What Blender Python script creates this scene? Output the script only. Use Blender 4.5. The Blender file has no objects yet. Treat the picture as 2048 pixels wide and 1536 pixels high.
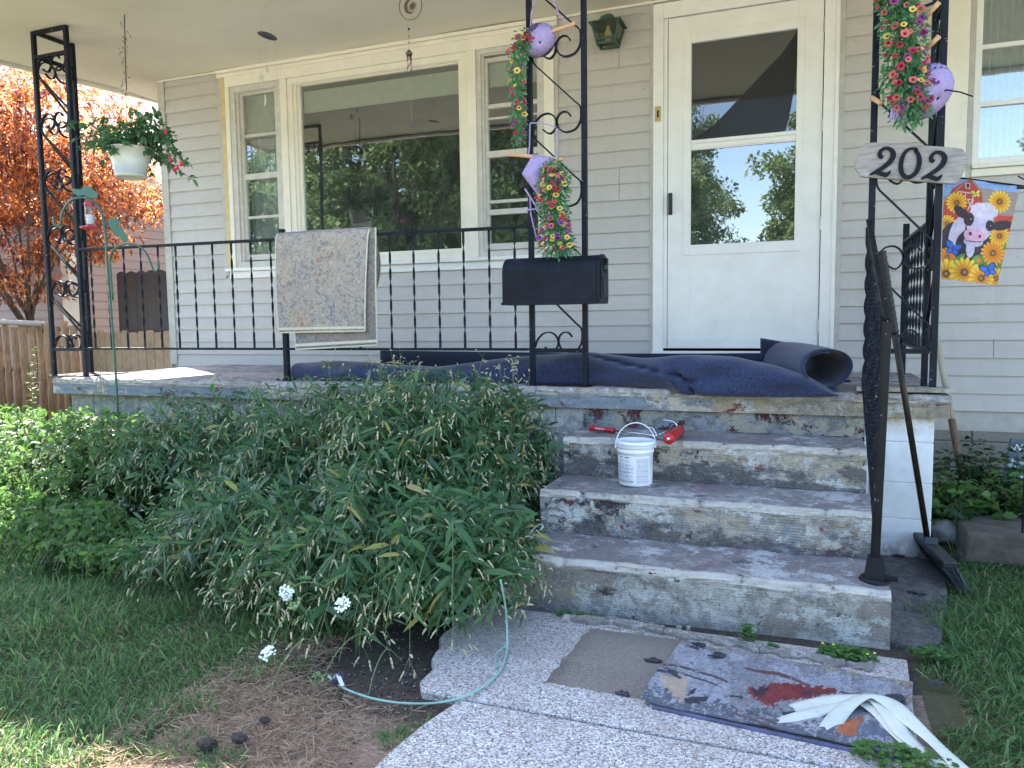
import bpy, math, random
import numpy as np
from mathutils import Vector, Matrix
PI = math.pi
scene = bpy.context.scene
COL = scene.collection
rng = np.random.default_rng(7)
random.seed(7)

# ------------------------------------------------------------------ camera
YAW, PITCH, ROLL, FPX = 0.369286180, 0.0833086165, -0.0130208395, 1538.0
CAMP = np.array([0.0, -5.138, 1.085])
_f = np.array([-math.sin(YAW)*math.cos(PITCH), math.cos(YAW)*math.cos(PITCH), -math.sin(PITCH)])
_r = np.cross(_f, [0, 0, 1.0]); _r /= np.linalg.norm(_r)
_u = np.cross(_r, _f)
_c, _s = math.cos(ROLL), math.sin(ROLL)
_r, _u = _c*_r+_s*_u, -_s*_r+_c*_u
cam_d = bpy.data.cameras.new('camera'); cam = bpy.data.objects.new('camera', cam_d); COL.objects.link(cam)
cam_d.sensor_width = 36.0; cam_d.lens = FPX/2048*36.0; cam_d.clip_start = 0.05; cam_d.clip_end = 500
M = Matrix(((_r[0], _u[0], -_f[0], CAMP[0]), (_r[1], _u[1], -_f[1], CAMP[1]), (_r[2], _u[2], -_f[2], CAMP[2]), (0, 0, 0, 1)))
cam.matrix_world = M
scene.camera = cam

# ------------------------------------------------------------------ light
world = bpy.data.worlds.new('World'); scene.world = world; world.use_nodes = True
wn = world.node_tree
bg = wn.nodes['Background']
sky = wn.nodes.new('ShaderNodeTexSky'); sky.sky_type = 'NISHITA'; sky.sun_disc = False
SUN = Vector((-0.567, 0.402, 0.719)).normalized()
sky.sun_elevation = math.asin(SUN.z); sky.sun_rotation = math.atan2(SUN.x, SUN.y)
sky.air_density = 1.0; sky.dust_density = 1.2; sky.ozone_density = 1.0
wn.links.new(sky.outputs[0], bg.inputs[0]); bg.inputs[1].default_value = 0.15
sl = bpy.data.lights.new('sun', 'SUN'); sl.energy = 5.0; sl.angle = math.radians(0.55); sl.color = (1.0, 0.93, 0.82)
so = bpy.data.objects.new('sun', sl); COL.objects.link(so)
so.rotation_euler = SUN.to_track_quat('Z', 'Y').to_euler(); so.location = (-8, 6, 12)
scene.view_settings.view_transform = 'Standard'; scene.view_settings.look = 'None'
scene.view_settings.exposure = 2.5; scene.view_settings.gamma = 1.0

# ------------------------------------------------------------------ measuring helpers (photo point -> place in the yard)
def ray(x, y): return _f+(x-1024)/FPX*_r-(y-768)/FPX*_u
def hY(x, y, Y): d = ray(x, y); return CAMP+d*((Y-CAMP[1])/d[1])
def hZ(x, y, Z): d = ray(x, y); return CAMP+d*((Z-CAMP[2])/d[2])
def hX(x, y, X): d = ray(x, y); return CAMP+d*((X-CAMP[0])/d[0])

# ------------------------------------------------------------------ mesh helpers
def V(*a): return np.array(a, float)
def link(o): COL.objects.link(o); return o
ORG = {}
class MB:
    """collects shapes; build() links them as one mesh object"""
    def __init__(s): s.v = []; s.f = []; s.m = []; s.n = 0
    def add(s, verts, faces, mi=0):
        verts = np.asarray(verts, float).reshape(-1, 3)
        s.v.append(verts)
        for f in faces: s.f.append([i+s.n for i in f]); s.m.append(mi)
        s.n += len(verts); return s
    def box(s, a, b, mi=0):
        (x0, y0, z0), (x1, y1, z1) = a, b
        x0, x1 = min(x0, x1), max(x0, x1); y0, y1 = min(y0, y1), max(y0, y1); z0, z1 = min(z0, z1), max(z0, z1)
        vs = [(x0,y0,z0),(x1,y0,z0),(x1,y1,z0),(x0,y1,z0),(x0,y0,z1),(x1,y0,z1),(x1,y1,z1),(x0,y1,z1)]
        return s.add(vs, [(3,2,1,0),(4,5,6,7),(0,1,5,4),(1,2,6,5),(2,3,7,6),(3,0,4,7)], mi)
    def bar(s, p, q, w, h, up=(0,0,1), mi=0, w2=None, h2=None):
        p, q = V(*p), V(*q); d = q-p; d /= np.linalg.norm(d)
        a = np.cross(d, V(*up)); n = np.linalg.norm(a)
        if n < 1e-6: a = np.cross(d, V(0,1,0)); n = np.linalg.norm(a)
        a /= n; b = np.cross(a, d)
        w2 = w if w2 is None else w2; h2 = h if h2 is None else h2
        vs = []
        for c, ww, hh in ((p, w, h), (q, w2, h2)):
            for i, j in ((-1,-1),(1,-1),(1,1),(-1,1)): vs.append(c+a*i*ww/2+b*j*hh/2)
        return s.add(vs, [(0,1,2,3),(7,6,5,4),(4,5,1,0),(5,6,2,1),(6,7,3,2),(7,4,0,3)], mi)
    def tube(s, pts, rad, seg=8, mi=0, cap=True, sx=1.0):
        pts = [V(*p) for p in pts]; n = len(pts)
        if not hasattr(rad, '__len__'): rad = [rad]*n
        prev = None; rings = []
        for i in range(n):
            t = pts[min(i+1, n-1)]-pts[max(i-1, 0)]; t = t/(np.linalg.norm(t)+1e-12)
            if prev is None:
                a = np.cross(t, V(0,0,1)); 
                if np.linalg.norm(a) < 1e-3: a = np.cross(t, V(1,0,0))
            else: a = prev-t*np.dot(prev, t)
            a = a/(np.linalg.norm(a)+1e-12); b = np.cross(t, a); prev = a
            rings.append([pts[i]+rad[i]*(a*math.cos(2*PI*k/seg)+b*math.sin(2*PI*k/seg)*sx) for k in range(seg)])
        fs = []
        for i in range(n-1):
            for k in range(seg): fs.append((i*seg+k, i*seg+(k+1) % seg, (i+1)*seg+(k+1) % seg, (i+1)*seg+k))
        if cap: fs.append(tuple(range(seg))[::-1]); fs.append(tuple((n-1)*seg+k for k in range(seg)))
        return s.add([p for r in rings for p in r], fs, mi)
    def strap(s, pts, w, t, side, mi=0):
        """flat strap swept along pts, width w along 'side', thickness t"""
        side = V(*side); pts = [V(*p) for p in pts]; n = len(pts); vs = []
        for i in range(n):
            d = pts[min(i+1, n-1)]-pts[max(i-1, 0)]; d = d/(np.linalg.norm(d)+1e-12)
            nn = np.cross(d, side); nn /= np.linalg.norm(nn)+1e-12
            for a, b in ((-1,-1),(1,-1),(1,1),(-1,1)): vs.append(pts[i]+side*a*w/2+nn*b*t/2)
        fs = []
        for i in range(n-1):
            for k in range(4): fs.append((i*4+k, i*4+(k+1) % 4, (i+1)*4+(k+1) % 4, (i+1)*4+k))
        fs += [(3,2,1,0), tuple((n-1)*4+k for k in range(4))]
        return s.add(vs, fs, mi)
    def lathe(s, c, prof, seg=24, mi=0, axis=(0,0,1), close=True):
        ax = V(*axis); ax /= np.linalg.norm(ax)
        a = np.cross(ax, V(0,1,0)); 
        if np.linalg.norm(a) < 1e-3: a = np.cross(ax, V(1,0,0))
        a /= np.linalg.norm(a); b = np.cross(ax, a); c = V(*c)
        vs = []
        for r, h in prof:
            for k in range(seg):
                t = 2*PI*k/seg; vs.append(c+ax*h+r*(a*math.cos(t)+b*math.sin(t)))
        fs = []
        for i in range(len(prof)-1):
            for k in range(seg): fs.append((i*seg+k, i*seg+(k+1) % seg, (i+1)*seg+(k+1) % seg, (i+1)*seg+k))
        if close:
            if prof[0][0] > 1e-4: fs.append(tuple(range(seg))[::-1])
            if prof[-1][0] > 1e-4: fs.append(tuple((len(prof)-1)*seg+k for k in range(seg)))
        return s.add(vs, fs, mi)
    def prism(s, poly, d, mi=0):
        """poly: list of 3-D points (planar), extruded by vector d"""
        poly = [V(*p) for p in poly]; d = V(*d); n = len(poly)
        vs = poly+[p+d for p in poly]
        fs = [tuple(range(n)), tuple(range(2*n-1, n-1, -1))]
        for i in range(n): j = (i+1) % n; fs.append((j, i, i+n, j+n))
        return s.add(vs, fs, mi)
    def grid(s, G, mi=0, closeu=False):
        G = np.asarray(G, float); a, b = G.shape[:2]; fs = []
        for i in range(a-1):
            for j in range(b-1): fs.append((i*b+j, i*b+j+1, (i+1)*b+j+1, (i+1)*b+j))
            if closeu: fs.append((i*b+b-1, i*b, (i+1)*b, (i+1)*b+b-1))
        return s.add(G.reshape(-1, 3), fs, mi)
    def build(s, name, mat, parent=None, smooth=False, bevel=0, solid=0, seg=2, angle=None, sub=0):
        me = bpy.data.meshes.new(name); vs = np.concatenate(s.v)
        org = ORG.get(parent.name, np.zeros(3)) if parent is not None else np.zeros(3)
        vs = vs-org
        me.from_pydata(vs.tolist(), [], s.f)
        for m in (mat if isinstance(mat, (list, tuple)) else [mat]): me.materials.append(m)
        me.polygons.foreach_set('material_index', s.m)
        if smooth: me.polygons.foreach_set('use_smooth', [True]*len(s.f))
        me.update()
        o = link(bpy.data.objects.new(name, me))
        if parent is not None: o.parent = parent
        ORG[o.name] = org
        if solid: m = o.modifiers.new('solid', 'SOLIDIFY'); m.thickness = solid; m.offset = 0
        if bevel:
            m = o.modifiers.new('bevel', 'BEVEL'); m.width = bevel; m.segments = seg; m.limit_method = 'ANGLE'; m.angle_limit = math.radians(40)
            if not smooth: m.harden_normals = False
        if sub: m = o.modifiers.new('sub', 'SUBSURF'); m.levels = sub; m.render_levels = sub
        return o
def fast(name, verts, tris, mats, midx=None, attrs=None, parent=None, smooth=False, k=3):
    """numpy mesh: verts (n,3), tris (m,k)"""
    me = bpy.data.meshes.new(name); n = len(verts); m = len(tris)
    org = ORG.get(parent.name, np.zeros(3)) if parent is not None else np.zeros(3)
    verts = np.asarray(verts, np.float32)-org.astype(np.float32)
    me.vertices.add(n); me.vertices.foreach_set('co', verts.astype(np.float32).ravel())
    me.loops.add(m*k); me.loops.foreach_set('vertex_index', np.asarray(tris, np.int32).ravel())
    me.polygons.add(m); me.polygons.foreach_set('loop_start', np.arange(0, m*k, k, dtype=np.int32))
    for mt in mats: me.materials.append(mt)
    if midx is not None: me.polygons.foreach_set('material_index', np.asarray(midx, np.int32))
    if smooth: me.polygons.foreach_set('use_smooth', np.ones(m, bool))
    for an, (typ, val) in (attrs or {}).items():
        a = me.attributes.new(an, typ, 'POINT')
        a.data.foreach_set('color' if typ == 'FLOAT_COLOR' else 'value', np.asarray(val, np.float32).ravel())
    me.update(calc_edges=True)
    o = link(bpy.data.objects.new(name, me))
    if parent is not None: o.parent = parent
    ORG[o.name] = org
    return o
def tag(o, label=None, cat=None, group=None, kind=None):
    if label: o['label'] = label
    if cat: o['category'] = cat
    if group: o['group'] = group
    if kind: o['kind'] = kind
    return o
def thing(name, label, cat, loc=(0,0,0), group=None):
    o = link(bpy.data.objects.new(name, None)); o.location = tuple(float(a) for a in loc); o.empty_display_size = 0.1
    ORG[o.name] = V(*loc)
    return tag(o, label, cat, group)

# ------------------------------------------------------------------ material helpers
class NT:
    def __init__(s, name):
        s.m = bpy.data.materials.new(name); s.m.use_nodes = True; s.t = s.m.node_tree; s.N = s.t.nodes; s.L = s.t.links
        s.p = s.N['Principled BSDF']; s.o = s.N['Material Output']
        s.tc = s.N.new('ShaderNodeTexCoord')
        s.co = s.tc.outputs['Object']
    def node(s, typ, **kw):
        n = s.N.new(typ)
        for k, v in kw.items(): setattr(n, k, v)
        return n
    def put(s, sock, v):
        if hasattr(v, 'links') or isinstance(v, bpy.types.NodeSocket): s.L.new(v, sock)
        else:
            if isinstance(v, (tuple, list)) and len(v) == 3 and sock.type == 'RGBA': v = (*v, 1)
            sock.default_value = v
    def mapping(s, scale=(1,1,1), loc=(0,0,0), rot=(0,0,0), co=None):
        n = s.node('ShaderNodeMapping'); s.L.new(co or s.co, n.inputs[0]); n.inputs['Scale'].default_value = scale
        n.inputs['Location'].default_value = loc; n.inputs['Rotation'].default_value = rot; return n.outputs[0]
    def noise(s, scale, detail=4, rough=.55, co=None, dist=0, col=False):
        n = s.node('ShaderNodeTexNoise'); s.L.new(co or s.co, n.inputs['Vector']); n.inputs['Scale'].default_value = scale
        n.inputs['Detail'].default_value = detail; n.inputs['Roughness'].default_value = rough; n.inputs['Distortion'].default_value = dist
        return n.outputs['Color' if col else 'Fac']
    def voro(s, scale, co=None, feat='F1', out='Distance', rnd=1):
        n = s.node('ShaderNodeTexVoronoi', feature=feat); s.L.new(co or s.co, n.inputs['Vector']); n.inputs['Scale'].default_value = scale
        n.inputs['Randomness'].default_value = rnd
        return n.outputs[out]
    def ramp(s, fac, stops, interp='LINEAR'):
        n = s.node('ShaderNodeValToRGB'); s.L.new(fac, n.inputs[0]); e = n.color_ramp.elements; n.color_ramp.interpolation = interp
        while len(e) < len(stops): e.new(0.5)
        for el, (p, c) in zip(e, stops): el.position = p; el.color = (c, c, c, 1) if isinstance(c, (int, float)) else (*c, 1)
        return n.outputs[0]
    def mix(s, fac, a, b, mode='MIX'):
        n = s.node('ShaderNodeMix', data_type='RGBA', blend_type=mode); s.put(n.inputs[0], fac); s.put(n.inputs[6], a); s.put(n.inputs[7], b)
        return n.outputs[2]
    def math(s, op, a, b=0.0, c=0.0, clamp=False):
        n = s.node('ShaderNodeMath', operation=op, use_clamp=clamp); s.put(n.inputs[0], a); s.put(n.inputs[1], b)
        if op in ('MULTIPLY_ADD', 'COMPARE', 'SMOOTH_MIN'): s.put(n.inputs[2], c)
        return n.outputs[0]
    def attr(s, name, out='Fac'):
        n = s.node('ShaderNodeAttribute', attribute_name=name); return n.outputs[out]
    def rand(s):
        return s.node('ShaderNodeObjectInfo').outputs['Random']
    def sep(s, co=None):
        n = s.node('ShaderNodeSeparateXYZ'); s.L.new(co or s.co, n.inputs[0]); return n.outputs
    def bump(s, h, strength=.3, dist=.005):
        n = s.node('ShaderNodeBump'); s.L.new(h, n.inputs['Height']); n.inputs['Strength'].default_value = strength; n.inputs['Distance'].default_value = dist
        s.L.new(n.outputs[0], s.p.inputs['Normal']); return n
    def set(s, col=None, rough=None, metal=None, spec=None):
        if col is not None: s.put(s.p.inputs['Base Color'], col)
        if rough is not None: s.put(s.p.inputs['Roughness'], rough)
        if metal is not None: s.put(s.p.inputs['Metallic'], metal)
        if spec is not None: s.put(s.p.inputs['Specular IOR Level'], spec)
        return s
def plain(name, col, rough=.6, metal=0, spec=.5, var=.12, scale=18, bump=0, speck=0, speckcol=(.02,.02,.02)):
    t = NT(name); n = t.noise(scale, 5, .6)
    c = t.mix(t.ramp(n, [(.3, 0), (.7, 1)]), tuple(a*(1-var) for a in col), tuple(min(1, a*(1+var)) for a in col))
    if speck:
        k = t.ramp(t.noise(90, 2, .5), [(.66, 0), (.70, 1)]); k2 = t.math('MULTIPLY', k, speck)
        c = t.mix(k2, c, speckcol)
    t.set(c, rough, metal, spec)
    if bump: t.bump(t.noise(scale*6, 4), bump, .003)
    return t.m
def leafmat(name, c1, c2, rough=.5, trans=.35, tcol=None, spec=.35, yellow=0):
    """leaf with per-leaf colour variation (attribute rnd) and light passing through"""
    t = NT(name); a = t.attr('rnd'); c = t.mix(a, c1, c2)
    n = t.noise(60, 2); c = t.mix(t.math('MULTIPLY', n, .35), c, tuple(x*.6 for x in c1))
    if yellow: c = t.mix(t.math('GREATER_THAN', a, yellow), c, (.30, .26, .07))
    t.set(c, rough, 0, spec)
    tr = t.node('ShaderNodeBsdfTranslucent')
    tc = t.mix(a, tuple(min(1, x*1.6) for x in (tcol or c1)), tuple(min(1, x*1.6) for x in (tcol or c2)))
    t.L.new(tc, tr.inputs[0])
    m = t.node('ShaderNodeMixShader'); m.inputs[0].default_value = trans
    t.L.new(t.p.outputs[0], m.inputs[1]); t.L.new(tr.outputs[0], m.inputs[2]); t.L.new(m.outputs[0], t.o.inputs[0])
    return t.m
# ================================================================== materials
def trim_mat(name, col, dirt=.35):
    t = NT(name); n = t.noise(6, 6, .65)
    c = t.mix(t.ramp(n, [(.35, 0), (.75, 1)]), col, tuple(a*.88 for a in col))
    g = t.ramp(t.noise(45, 3, .6), [(.62, 0), (.72, 1)])
    c = t.mix(t.math('MULTIPLY', g, dirt*.4), c, (.25, .21, .15))
    f = t.ramp(t.voro(24, rnd=1), [(.03, 1), (.045, 0)])
    c = t.mix(t.math('MULTIPLY', f, dirt), c, (.06, .05, .045))
    t.set(c, .45, 0, .4); t.bump(t.noise(120, 3), .12, .002); return t.m
def siding_mat(name, col):
    t = NT(name); r = t.rand()
    c = t.mix(r, tuple(a*.955 for a in col), tuple(a*1.03 for a in col))
    mp = t.mapping((1.2, 8, 8)); n = t.noise(5, 6, .6, co=mp)
    c = t.mix(t.math('MULTIPLY', t.ramp(n, [(.4, 0), (.8, 1)]), .3), c, tuple(a*.72 for a in col))
    v = t.node('ShaderNodeTexVoronoi'); t.L.new(t.co, v.inputs['Vector']); v.inputs['Scale'].default_value = 7
    f = t.ramp(v.outputs['Distance'], [(.02, 1), (.035, 0)])
    c = t.mix(t.math('MULTIPLY', f, .7), c, (.08, .07, .06))
    f2 = t.ramp(t.noise(38, 3, .6), [(.68, 0), (.74, 1)]); c = t.mix(t.math('MULTIPLY', f2, .35), c, (.2, .17, .13))
    sk = t.noise(14, 5, .7, co=t.mapping((1, 1, .09))); c = t.mix(t.math('MULTIPLY', t.ramp(sk, [(.5, 0), (.75, 1)]), .22), c, tuple(a*.62 for a in col))
    t.set(c, .5, 0, .35); t.bump(t.noise(90, 4, .6, co=t.mapping((.25, 1, 1))), .15, .002); return t.m
m_siding = siding_mat('painted_siding', (.52, .492, .465))
m_sidech = plain('siding_channel', (.46, .44, .40), .5)
m_trim = trim_mat('cream_trim', (.82, .775, .68))
m_white = trim_mat('white_paint', (.80, .80, .78), .3)
m_door = trim_mat('door_paint', (.84, .83, .80), .25)
m_yellow = plain('yellow_edge', (.62, .47, .20), .6)
m_sash = plain('sash_grey', (.56, .54, .50), .5)
m_gap = plain('dark_gap', (.03, .03, .03), .8)
def ceiling_mat():
    t = NT('ceiling_paint'); n = t.noise(1.6, 5, .6)
    c = t.mix(t.ramp(n, [(.3, 0), (.7, 1)]), (.84, .79, .68), (.76, .71, .61))
    f = t.ramp(t.noise(16, 5, .7, co=t.mapping((1, 2, 1))), [(.70, 0), (.78, 1)]); c = t.mix(t.math('MULTIPLY', f, .5), c, (.36, .30, .22))
    v = t.ramp(t.voro(9), [(.02, 1), (.03, 0)]); c = t.mix(t.math('MULTIPLY', v, .6), c, (.15, .12, .1))
    t.set(c, .6, 0, .3); t.bump(t.noise(30, 5), .12, .004); return t.m
m_ceil = ceiling_mat()
def glass_mat(name, ior=2.3, tint=(.75, .8, .8), wave=.02, dust_veil=.035):
    t = NT(name); N = t.N; N.remove(t.p)
    gi = t.node('ShaderNodeNewGeometry'); t.fk = t.node('ShaderNodeMath', operation='MULTIPLY'); inv = t.math('SUBTRACT', 1.0, gi.outputs['Backfacing']); t.L.new(inv, t.fk.inputs[1]); fr = t.node('ShaderNodeFresnel'); fr.inputs['IOR'].default_value = ior
    g = t.node('ShaderNodeBsdfGlossy'); g.inputs['Roughness'].default_value = .004; g.inputs['Color'].default_value = (.95, .97, 1, 1)
    b = t.node('ShaderNodeBump'); b.inputs['Strength'].default_value = wave; b.inputs['Distance'].default_value = .02
    t.L.new(t.noise(2.5, 2), b.inputs['Height']); t.L.new(b.outputs[0], g.inputs['Normal'])
    tr = t.node('ShaderNodeBsdfTransparent'); tr.inputs[0].default_value = (*tint, 1)
    dfs = t.node('ShaderNodeBsdfDiffuse'); dfs.inputs[0].default_value = (.6, .62, .6, 1); dm = t.node('ShaderNodeMixShader'); t.L.new(t.math('MULTIPLY_ADD', t.ramp(t.noise(5, 6, .7), [(.35, 0), (.75, 1)]), .05, dust_veil), dm.inputs[0]); t.L.new(tr.outputs[0], dm.inputs[1]); t.L.new(dfs.outputs[0], dm.inputs[2]); tr = dm  # pale film: dust on the glass and a veil brightening dark panes
    mx = t.node('ShaderNodeMixShader'); t.L.new(fr.outputs[0], mx.inputs[0]); t.L.new(tr.outputs[0], mx.inputs[1]); t.L.new(g.outputs[0], mx.inputs[2])
    t.L.new(mx.outputs[0], t.o.inputs[0]); t.L.new(fr.outputs[0], t.fk.inputs[0]); t.L.new(t.fk.outputs[0], mx.inputs[0]); return t.m
m_glass = glass_mat('window_glass', 2.9, wave=.05, dust_veil=.018)
m_interior = plain('dark_room', (.035, .033, .03), .9)  # near-black walls stand in for the shade inside the rooms
m_shade = plain('roller_shade', (.78, .74, .56), .8)
m_curtain = plain('lace_curtain', (.75, .75, .74), .8)
def iron_mat(name, col=(.007, .009, .014), rough=.38, chips=.6):
    t = NT(name)
    c = t.mix(t.ramp(t.noise(7, 5, .7), [(.35, 0), (.7, 1)]), col, tuple(a*2.1 for a in col))
    f = t.ramp(t.noise(55, 3, .6), [(.68, 0), (.71, 1)]); c = t.mix(t.math('MULTIPLY', f, chips), c, (.45, .44, .42))
    f = t.ramp(t.noise(22, 5, .6), [(.66, 0), (.74, 1)]); c = t.mix(t.math('MULTIPLY', f, .6), c, (.04, .022, .014))
    t.set(c, rough+.08, 0, .16); t.bump(t.noise(140, 3), .25, .002); return t.m
m_iron = iron_mat('black_iron_paint')
m_iron_worn = iron_mat('worn_brown_black_iron', (.008, .0075, .008), .4, .7)
m_fence_iron = m_iron
def peel_mat(name, base, layers, sc=1.0, ribs=0.0, top=False, off=0.0, nose=None, grime=None):
    """old concrete with peeled layers of paint; layers: (colour, scale, threshold, sharpness); nose=(z of arris, y of arris)"""
    t = NT(name); co = t.mapping((1, 1, 1), (off, off*.7, off*1.3))
    wob = t.noise(11*sc, 5, .7, co=co, col=True)
    mixv = t.node('ShaderNodeMix', data_type='VECTOR'); mixv.inputs[0].default_value = .10
    t.L.new(co, mixv.inputs[4]); t.L.new(wob, mixv.inputs[5]); cw = mixv.outputs[1]
    fine = t.noise(85*sc, 6, .75, co=co); mid = t.noise(24*sc, 5, .7, co=cw)
    c = t.mix(t.ramp(fine, [(.3, 0), (.7, 1)]), tuple(a*.62 for a in base), tuple(min(1, a*1.3) for a in base))
    c = t.mix(t.ramp(mid, [(.44, 0), (.56, 1)]), c, tuple(a*.58 for a in base))
    hs = None
    for i, (col, s_, th, sh) in enumerate(layers):
        mp = t.mapping((1, 1, 1.5), (i*3.7+off, i*1.9, i*5.1), co=cw)
        n = t.noise(s_*sc, 8, .74, co=mp)
        f = t.ramp(n, [(th, 0), (th+sh*.6, 1)])
        f = t.math('MULTIPLY', f, t.ramp(t.noise(55*sc, 4, .75, co=t.mapping((1, 1, 1), (i*2.2, i, 3))), [(.34, .25), (.46, 1)]))
        cc = t.mix(fine, tuple(a*.68 for a in col), tuple(min(1, a*1.3) for a in col))
        c = t.mix(f, c, cc)
        if i == 0: hs = f
    x, y, z = t.sep()
    if grime:   # dark staining low on the riser
        gz_ = t.math('MULTIPLY', t.math('SUBTRACT', grime+.055, z), 1/.07); gz_ = t.math('ADD', gz_, t.math('MULTIPLY', t.math('SUBTRACT', t.noise(5, 5, .7, co=t.mapping((1, 1, 2), (off, 3, 1))), .44), 9))
        c = t.mix(t.math('MULTIPLY', t.ramp(gz_, [(.1, 0), (1, 1)]), .85), c, t.mix(fine, (.03, .03, .035), (.13, .12, .12)))
    f = t.ramp(t.noise(170*sc, 3, .7, co=co), [(.60, 0), (.68, 1)]); c = t.mix(t.math('MULTIPLY', f, .65), c, (.035, .03, .033))
    f = t.ramp(t.noise(130*sc, 3, .7, co=t.mapping((1, 1, 1), (9, 2, 4))), [(.61, 0), (.69, 1)]); c = t.mix(t.math('MULTIPLY', f, .5), c, (.66, .66, .68))
    h = t.math('ADD', t.math('MULTIPLY', fine, .6), t.math('MULTIPLY', hs, .35))
    if ribs:
        w = t.node('ShaderNodeTexWave', bands_direction='Z'); t.L.new(co, w.inputs[0]); w.inputs['Scale'].default_value = 30; w.inputs['Distortion'].default_value = 1.1
        w.inputs['Detail'].default_value = 3; w.inputs['Detail Scale'].default_value = 1.5; rm = t.math('MULTIPLY', w.outputs['Fac'], t.ramp(mid, [(.35, 0), (.55, 1)]))
        h = t.math('ADD', h, t.math('MULTIPLY', rm, ribs))
        c = t.mix(t.math('MULTIPLY', rm, .10), c, tuple(a*.45 for a in base))
    if nose:
        wv = t.math('MULTIPLY', t.math('SUBTRACT', mid, .5), .05)
        a_ = t.ramp(t.math('MULTIPLY', t.math('ADD', t.math('SUBTRACT', z, nose[0]-.030), wv), 60), [(0, 0), (.6, 1)])
        b_ = t.ramp(t.math('MULTIPLY', t.math('SUBTRACT', t.math('ADD', nose[1]+.034, wv), y), 60), [(0, 0), (.6, 1)])
        nf = t.math('MULTIPLY', t.math('MULTIPLY', a_, b_), t.ramp(t.noise(14, 6, .75, co=co), [(.36, .15), (.48, 1)]))
        c = t.mix(nf, c, t.mix(fine, (.38, .35, .30), (.60, .565, .50)))
        rd = t.math('MULTIPLY', t.math('MULTIPLY', a_, b_), t.ramp(t.noise(17, 5, .75, co=t.mapping((1, 1, 2), (off+4, 1, 2))), [(.62, 0), (.66, 1)])); c = t.mix(rd, c, (.12, .03, .03))
    t.set(c, .8, 0, .3); t.bump(h, .8, .006); return t.m
LAY_R = [((.40, .35, .27), 4.5, .51, .05), ((.20, .23, .25), 5.2, .53, .04), ((.54, .55, .52), 10, .525, .03), ((.40, .27, .13), 9, .63, .03), ((.035, .035, .042), 5.0, .565, .05), ((.17, .03, .03), 8.5, .60, .012)]
m_riser = [peel_mat('peeling_riser_%d' % i, (.42, .41, .38), LAY_R, 1, .30, off=o, nose=(z, y), grime=gz_) for i, (o, z, y, gz_) in enumerate(((0, .366, -2.112, .19), (7, .544, -1.775, .366)))]
m_riser_low = peel_mat('weathered_riser', (.40, .39, .36), [((.23, .20, .175), 2.2, .50, .07), ((.46, .47, .45), 6, .53, .04), ((.44, .35, .21), 5, .60, .04), ((.06, .055, .055), 13, .60, .04), ((.13, .035, .035), 11, .65, .015)], 1, .15, off=5, nose=(.19, -2.452), grime=.0)
TL_ = [((.20, .175, .17), 3.2, .46, .09), ((.45, .44, .43), 6, .55, .04), ((.25, .15, .16), 4.5, .58, .05), ((.07, .065, .07), 7, .60, .05), ((.17, .05, .045), 13, .66, .02)]
m_tread = peel_mat('worn_tread', (.33, .31, .295), TL_, 1, 0, off=2)
m_treads = [peel_mat('worn_tread_%d' % i, (.33, .31, .295), TL_, 1, 0, off=2+i, nose=(z, y)) for i, (z, y) in enumerate(((.190, -2.452), (.366, -2.112), (.544, -1.775)))]
m_nosing = peel_mat('worn_nosing', (.50, .47, .42), [((.40, .35, .28), 8, .50, .05), ((.28, .28, .30), 9, .55, .04), ((.13, .035, .035), 14, .64, .02)], 1, 0, off=8)
m_slabface = peel_mat('slab_edge_paint', (.30, .31, .31), [((.19, .22, .25), 1.6, .42, .02), ((.46, .40, .30), 3.4, .55, .02), ((.50, .44, .38), 6.5, .58, .02), ((.15, .025, .028), 5.2, .585, .012), ((.05, .05, .055), 8, .60, .03)], 1, 0, off=3)
m_slabdirt = peel_mat('slab_edge_dirty', (.36, .33, .27), [((.34, .29, .20), 4, .46, .05), ((.48, .47, .43), 7, .55, .04), ((.09, .075, .06), 6, .59, .05), ((.15, .025, .028), 7, .60, .012)], 1, .2, off=11)
m_redface = peel_mat('red_grey_face', (.25, .26, .27), [((.33, .31, .24), 4.5, .50, .03), ((.20, .235, .26), 5, .52, .03), ((.085, .022, .025), 7.5, .54, .03), ((.06, .06, .06), 7, .60, .03), ((.62, .62, .62), 16, .68, .02)], 1, .2, off=4)
m_slabtop = peel_mat('slab_top_paint', (.32, .30, .31), [((.42, .38, .36), 2.5, .5, .05), ((.22, .20, .22), 5, .56, .05), ((.55, .54, .52), 9, .63, .04)], 1, 0, off=13)
m_block_grey = peel_mat('grey_painted_block', (.38, .38, .36), [((.33, .33, .32), 2, .5, .1), ((.44, .43, .40), 8, .6, .05)], 1, 0, off=1)
def whiteblock():
    t = NT('white_painted_block'); n = t.noise(25, 5, .7)
    c = t.mix(t.ramp(n, [(.3, 0), (.7, 1)]), (.70, .71, .72), (.80, .81, .82))
    z = t.sep()[2]
    lo = t.math('MULTIPLY', t.ramp(z, [(.02, 1), (.13, 0)]), t.ramp(t.noise(14, 5, .7), [(.35, 0), (.6, 1)])); c = t.mix(lo, c, (.12, .10, .09))
    hi = t.math('MULTIPLY', t.ramp(z, [(.55, 0), (.635, 1)]), t.ramp(t.noise(11, 5, .7), [(.38, 0), (.62, 1)])); c = t.mix(hi, c, (.33, .25, .10))
    sp = t.ramp(t.voro(40), [(.03, 1), (.05, 0)]); c = t.mix(t.math('MULTIPLY', sp, .5), c, (.1, .09, .08))
    t.set(c, .6); t.bump(n, .5, .004); return t.m
m_wblock = whiteblock()
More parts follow.
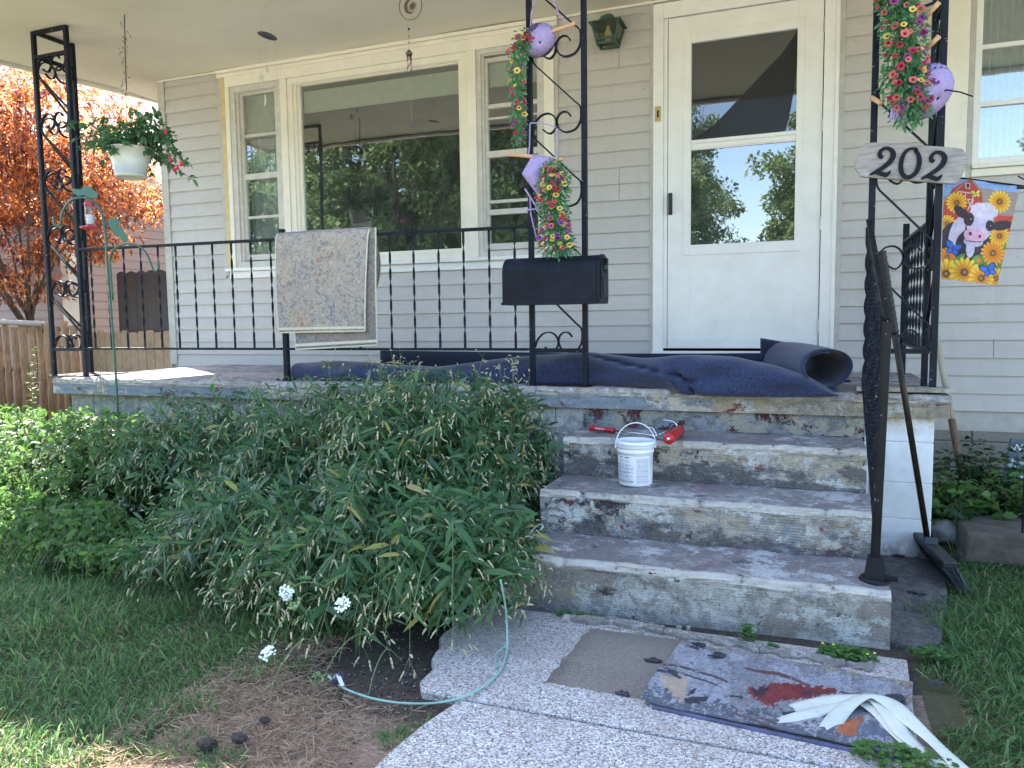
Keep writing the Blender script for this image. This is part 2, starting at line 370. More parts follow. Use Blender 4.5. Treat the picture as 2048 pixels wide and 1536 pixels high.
def foundation():
    t = NT('house_foundation_block'); n = t.noise(40, 5, .7)
    c = t.mix(t.ramp(n, [(.3, 0), (.7, 1)]), (.20, .175, .14), (.30, .27, .225))
    c = t.mix(t.math('MULTIPLY', t.ramp(t.noise(3, 4), [(.4, 0), (.7, 1)]), .5), c, (.34, .32, .29))
    t.set(c, .9); t.bump(n, .7, .004); return t.m
m_found = foundation()

# ================================================================== ground (one sheet; every bed lies on it)
def ground_mat():
    t = NT('yard_soil'); x, y, z = t.sep()
    n = t.noise(5, 6, .7); f = t.noise(60, 5, .7)
    straw = t.mix(t.ramp(f, [(.3, 0), (.7, 1)]), (.19, .125, .09), (.34, .24, .18))
    st2 = t.noise(30, 4, .6, co=t.mapping((1, 5, 1), rot=(0, 0, .6))); straw = t.mix(t.ramp(st2, [(.55, 0), (.7, 1)]), straw, (.44, .33, .24))
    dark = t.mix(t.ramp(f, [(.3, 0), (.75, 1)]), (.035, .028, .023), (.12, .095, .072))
    # damp mulch near the walk (own shape, wanders with noise)
    dx = t.math('MULTIPLY', t.math('ADD', x, 1.08), 1/.55); dy = t.math('MULTIPLY', t.math('ADD', y, 3.02), 1/.40)
    d = t.math('SQRT', t.math('ADD', t.math('MULTIPLY', dx, dx), t.math('MULTIPLY', dy, dy)))
    d = t.math('ADD', d, t.math('MULTIPLY', t.math('SUBTRACT', n, .5), 1.4))
    mk = t.ramp(d, [(.75, 1), (1.0, 0)])
    c = t.mix(mk, straw, dark)
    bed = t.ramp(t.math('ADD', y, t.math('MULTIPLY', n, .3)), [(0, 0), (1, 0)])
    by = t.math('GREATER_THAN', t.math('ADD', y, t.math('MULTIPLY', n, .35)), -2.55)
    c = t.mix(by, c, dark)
    sp = t.ramp(t.voro(110), [(.06, 1), (.10, 0)]); spm = t.math('MULTIPLY', sp, t.ramp(t.noise(40, 1), [(.5, 0), (.55, 1)])); c = t.mix(t.math('MULTIPLY', spm, mk), c, (.55, .52, .47))
    gx = t.math('MAXIMUM', t.math('LESS_THAN', t.math('ADD', x, t.math('MULTIPLY', n, .25)), -1.50), t.math('GREATER_THAN', x, .32))
    gx = t.math('MULTIPLY', gx, t.math('LESS_THAN', y, -1.2))
    turf = t.mix(f, (.045, .05, .02), (.10, .10, .045))
    c = t.mix(t.math('MULTIPLY', gx, .85), c, turf)
    far = t.math('LESS_THAN', y, -5.3); c = t.mix(far, c, t.mix(f, (.16, .19, .08), (.26, .25, .13)))  # far lawn coloured paler, to bounce more light into the porch
    t.set(c, .95, 0, .2); t.bump(t.math('ADD', f, t.math('MULTIPLY', n, .6)), .9, .02); return t.m
m_ground = ground_mat()
def gz(x, y):  # gentle undulation of the yard near the house
    return .012*math.sin(3.1*x+1.3)*math.cos(2.7*y)+.006*math.sin(9*x)*math.sin(8*y+1)
g = MB()
xs = sorted(set(np.round(np.concatenate([np.linspace(-150, -12, 8), np.linspace(-12, -5, 8), np.linspace(-5, 2, 57), np.linspace(2, 12, 8), np.linspace(12, 150, 8)]), 4)))
ys = sorted(set(np.round(np.concatenate([np.linspace(-150, -10, 8), np.linspace(-10, -4.5, 8), np.linspace(-4.5, -1, 29), np.linspace(-1, 12, 12), np.linspace(12, 150, 8)]), 4)))
G = np.array([[(x, y, (gz(x, y)*(1 if (-6 < x < 2.2 and -5 < y < -.5) else .2))-.012) for y in ys] for x in xs])
g.grid(G[:, ::-1]); tag(g.build('ground', m_ground, smooth=True), kind='structure')

# ================================================================== walk
def aggregate():
    t = NT('exposed_aggregate'); x, y, z = t.sep()
    v = t.node('ShaderNodeTexVoronoi'); t.L.new(t.co, v.inputs['Vector']); v.inputs['Scale'].default_value = 215
    s = t.node('ShaderNodeSeparateColor'); t.L.new(v.outputs['Color'], s.inputs[0])
    c = t.ramp(s.outputs[0], [(0, (.10, .09, .09)), (.12, (.22, .18, .15)), (.26, (.36, .31, .28)), (.45, (.50, .47, .44)), (.66, (.62, .61, .60)), (.88, (.78, .77, .76))], 'CONSTANT')
    e = t.ramp(t.voro(215, feat='DISTANCE_TO_EDGE'), [(.02, 0), (.09, 1)])
    c = t.mix(e, (.40, .37, .35), c)
    n = t.noise(2.2, 6, .7); c = t.mix(t.math('MULTIPLY', t.ramp(n, [(.4, 0), (.7, 1)]), .5), c, (.30, .25, .21)); n8 = t.noise(9, 6, .75); c = t.mix(t.math('MULTIPLY', t.ramp(n8, [(.55, 0), (.75, 1)]), .45), c, (.16, .13, .11))
    # square ghost a mat has left in front of the steps
    wob = t.math('MULTIPLY', t.math('SUBTRACT', t.noise(22, 4), .5), .03)
    xx = t.math('ADD', x, wob); yy = t.math('ADD', y, wob)
    a = t.math('MULTIPLY', t.math('GREATER_THAN', t.math('ADD', xx, t.math('MULTIPLY', y, -.05)), GH[0]), t.math('LESS_THAN', xx, GH[1]))
    b = t.math('MULTIPLY', t.math('GREATER_THAN', yy, GH[2]), t.math('LESS_THAN', yy, GH[3]))
    gm = t.math('MULTIPLY', a, b)
    ed = t.math('MAXIMUM', t.ramp(t.math('SUBTRACT', GH[3], yy), [(0, 1), (.1, 0)]), t.ramp(t.math('SUBTRACT', t.math('ADD', xx, t.math('MULTIPLY', y, -.05)), GH[0]), [(0, 1), (.06, 0)]))
    st = t.mix(t.math('MULTIPLY', ed, .85), (.17, .135, .105), (.06, .04, .03))
    c = t.mix(t.math('MULTIPLY', gm, .80), c, st)
    sh = t.math('LESS_THAN', t.math('ADD', y, t.math('MULTIPLY', n, .1)), 0)
    c = t.mix(t.math('MULTIPLY', t.math('GREATER_THAN', t.math('ADD', yy, t.math('MULTIPLY', n, .2)), -2.83), .28), c, (.26, .22, .19))
    t.set(c, .7, 0, .35); t.bump(t.math('ADD', e, s.outputs[1]), .5, .003); return t.m
p_a = hZ(1095, 1368, .02); p_b = hZ(1148, 1262, .02); p_c = hZ(1345, 1290, .02)
GH = (p_a[0]+.05*2.85, p_c[0]+.10, p_a[1]+.0, p_b[1]+.04)
m_agg = aggregate()
WE = [(-1.02, -5.2), (-.98, -4.4), (-.93, -3.9), (-.885, -3.56), (-.92, -3.26)]
def edge_noise(k): return .018*math.sin(k*7.3)+.012*math.sin(k*17.1+1)
def walk_slab(y0, y1, xl0, xl1, xr0, xr1, left=None):
    """slab with a broken left edge"""
    top = .022; n = 14; L = []; 
    for i in range(n+1):
        q = i/n; y = y0+(y1-y0)*q
        L.append((xl0+(xl1-xl0)*q+edge_noise(y) if left is None else left(q), y))
    poly = [(x, y, top) for x, y in L]+[(xr1, y1, top), (xr0, y0, top)]
    m = MB(); m.prism(poly[::-1], (0, 0, -.12)); return m
def leftupper(q):  # bulge of soil over the slab corner
    y = -3.24+q*.70
    return -.935-.10*math.exp(-((y+3.0)/.10)**2*0)-.06*math.sin(q*3.0)+(-.16*max(0, q-.25))+.012*math.sin(y*40)
walk = thing('walkway', 'pale exposed aggregate concrete walk leading up to the bottom step', 'walkway', (0, 0, 0))
walk_slab(-5.3, -3.252, -1.0, -.93, .22, .26).build('walk_slab', m_agg, walk, bevel=.006)
walk_slab(-3.240, -2.555, 0, 0, .26, .30, leftupper).build('walk_slab', m_agg, walk, bevel=.006)
tag(walk, kind='structure')
del walk['label'], walk['category']
# dark strip of concrete to the right of the steps
m_darkc = peel_mat('dark_concrete', (.155, .14, .13), [((.11, .10, .095), 3, .5, .1), ((.22, .20, .18), 7, .6, .06)], 1, 0, off=6)
side = MB(); 
poly = [(.262, -2.40), (.33, -2.43), (.42, -2.36), (.47, -2.1), (.52, -1.8), (.56, -1.45), (.57, -1.10), (.262, -1.10)]
side.prism([(x, y, .018) for x, y in poly], (0, 0, -.10)); tag(side.build('side_pavement', m_darkc, bevel=.008), kind='structure')

# ================================================================== house
house = thing('house', 'pale grey clapboard house with cream trim and white storm door behind the porch', 'house', (-2, 2, 0))
def zrows():
    z = .52; out = [z]
    while z < 1.74: z += .1035; out.append(z)
    while z < 3.10: z += .1075; out.append(z)
    return out
ZR = zrows()
BLOCK = [(-4.50, -1.645, 1.475, 3.2), (-.992, .168, .742, 3.2), (.70, 3.2, 1.86, 3.2)]
for i in range(len(ZR)-1):
    z0, z1 = ZR[i], ZR[i+1]; zc = (z0+z1)/2
    segs = [(-5.06, 3.0)]
    for a, b, lo, hi in BLOCK:
        if lo < z0+.06 and hi > zc:
            ns = []
            for s0, s1 in segs:
                if b <= s0 or a >= s1: ns.append((s0, s1)); continue
                if a > s0: ns.append((s0, a))
                if b < s1: ns.append((b, s1))
            segs = ns
    out = []
    for s0, s1 in segs:   # butt joints
        cuts = []
        if s1-s0 > 1.2 and z1 < .75+.0:
            cuts = []
        if s0 > -1.7 and s1 < -.9 and 5 <= i % 8 <= 6: cuts = [-1.20]
        if s0 > .1 and s1 > 2 and i % 5 == 3: cuts = [.99]
        if s0 < -4 and s1 > -2 and i % 4 == 1: cuts = [-2.9+.37*(i % 3)]
        p = s0
        for c in cuts+[s1]:
            if c-p > .05: out.append((p, c-.0015)); p = c+.0015
    for s0, s1 in out:
        b = MB(); x0, x1 = s0, s1; top = min(z1+.012, 3.118)
        pr = [(-.003, z0+.010), (-.0175, z0), (-.0165, z0+.004), (-.005, top), (.0, top), (.0, z0+.010)]
        vs = [(x, y, z) for x in (x0, x1) for y, z in pr]; n = len(pr); R_ = random.Random(i*31+int(s0*100)); e_ = [R_.uniform(-.0015, .0015) for _ in range(2)]; vs = [(x, y-(abs(e_[0]) if y < -.01 else 0), z+(e_[0] if x == x0 else e_[1])*(z < z0+.02)) for x, y, z in vs]
        fs = [tuple(range(n)), tuple(range(2*n-1, n-1, -1))]+[((j+1) % n, j, j+n, (j+1) % n+n) for j in range(n)]
        b.add(vs, fs); b.build('siding_board', m_siding, house)
# sheathing and far walls (solid, with openings)
w = MB()
w.box((-5.117, .001, .40), (-4.46, .14, 3.12)); w.box((-4.46, .001, .40), (-1.66, .14, 1.50)); w.box((-4.46, .001, 3.02), (-1.66, .14, 3.12))
w.box((-1.66, .001, .40), (-.93, .14, 3.12)); w.box((-.93, .001, 3.02), (.11, .14, 3.12)); w.box((.11, .001, .40), (.80, .14, 3.12))
w.box((.80, .001, .40), (3.0, .14, 1.90)); w.box((.80, .001, 3.05), (3.0, .14, 3.12))
w.box((-5.116, .14, .0), (-4.97, 7, 3.12)); w.box((2.9, .14, .0), (3.0, 7, 3.12)); w.box((-4.97, 6.9, 0), (2.9, 7, 3.12))
w.build('wall', m_sidech, house)
w = MB(); w.box((-4.96, 2.6, .5), (2.89, 2.7, 3.1)); w.box((-4.96, .15, .45), (2.89, 2.6, .5)); w.box((-4.96, .15, 3.05), (2.89, 2.6, 3.1)); w.box((-1.5, .15, .5), (-1.45, 2.6, 3.05)); w.box((.5, .15, .5), (.55, 2.6, 3.05))
w.build('interior_room', m_interior, house)
w = MB(); w.box((-5.118, -.022, .742), (-5.062, .0, 3.112)); w.box((-5.132, -.022, .30), (-5.1185, 6.9, 3.112))
w.build('corner_board', m_sidech, house, bevel=.002)
w = MB(); 
for x0, x1, z0, z1 in ((-4.50, -4.462, 1.475, 3.112), (-1.645, -1.617, 1.475, 3.112), (-.992, -.972, .742, 3.10), (.140, .168, .742, 3.1), (.815, .842, 1.86, 3.1), (-5.06, -4.50, 3.095, 3.116), (-1.617, -.992, 3.095, 3.116), (.168, .70, 3.095, 3.116)):
    MB().box((x0, -.024, z0), (x1, -.0, z1)).build('siding_channel', m_sidech, house, bevel=.002)
w = MB(); w.box((-4.461, -.028, 1.52), (-4.425, 0, 3.05)); w.build('yellow_strip', m_yellow, house)
# foundation blocks of the house
for r, (z0, z1) in enumerate(((-.1, .155), (.16, .335), (.34, .515))):
    x = .10+(.2 if r % 2 else 0)
    while x < 2.6:
        MB().box((x+.003, .004 if r < 2 else .006, z0), (x+.397, .2, z1)).build('foundation_block', m_found, house, bevel=.005); x += .4
MB().box((-5.1, .02, -.1), (3, .25, .51)).build('foundation_mortar', m_found, house)
# ceiling
CZ = lambda y: 3.117+.068*y
c = MB(); xs_ = np.linspace(-5.60, 3.2, 60); ys_ = np.linspace(-1.93, .01, 16)
G = np.array([[(x, y, CZ(y)+.004*math.sin(x*2.1+y)+.0025*math.sin(x*5.3-y*3)) for y in ys_] for x in xs_]); c.grid(G)
G2 = G.copy(); G2[:, :, 2] += .03; c.grid(G2[:, ::-1]); c.build('porch_ceiling', m_ceil, house, smooth=True)
c = MB(); c.box((-5.60, .012, 3.118), (-5.133, 6.9, 3.13)); c.build('side_soffit', m_ceil, house)
c = MB()
for y0, y1, z0, z1 in ((-.050, -.0, 3.085, 3.112), (-.034, 0, 3.055, 3.0845),): c.box((-4.50, y0, z0), (-1.617, y1, z1))
c.box((-5.12, -.03, 3.1), (-4.50, 0, 3.113)); c.box((-1.617, -.03, 3.098), (2.9, 0, 3.113))
c.build('crown_moulding', m_trim, house, bevel=.006)
r_ = MB(); P = [(-1.95, 2.975), (-1.95, 3.14), (3.2, 4.9), (8.2, 3.2), (8.2, 3.13), (.02, 3.135), (-1.93, 3.02)]
r_.prism([(-5.63, y, z) for y, z in P], (8.9, 0, 0)); r_.build('roof', plain('roof_shingle', (.09, .085, .08), .9, bump=.5), house)
c = MB(); c.box((-5.655, -1.96, 2.955), (-5.605, -1.93, 3.16)); 
c.prism([(-5.66, -1.96, 2.965), (-5.66, .4, 3.115), (-5.66, 3.2, 3.27), (-5.66, 3.2, 3.42), (-5.66, -1.96, 3.15)], (.03, 0, 0)); c.build('rake_board', m_trim, house)
c = MB(); c.box((-5.66, -2.0, 2.955), (3.25, -1.951, 3.11)); c.build('fascia', m_trim, house)

# windows of the bay
m_tr = m_trim
b = MB(); b.box((-4.424, -.030, 2.975), (-1.646, 0, 3.0545)); b.box((-4.424, -.030, 1.52), (-4.384, 0, 2.974)); b.box((-3.888, -.032, 1.535), (-3.828, 0, 2.974)); b.box((-2.293, -.032, 1.535), (-2.222, 0, 2.974)); b.box((-1.718, -.030, 1.52), (-1.646, 0, 2.974))
b.build('window_casing', m_tr, house, bevel=.003)
b = MB(); b.box((-4.47, -.062, 1.508), (-1.63, 0, 1.534)); b.box((-4.45, -.030, 1.452), (-1.64, 0, 1.507)); b.build('window_sill', m_white, house, bevel=.003)
def rect_frame(m, x0, x1, z0, z1, w, y0, y1, wb=None, wt=None):
    wb = wb or w; wt = wt or w
    m.box((x0, y0, z0), (x0+w, y1, z1)); m.box((x1-w, y0, z0), (x1, y1, z1)); m.box((x0+w, y0, z0), (x1-w, y1, z0+wb)); m.box((x0+w, y0, z1-wt), (x1-w, y1, z1))
def window(x0, x1, gx0, gx1, gz0, gz1, bars, picture=False, mat=m_sash):
    m = MB(); rect_frame(m, x0, x1, 1.535, 2.974, (gx0-x0)*.5, -.020, .06)
    a = (gx0-x0)*.5
    rect_frame(m, x0+a, x1-a, 1.535+.025, 2.974-.025, (gx0-x0)*.28, -.006, .06)
    o = m.build('window', m_trim if picture else mat, house, bevel=.002)
    s = MB(); rect_frame(s, gx0-.025, gx1+.025, gz0-.035, gz1+.02, .03, .012, .05, wb=.045)
    for z, h, dy in bars: s.box((gx0-.01, .008+dy, z-h/2), (gx1+.01, .045+dy, z+h/2))
    s.build('sash', mat if not picture else m_trim, o, bevel=.002)
    p = MB(); p.box((gx0, .030, gz0), (gx1, .034, gz1)); p.build('pane', m_glass, o)
    return o
w1 = window(-4.383, -3.889, -4.290, -3.925, 1.63, 2.915, [(2.263, .045, 0), (2.588, .022, .012), (1.94, .022, .012)])
b = MB(); G = np.array([[(-4.33+.44*i/40, .13+.014*math.sin(i*1.1)+.004*math.sin(i*2.7), 1.6+.98*j) for j in (0, 1)] for i in range(41)]); b.grid(G); b.build('curtain', m_curtain, w1, smooth=True)
b = MB(); b.box((-4.33, .07, 2.60), (-3.9, .075, 2.93)); b.build('shade', m_shade, w1)
w2 = window(-3.827, -2.294, -3.735, -2.313, 1.60, 2.925, [], True)
b = MB(); b.box((-3.72, .05, 2.715), (-2.32, .055, 2.88)); b.build('shade', m_shade, w2)
b = MB(); b.box((-3.30, 1.5, 1.5), (-2.55, 1.54, 2.0)); b.build('television_back', m_gap, w2)
w3 = window(-2.221, -1.719, -2.155, -1.777, 1.62, 2.90, [(2.255, .045, 0), (2.588, .030, .010), (2.505, .014, .012), (1.925, .022, .012), (1.85, .038, -.004)])
b = MB(); b.box((-2.15, .056, 2.73), (-1.78, .06, 2.89)); b.build('shade', m_shade, w3)
# right hand window
b = MB(); b.box((.70, -.028, 1.86), (.814, 0, 3.1)); b.box((.843, -.03, 1.862), (3.0, 0, 1.905)); b.box((.843, -.05, 1.906), (3.0, 0, 1.93)); b.build('window_casing', m_trim, house, bevel=.003)
m = MB(); rect_frame(m, .843, 1.75, 1.93, 3.08, .035, -.02, .05); w4 = m.build('window', m_white, house, bevel=.003)
s = MB()
for z in (2.58, 2.265): s.box((.878, -.006, z-.013), (1.715, .03, z+.013))
s.build('sash', m_white, w4, bevel=.002); MB().box((.878, .012, 1.965), (1.715, .016, 3.045)).build('pane', m_glass, w4)
b = MB(); G = np.array([[(.87+.28*i/40, .10+.012*math.sin(i*1.3)+.004*math.sin(i*2.9), 1.95+1.1*j) for j in (0, 1)] for i in range(41)]); b.grid(G); b.build('curtain', m_curtain, w4, smooth=True)

# door
ts = NT('dark_wedge_film'); ts.set((.028, .03, .034), .7); tsr = ts.node('ShaderNodeBsdfTransparent'); tsm = ts.node('ShaderNodeMixShader'); tsm.inputs[0].default_value = .55; ts.L.new(tsr.outputs[0], tsm.inputs[1]); ts.L.new(ts.p.outputs[0], tsm.inputs[2]); ts.L.new(tsm.outputs[0], ts.o.inputs[0]); m_wedge = ts.m  # half-transparent dark wedge set over the upper pane
b = MB(); b.box((-.971, -.034, .842), (-.905, 0, 3.085)); b.box((-.9045, -.022, .884), (-.880, .0, 2.99)); b.box((.053, -.034, .842), (.1395, 0, 3.085)); b.box((-.9045, -.034, 2.991), (.0525, 0, 3.085)); b.box((.115, -.04, .842), (.135, -.034, 3.085))
b.build('door_casing', m_door, house, bevel=.003)
b = MB(); b.box((-.976, -.050, .838), (.145, .0, .8665)); b.build('threshold', m_white, house, bevel=.003)
b = MB(); b.box((-.97, -.02, .745), (.14, .0, .8375)); b.build('kick_board', m_siding, house)
DL, DR, D0, D1 = -.876, .0485, .884, 2.986
d = MB(); PY = -.020
d.box((DL, PY, D0), (-.73, .018, D1)); d.box((-.095, PY, D0), (DR, .018, D1)); d.box((-.73, PY, D0), (-.095, .018, 1.552)); d.box((-.73, PY, 2.818), (-.095, .018, D1)); d.box((-.73, PY+.002, 2.152), (-.095, .018, 2.216))
door = d.build('door', m_door, house, bevel=.0015)
d = MB(); 
rect_frame(d, -.776, -.055, 1.486, 2.878, .044, PY-.006, PY-.0005, wb=.066, wt=.060)
d.box((-.725, PY-.004, 2.160), (-.10, PY+.001, 2.185)); d.box((-.725, PY-.007, 2.192), (-.10, PY+.001, 2.214))
d.build('storm_frame', m_door, door, bevel=.002)
d = MB(); d.box((DL+.004, PY-.003, .886), (DR-.004, PY-.0005, .944)); d.build('door_sweep', m_white, door, bevel=.001)
m_glass2 = glass_mat('door_glass', 2.9, (.5, .5, .5), .035)
MB().box((-.73, -.008, 1.552), (-.095, -.004, 2.152)).build('pane', m_glass2, door)
MB().box((-.73, -.002, 2.216), (-.095, .002, 2.818)).build('pane', glass_mat('upper_door_glass', 2.2, (.25, .25, .25), .02), door)
WEDGE = [hY(1385, 283, -.006), hY(1430, 248, -.006), hY(1545, 126, -.006), hY(1560, 112, -.006), hY(1597, 58, -.006), hY(1596, 118, -.006), hY(1590, 165, -.006), hY(1582, 215, -.006), hY(1571, 262, -.006)]
m = MB(); m.prism([(p[0], -.006, max(2.218, min(p[2], 2.817))) for p in WEDGE], (0, .001, 0)); m.build('dark_wedge', m_wedge, door)
MB().box((-.86, .06, .9), (.04, .1, 2.98)).build('inner_door', plain('inner_door_paint', (.05, .045, .045), .5), door)
h = MB(); h.box((-.872, PY-.012, 1.752), (-.846, PY, 1.892)); h.bar((-.859, PY-.028, 1.885), (-.859, PY-.036, 1.765), .020, .012, (0, 1, 0), w2=.013); h.box((-.866, PY-.03, 1.868), (-.852, PY-.01, 1.886)); h.box((-.866, PY-.03, 1.762), (-.852, PY-.01, 1.778))
h.build('handle', plain('black_plastic', (.015, .015, .017), .35), door, bevel=.003)
m_steel = plain('dull_steel', (.5, .5, .48), .35, .8)
for z0, z1 in ((2.775, 2.859), (2.195, 2.272), (1.609, 1.69), (.985, 1.065)):
    h = MB()
    for k in range(5): zz = z0+(z1-z0)*k/5; h.lathe((.0515, PY-.008, zz), [(.0062, 0), (.0062, (z1-z0)/5-.002)], 10)
    h.build('hinge', m_steel, door)
h = MB(); h.box((-.957, -.042, 2.351), (-.920, -.034, 2.446)); h.box((-.944, -.046, 2.375), (-.932, -.0425, 2.42), 1); h.build('strike_plate', [plain('aged_brass', (.52, .40, .16), .4, .3), m_gap], house, bevel=.001)
# wall lantern
lan = thing('wall_lantern', 'green painted coach lantern fixed to the clapboards left of the door', 'lamp', (-1.24, -.02, 2.9))
mg = plain('verdigris_paint', (.045, .095, .07), .6, var=.4, scale=30, speck=.4)
def frus(m, c, w0, w1, z0, z1, mi=0, open_=False):
    vs = [(c[0]+sx*w/2, c[1]+sy*w/2, z) for w, z in ((w0, z0), (w1, z1)) for sx, sy in ((-1,-1),(1,-1),(1,1),(-1,1))]
    m.add(vs, [(0,1,5,4),(1,2,6,5),(2,3,7,6),(3,0,4,7)]+([] if open_ else [(3,2,1,0),(4,5,6,7)]), mi)
lc = (-1.245, -.125); m = MB()
frus(m, lc, .215, .09, 2.965, 2.99); frus(m, lc, .10, .075, 2.988, 3.020); frus(m, lc, .055, .03, 3.02, 3.035)
m.box((lc[0]-.04, lc[1]+.02, 2.99), (lc[0]+.04, -.02, 3.022)); m.box((lc[0]-.055, -.032, 2.90), (lc[0]+.055, -.018, 3.03))
m.build('lantern_cap', mg, lan, bevel=.004)
m = MB()
for sx, sy in ((-1,-1),(1,-1),(1,1),(-1,1)):
    m.bar((lc[0]+sx*.086, lc[1]+sy*.086, 2.966), (lc[0]+sx*.058, lc[1]+sy*.058, 2.842), .010, .010)
for w_, z_ in ((.118, 2.842), (.13, 2.868)):
    for a, b_ in (((-1,-1),(1,-1)), ((1,-1),(1,1)), ((1,1),(-1,1)), ((-1,1),(-1,-1))): m.bar((lc[0]+a[0]*w_/2, lc[1]+a[1]*w_/2, z_), (lc[0]+b_[0]*w_/2, lc[1]+b_[1]*w_/2, z_), .010, .012)
m.build('lantern_cage', mg, lan)
m = MB(); frus(m, lc, .112, .168, 2.845, 2.964, open_=True); m.build('lantern_glass', glass_mat('dusty_glass', 1.5, (.62, .60, .5)), lan)
m = MB(); m.lathe((lc[0], lc[1], 2.862), [(.003, 0), (.018, .008), (.026, .03), (.022, .055), (.014, .08), (.013, .10)], 16); m.build('bulb', plain('cream_bulb', (.8, .72, .40), .35), lan, smooth=True)
# ================================================================== porch and steps
def n1(x, s=0): return math.sin(x*12.9+s*4.1)*.5+math.sin(x*31.7+s*2.3)*.3+math.sin(x*73.1+s)*.2
def block_loft(x0, x1, yf, yb, z0, z1, r=.016, inset=.008, amp=.003, st=.02, skew=0, seed=0, mats=None):
    """cast block: front face bottom->top, rounded arris, top to back. mats: 0 riser,1 nosing,2 top"""
    n = max(2, int((x1-x0)/st)); rows = []; H = z1-z0
    prof = [(0, 0, 0), (.35, 0, 0), (.7, 0, 0), (1, 0, 0)]
    m = MB(); mids = []
    nodes = [(inset, z0, 0), (inset*.9, z0+H*.2, 0), (inset, z0+H*.42, 0), (inset*.8, z0+H*.62, 0), (inset*.3, z1-.038, 0), (0, z1-.026, 1), (0, z1-r, 1), (r*.3, z1-r*.3, 1), (r, z1, 1), (.028, z1, 2), (.1, z1, 2), (.2, z1, 2), (yb-yf, z1, 2)]
    for i in range(n+1):
        x = x0+(x1-x0)*i/n; row = []
        for j, (dy, z, mi) in enumerate(nodes):
            e = amp*n1(x+j*.37, seed+j) if 0 < j < len(nodes)-1 else 0
            zz = z+(amp*.8*n1(x*1.3, seed+9) if mi else 0)
            if j in (6, 7, 8): 
                chip = max(0, n1(x*2.1, seed+20)-.45)*.05; zz -= chip*.3; e += chip
            row.append((x, yf+dy+e+skew*(x-x0), zz))
        rows.append(row)
    b = len(nodes)
    for row in rows: pass
    vs = [p for r in rows for p in r]; m.add(vs, [])
    for i in range(n):
        for j in range(b-1):
            m.f.append([i*b+j, (i+1)*b+j, (i+1)*b+j+1, i*b+j+1]); m.m.append(max(nodes[j][2], nodes[j+1][2]) if nodes[j+1][2] != 2 or nodes[j][2] == 2 else 1)
    for i, flip in ((0, False), (n, True)):
        k0 = m.n; row = rows[i]; pts = [(row[0][0], yb, z0)]; m.add(pts, [])
        loop = [k0]+[i*b+j for j in range(b)]
        if not flip: loop = loop[::-1]
        m.f.append(loop[::-1] if False else loop); m.m.append(0)
    return m
ST = [(-1.072, .262, -2.452, -2.10, -.03, .190, 0), (-1.052, .232, -2.112, -1.77, .186, .366, 3), (-1.052, .225, -1.775, -1.40, .362, .544, 7)]
steps = thing('front_steps', 'three concrete steps of peeling grey red and cream paint below the porch', 'steps', (0, 0, 0))
for (x0, x1, yf, yb, z0, z1, sd), mt in zip(ST, ([m_riser_low, m_riser_low, m_treads[0]], [m_riser[0], m_riser[0], m_treads[1]], [m_riser[1], m_riser[1], m_treads[2]])):
    block_loft(x0, x1, yf, yb, z0, z1, seed=sd, amp=.0048).build('step', mt, steps, smooth=False)
SZ = .742
porch = thing('porch', 'raised concrete porch slab with flaking grey paint along its front edge', 'porch', (0, 0, 0))
block_loft(-4.665, -1.30, -1.505, .0, .640, SZ, r=.02, inset=.004, seed=11, amp=.004, st=.04, skew=.016).build('slab', [m_slabface, m_nosing, m_slabtop], porch)
block_loft(-1.2995, -.42, -1.451, .0, .640, SZ, r=.02, inset=.004, seed=12, amp=.004, skew=.01).build('slab', [m_slabface, m_nosing, m_slabtop], porch)
block_loft(-.4195, .565, -1.443, .0, .640, SZ, r=.02, inset=.004, seed=13, amp=.005).build('slab', [m_slabdirt, m_nosing, m_tread], porch)
b = MB(); b.box((.5652, -1.43, .642), (.568, -.02, .735)); b.build('slab_end_paint', plain('dark_red_paint', (.17, .035, .03), .6, speck=.4), porch)
b = MB(); b.box((-1.13, -1.422, .545), (.235, -1.30, .639)); b.build('upper_riser', m_redface, porch)
for r, (z0, z1) in enumerate(((-.1, .04), (.045, .245), (.25, .44), (.445, .638))):
    x = -4.60-(.2 if r % 2 else 0)
    while x < -1.07:
        a, b2 = max(x, -4.6), min(x+.397, -1.056 if z0 < .5 else -1.132)
        if b2-a > .05: MB().box((a, -1.425, z0), (b2, -1.2, z1)).build('wall_block', m_block_grey, porch, bevel=.006)
        x += .40
MB().box((-4.59, -1.415, -.1), (-1.05, -1.19, .637)).build('mortar', m_block_grey, porch)
for (z0, z1, cuts) in ((-.05, .187, [.262, .512]), (.19, .348, [.262, .512]), (.351, .528, [.236, .300, .512]), (.531, .637, [.236, .512])):
    for a, b2 in zip(cuts[:-1], cuts[1:]):
        MB().box((a, -1.412, z0), (b2-.002, -1.0, z1)).build('pier_block', m_wblock, porch, bevel=.003)
MB().box((.24, -1.405, 0), (.505, -1.0, .636)).build('pier_mortar', m_wblock, porch)
b = MB(); b.box((.49, -.95, -.1), (.512, .0, .638)); b.build('porch_side_wall', m_block_grey, porch)
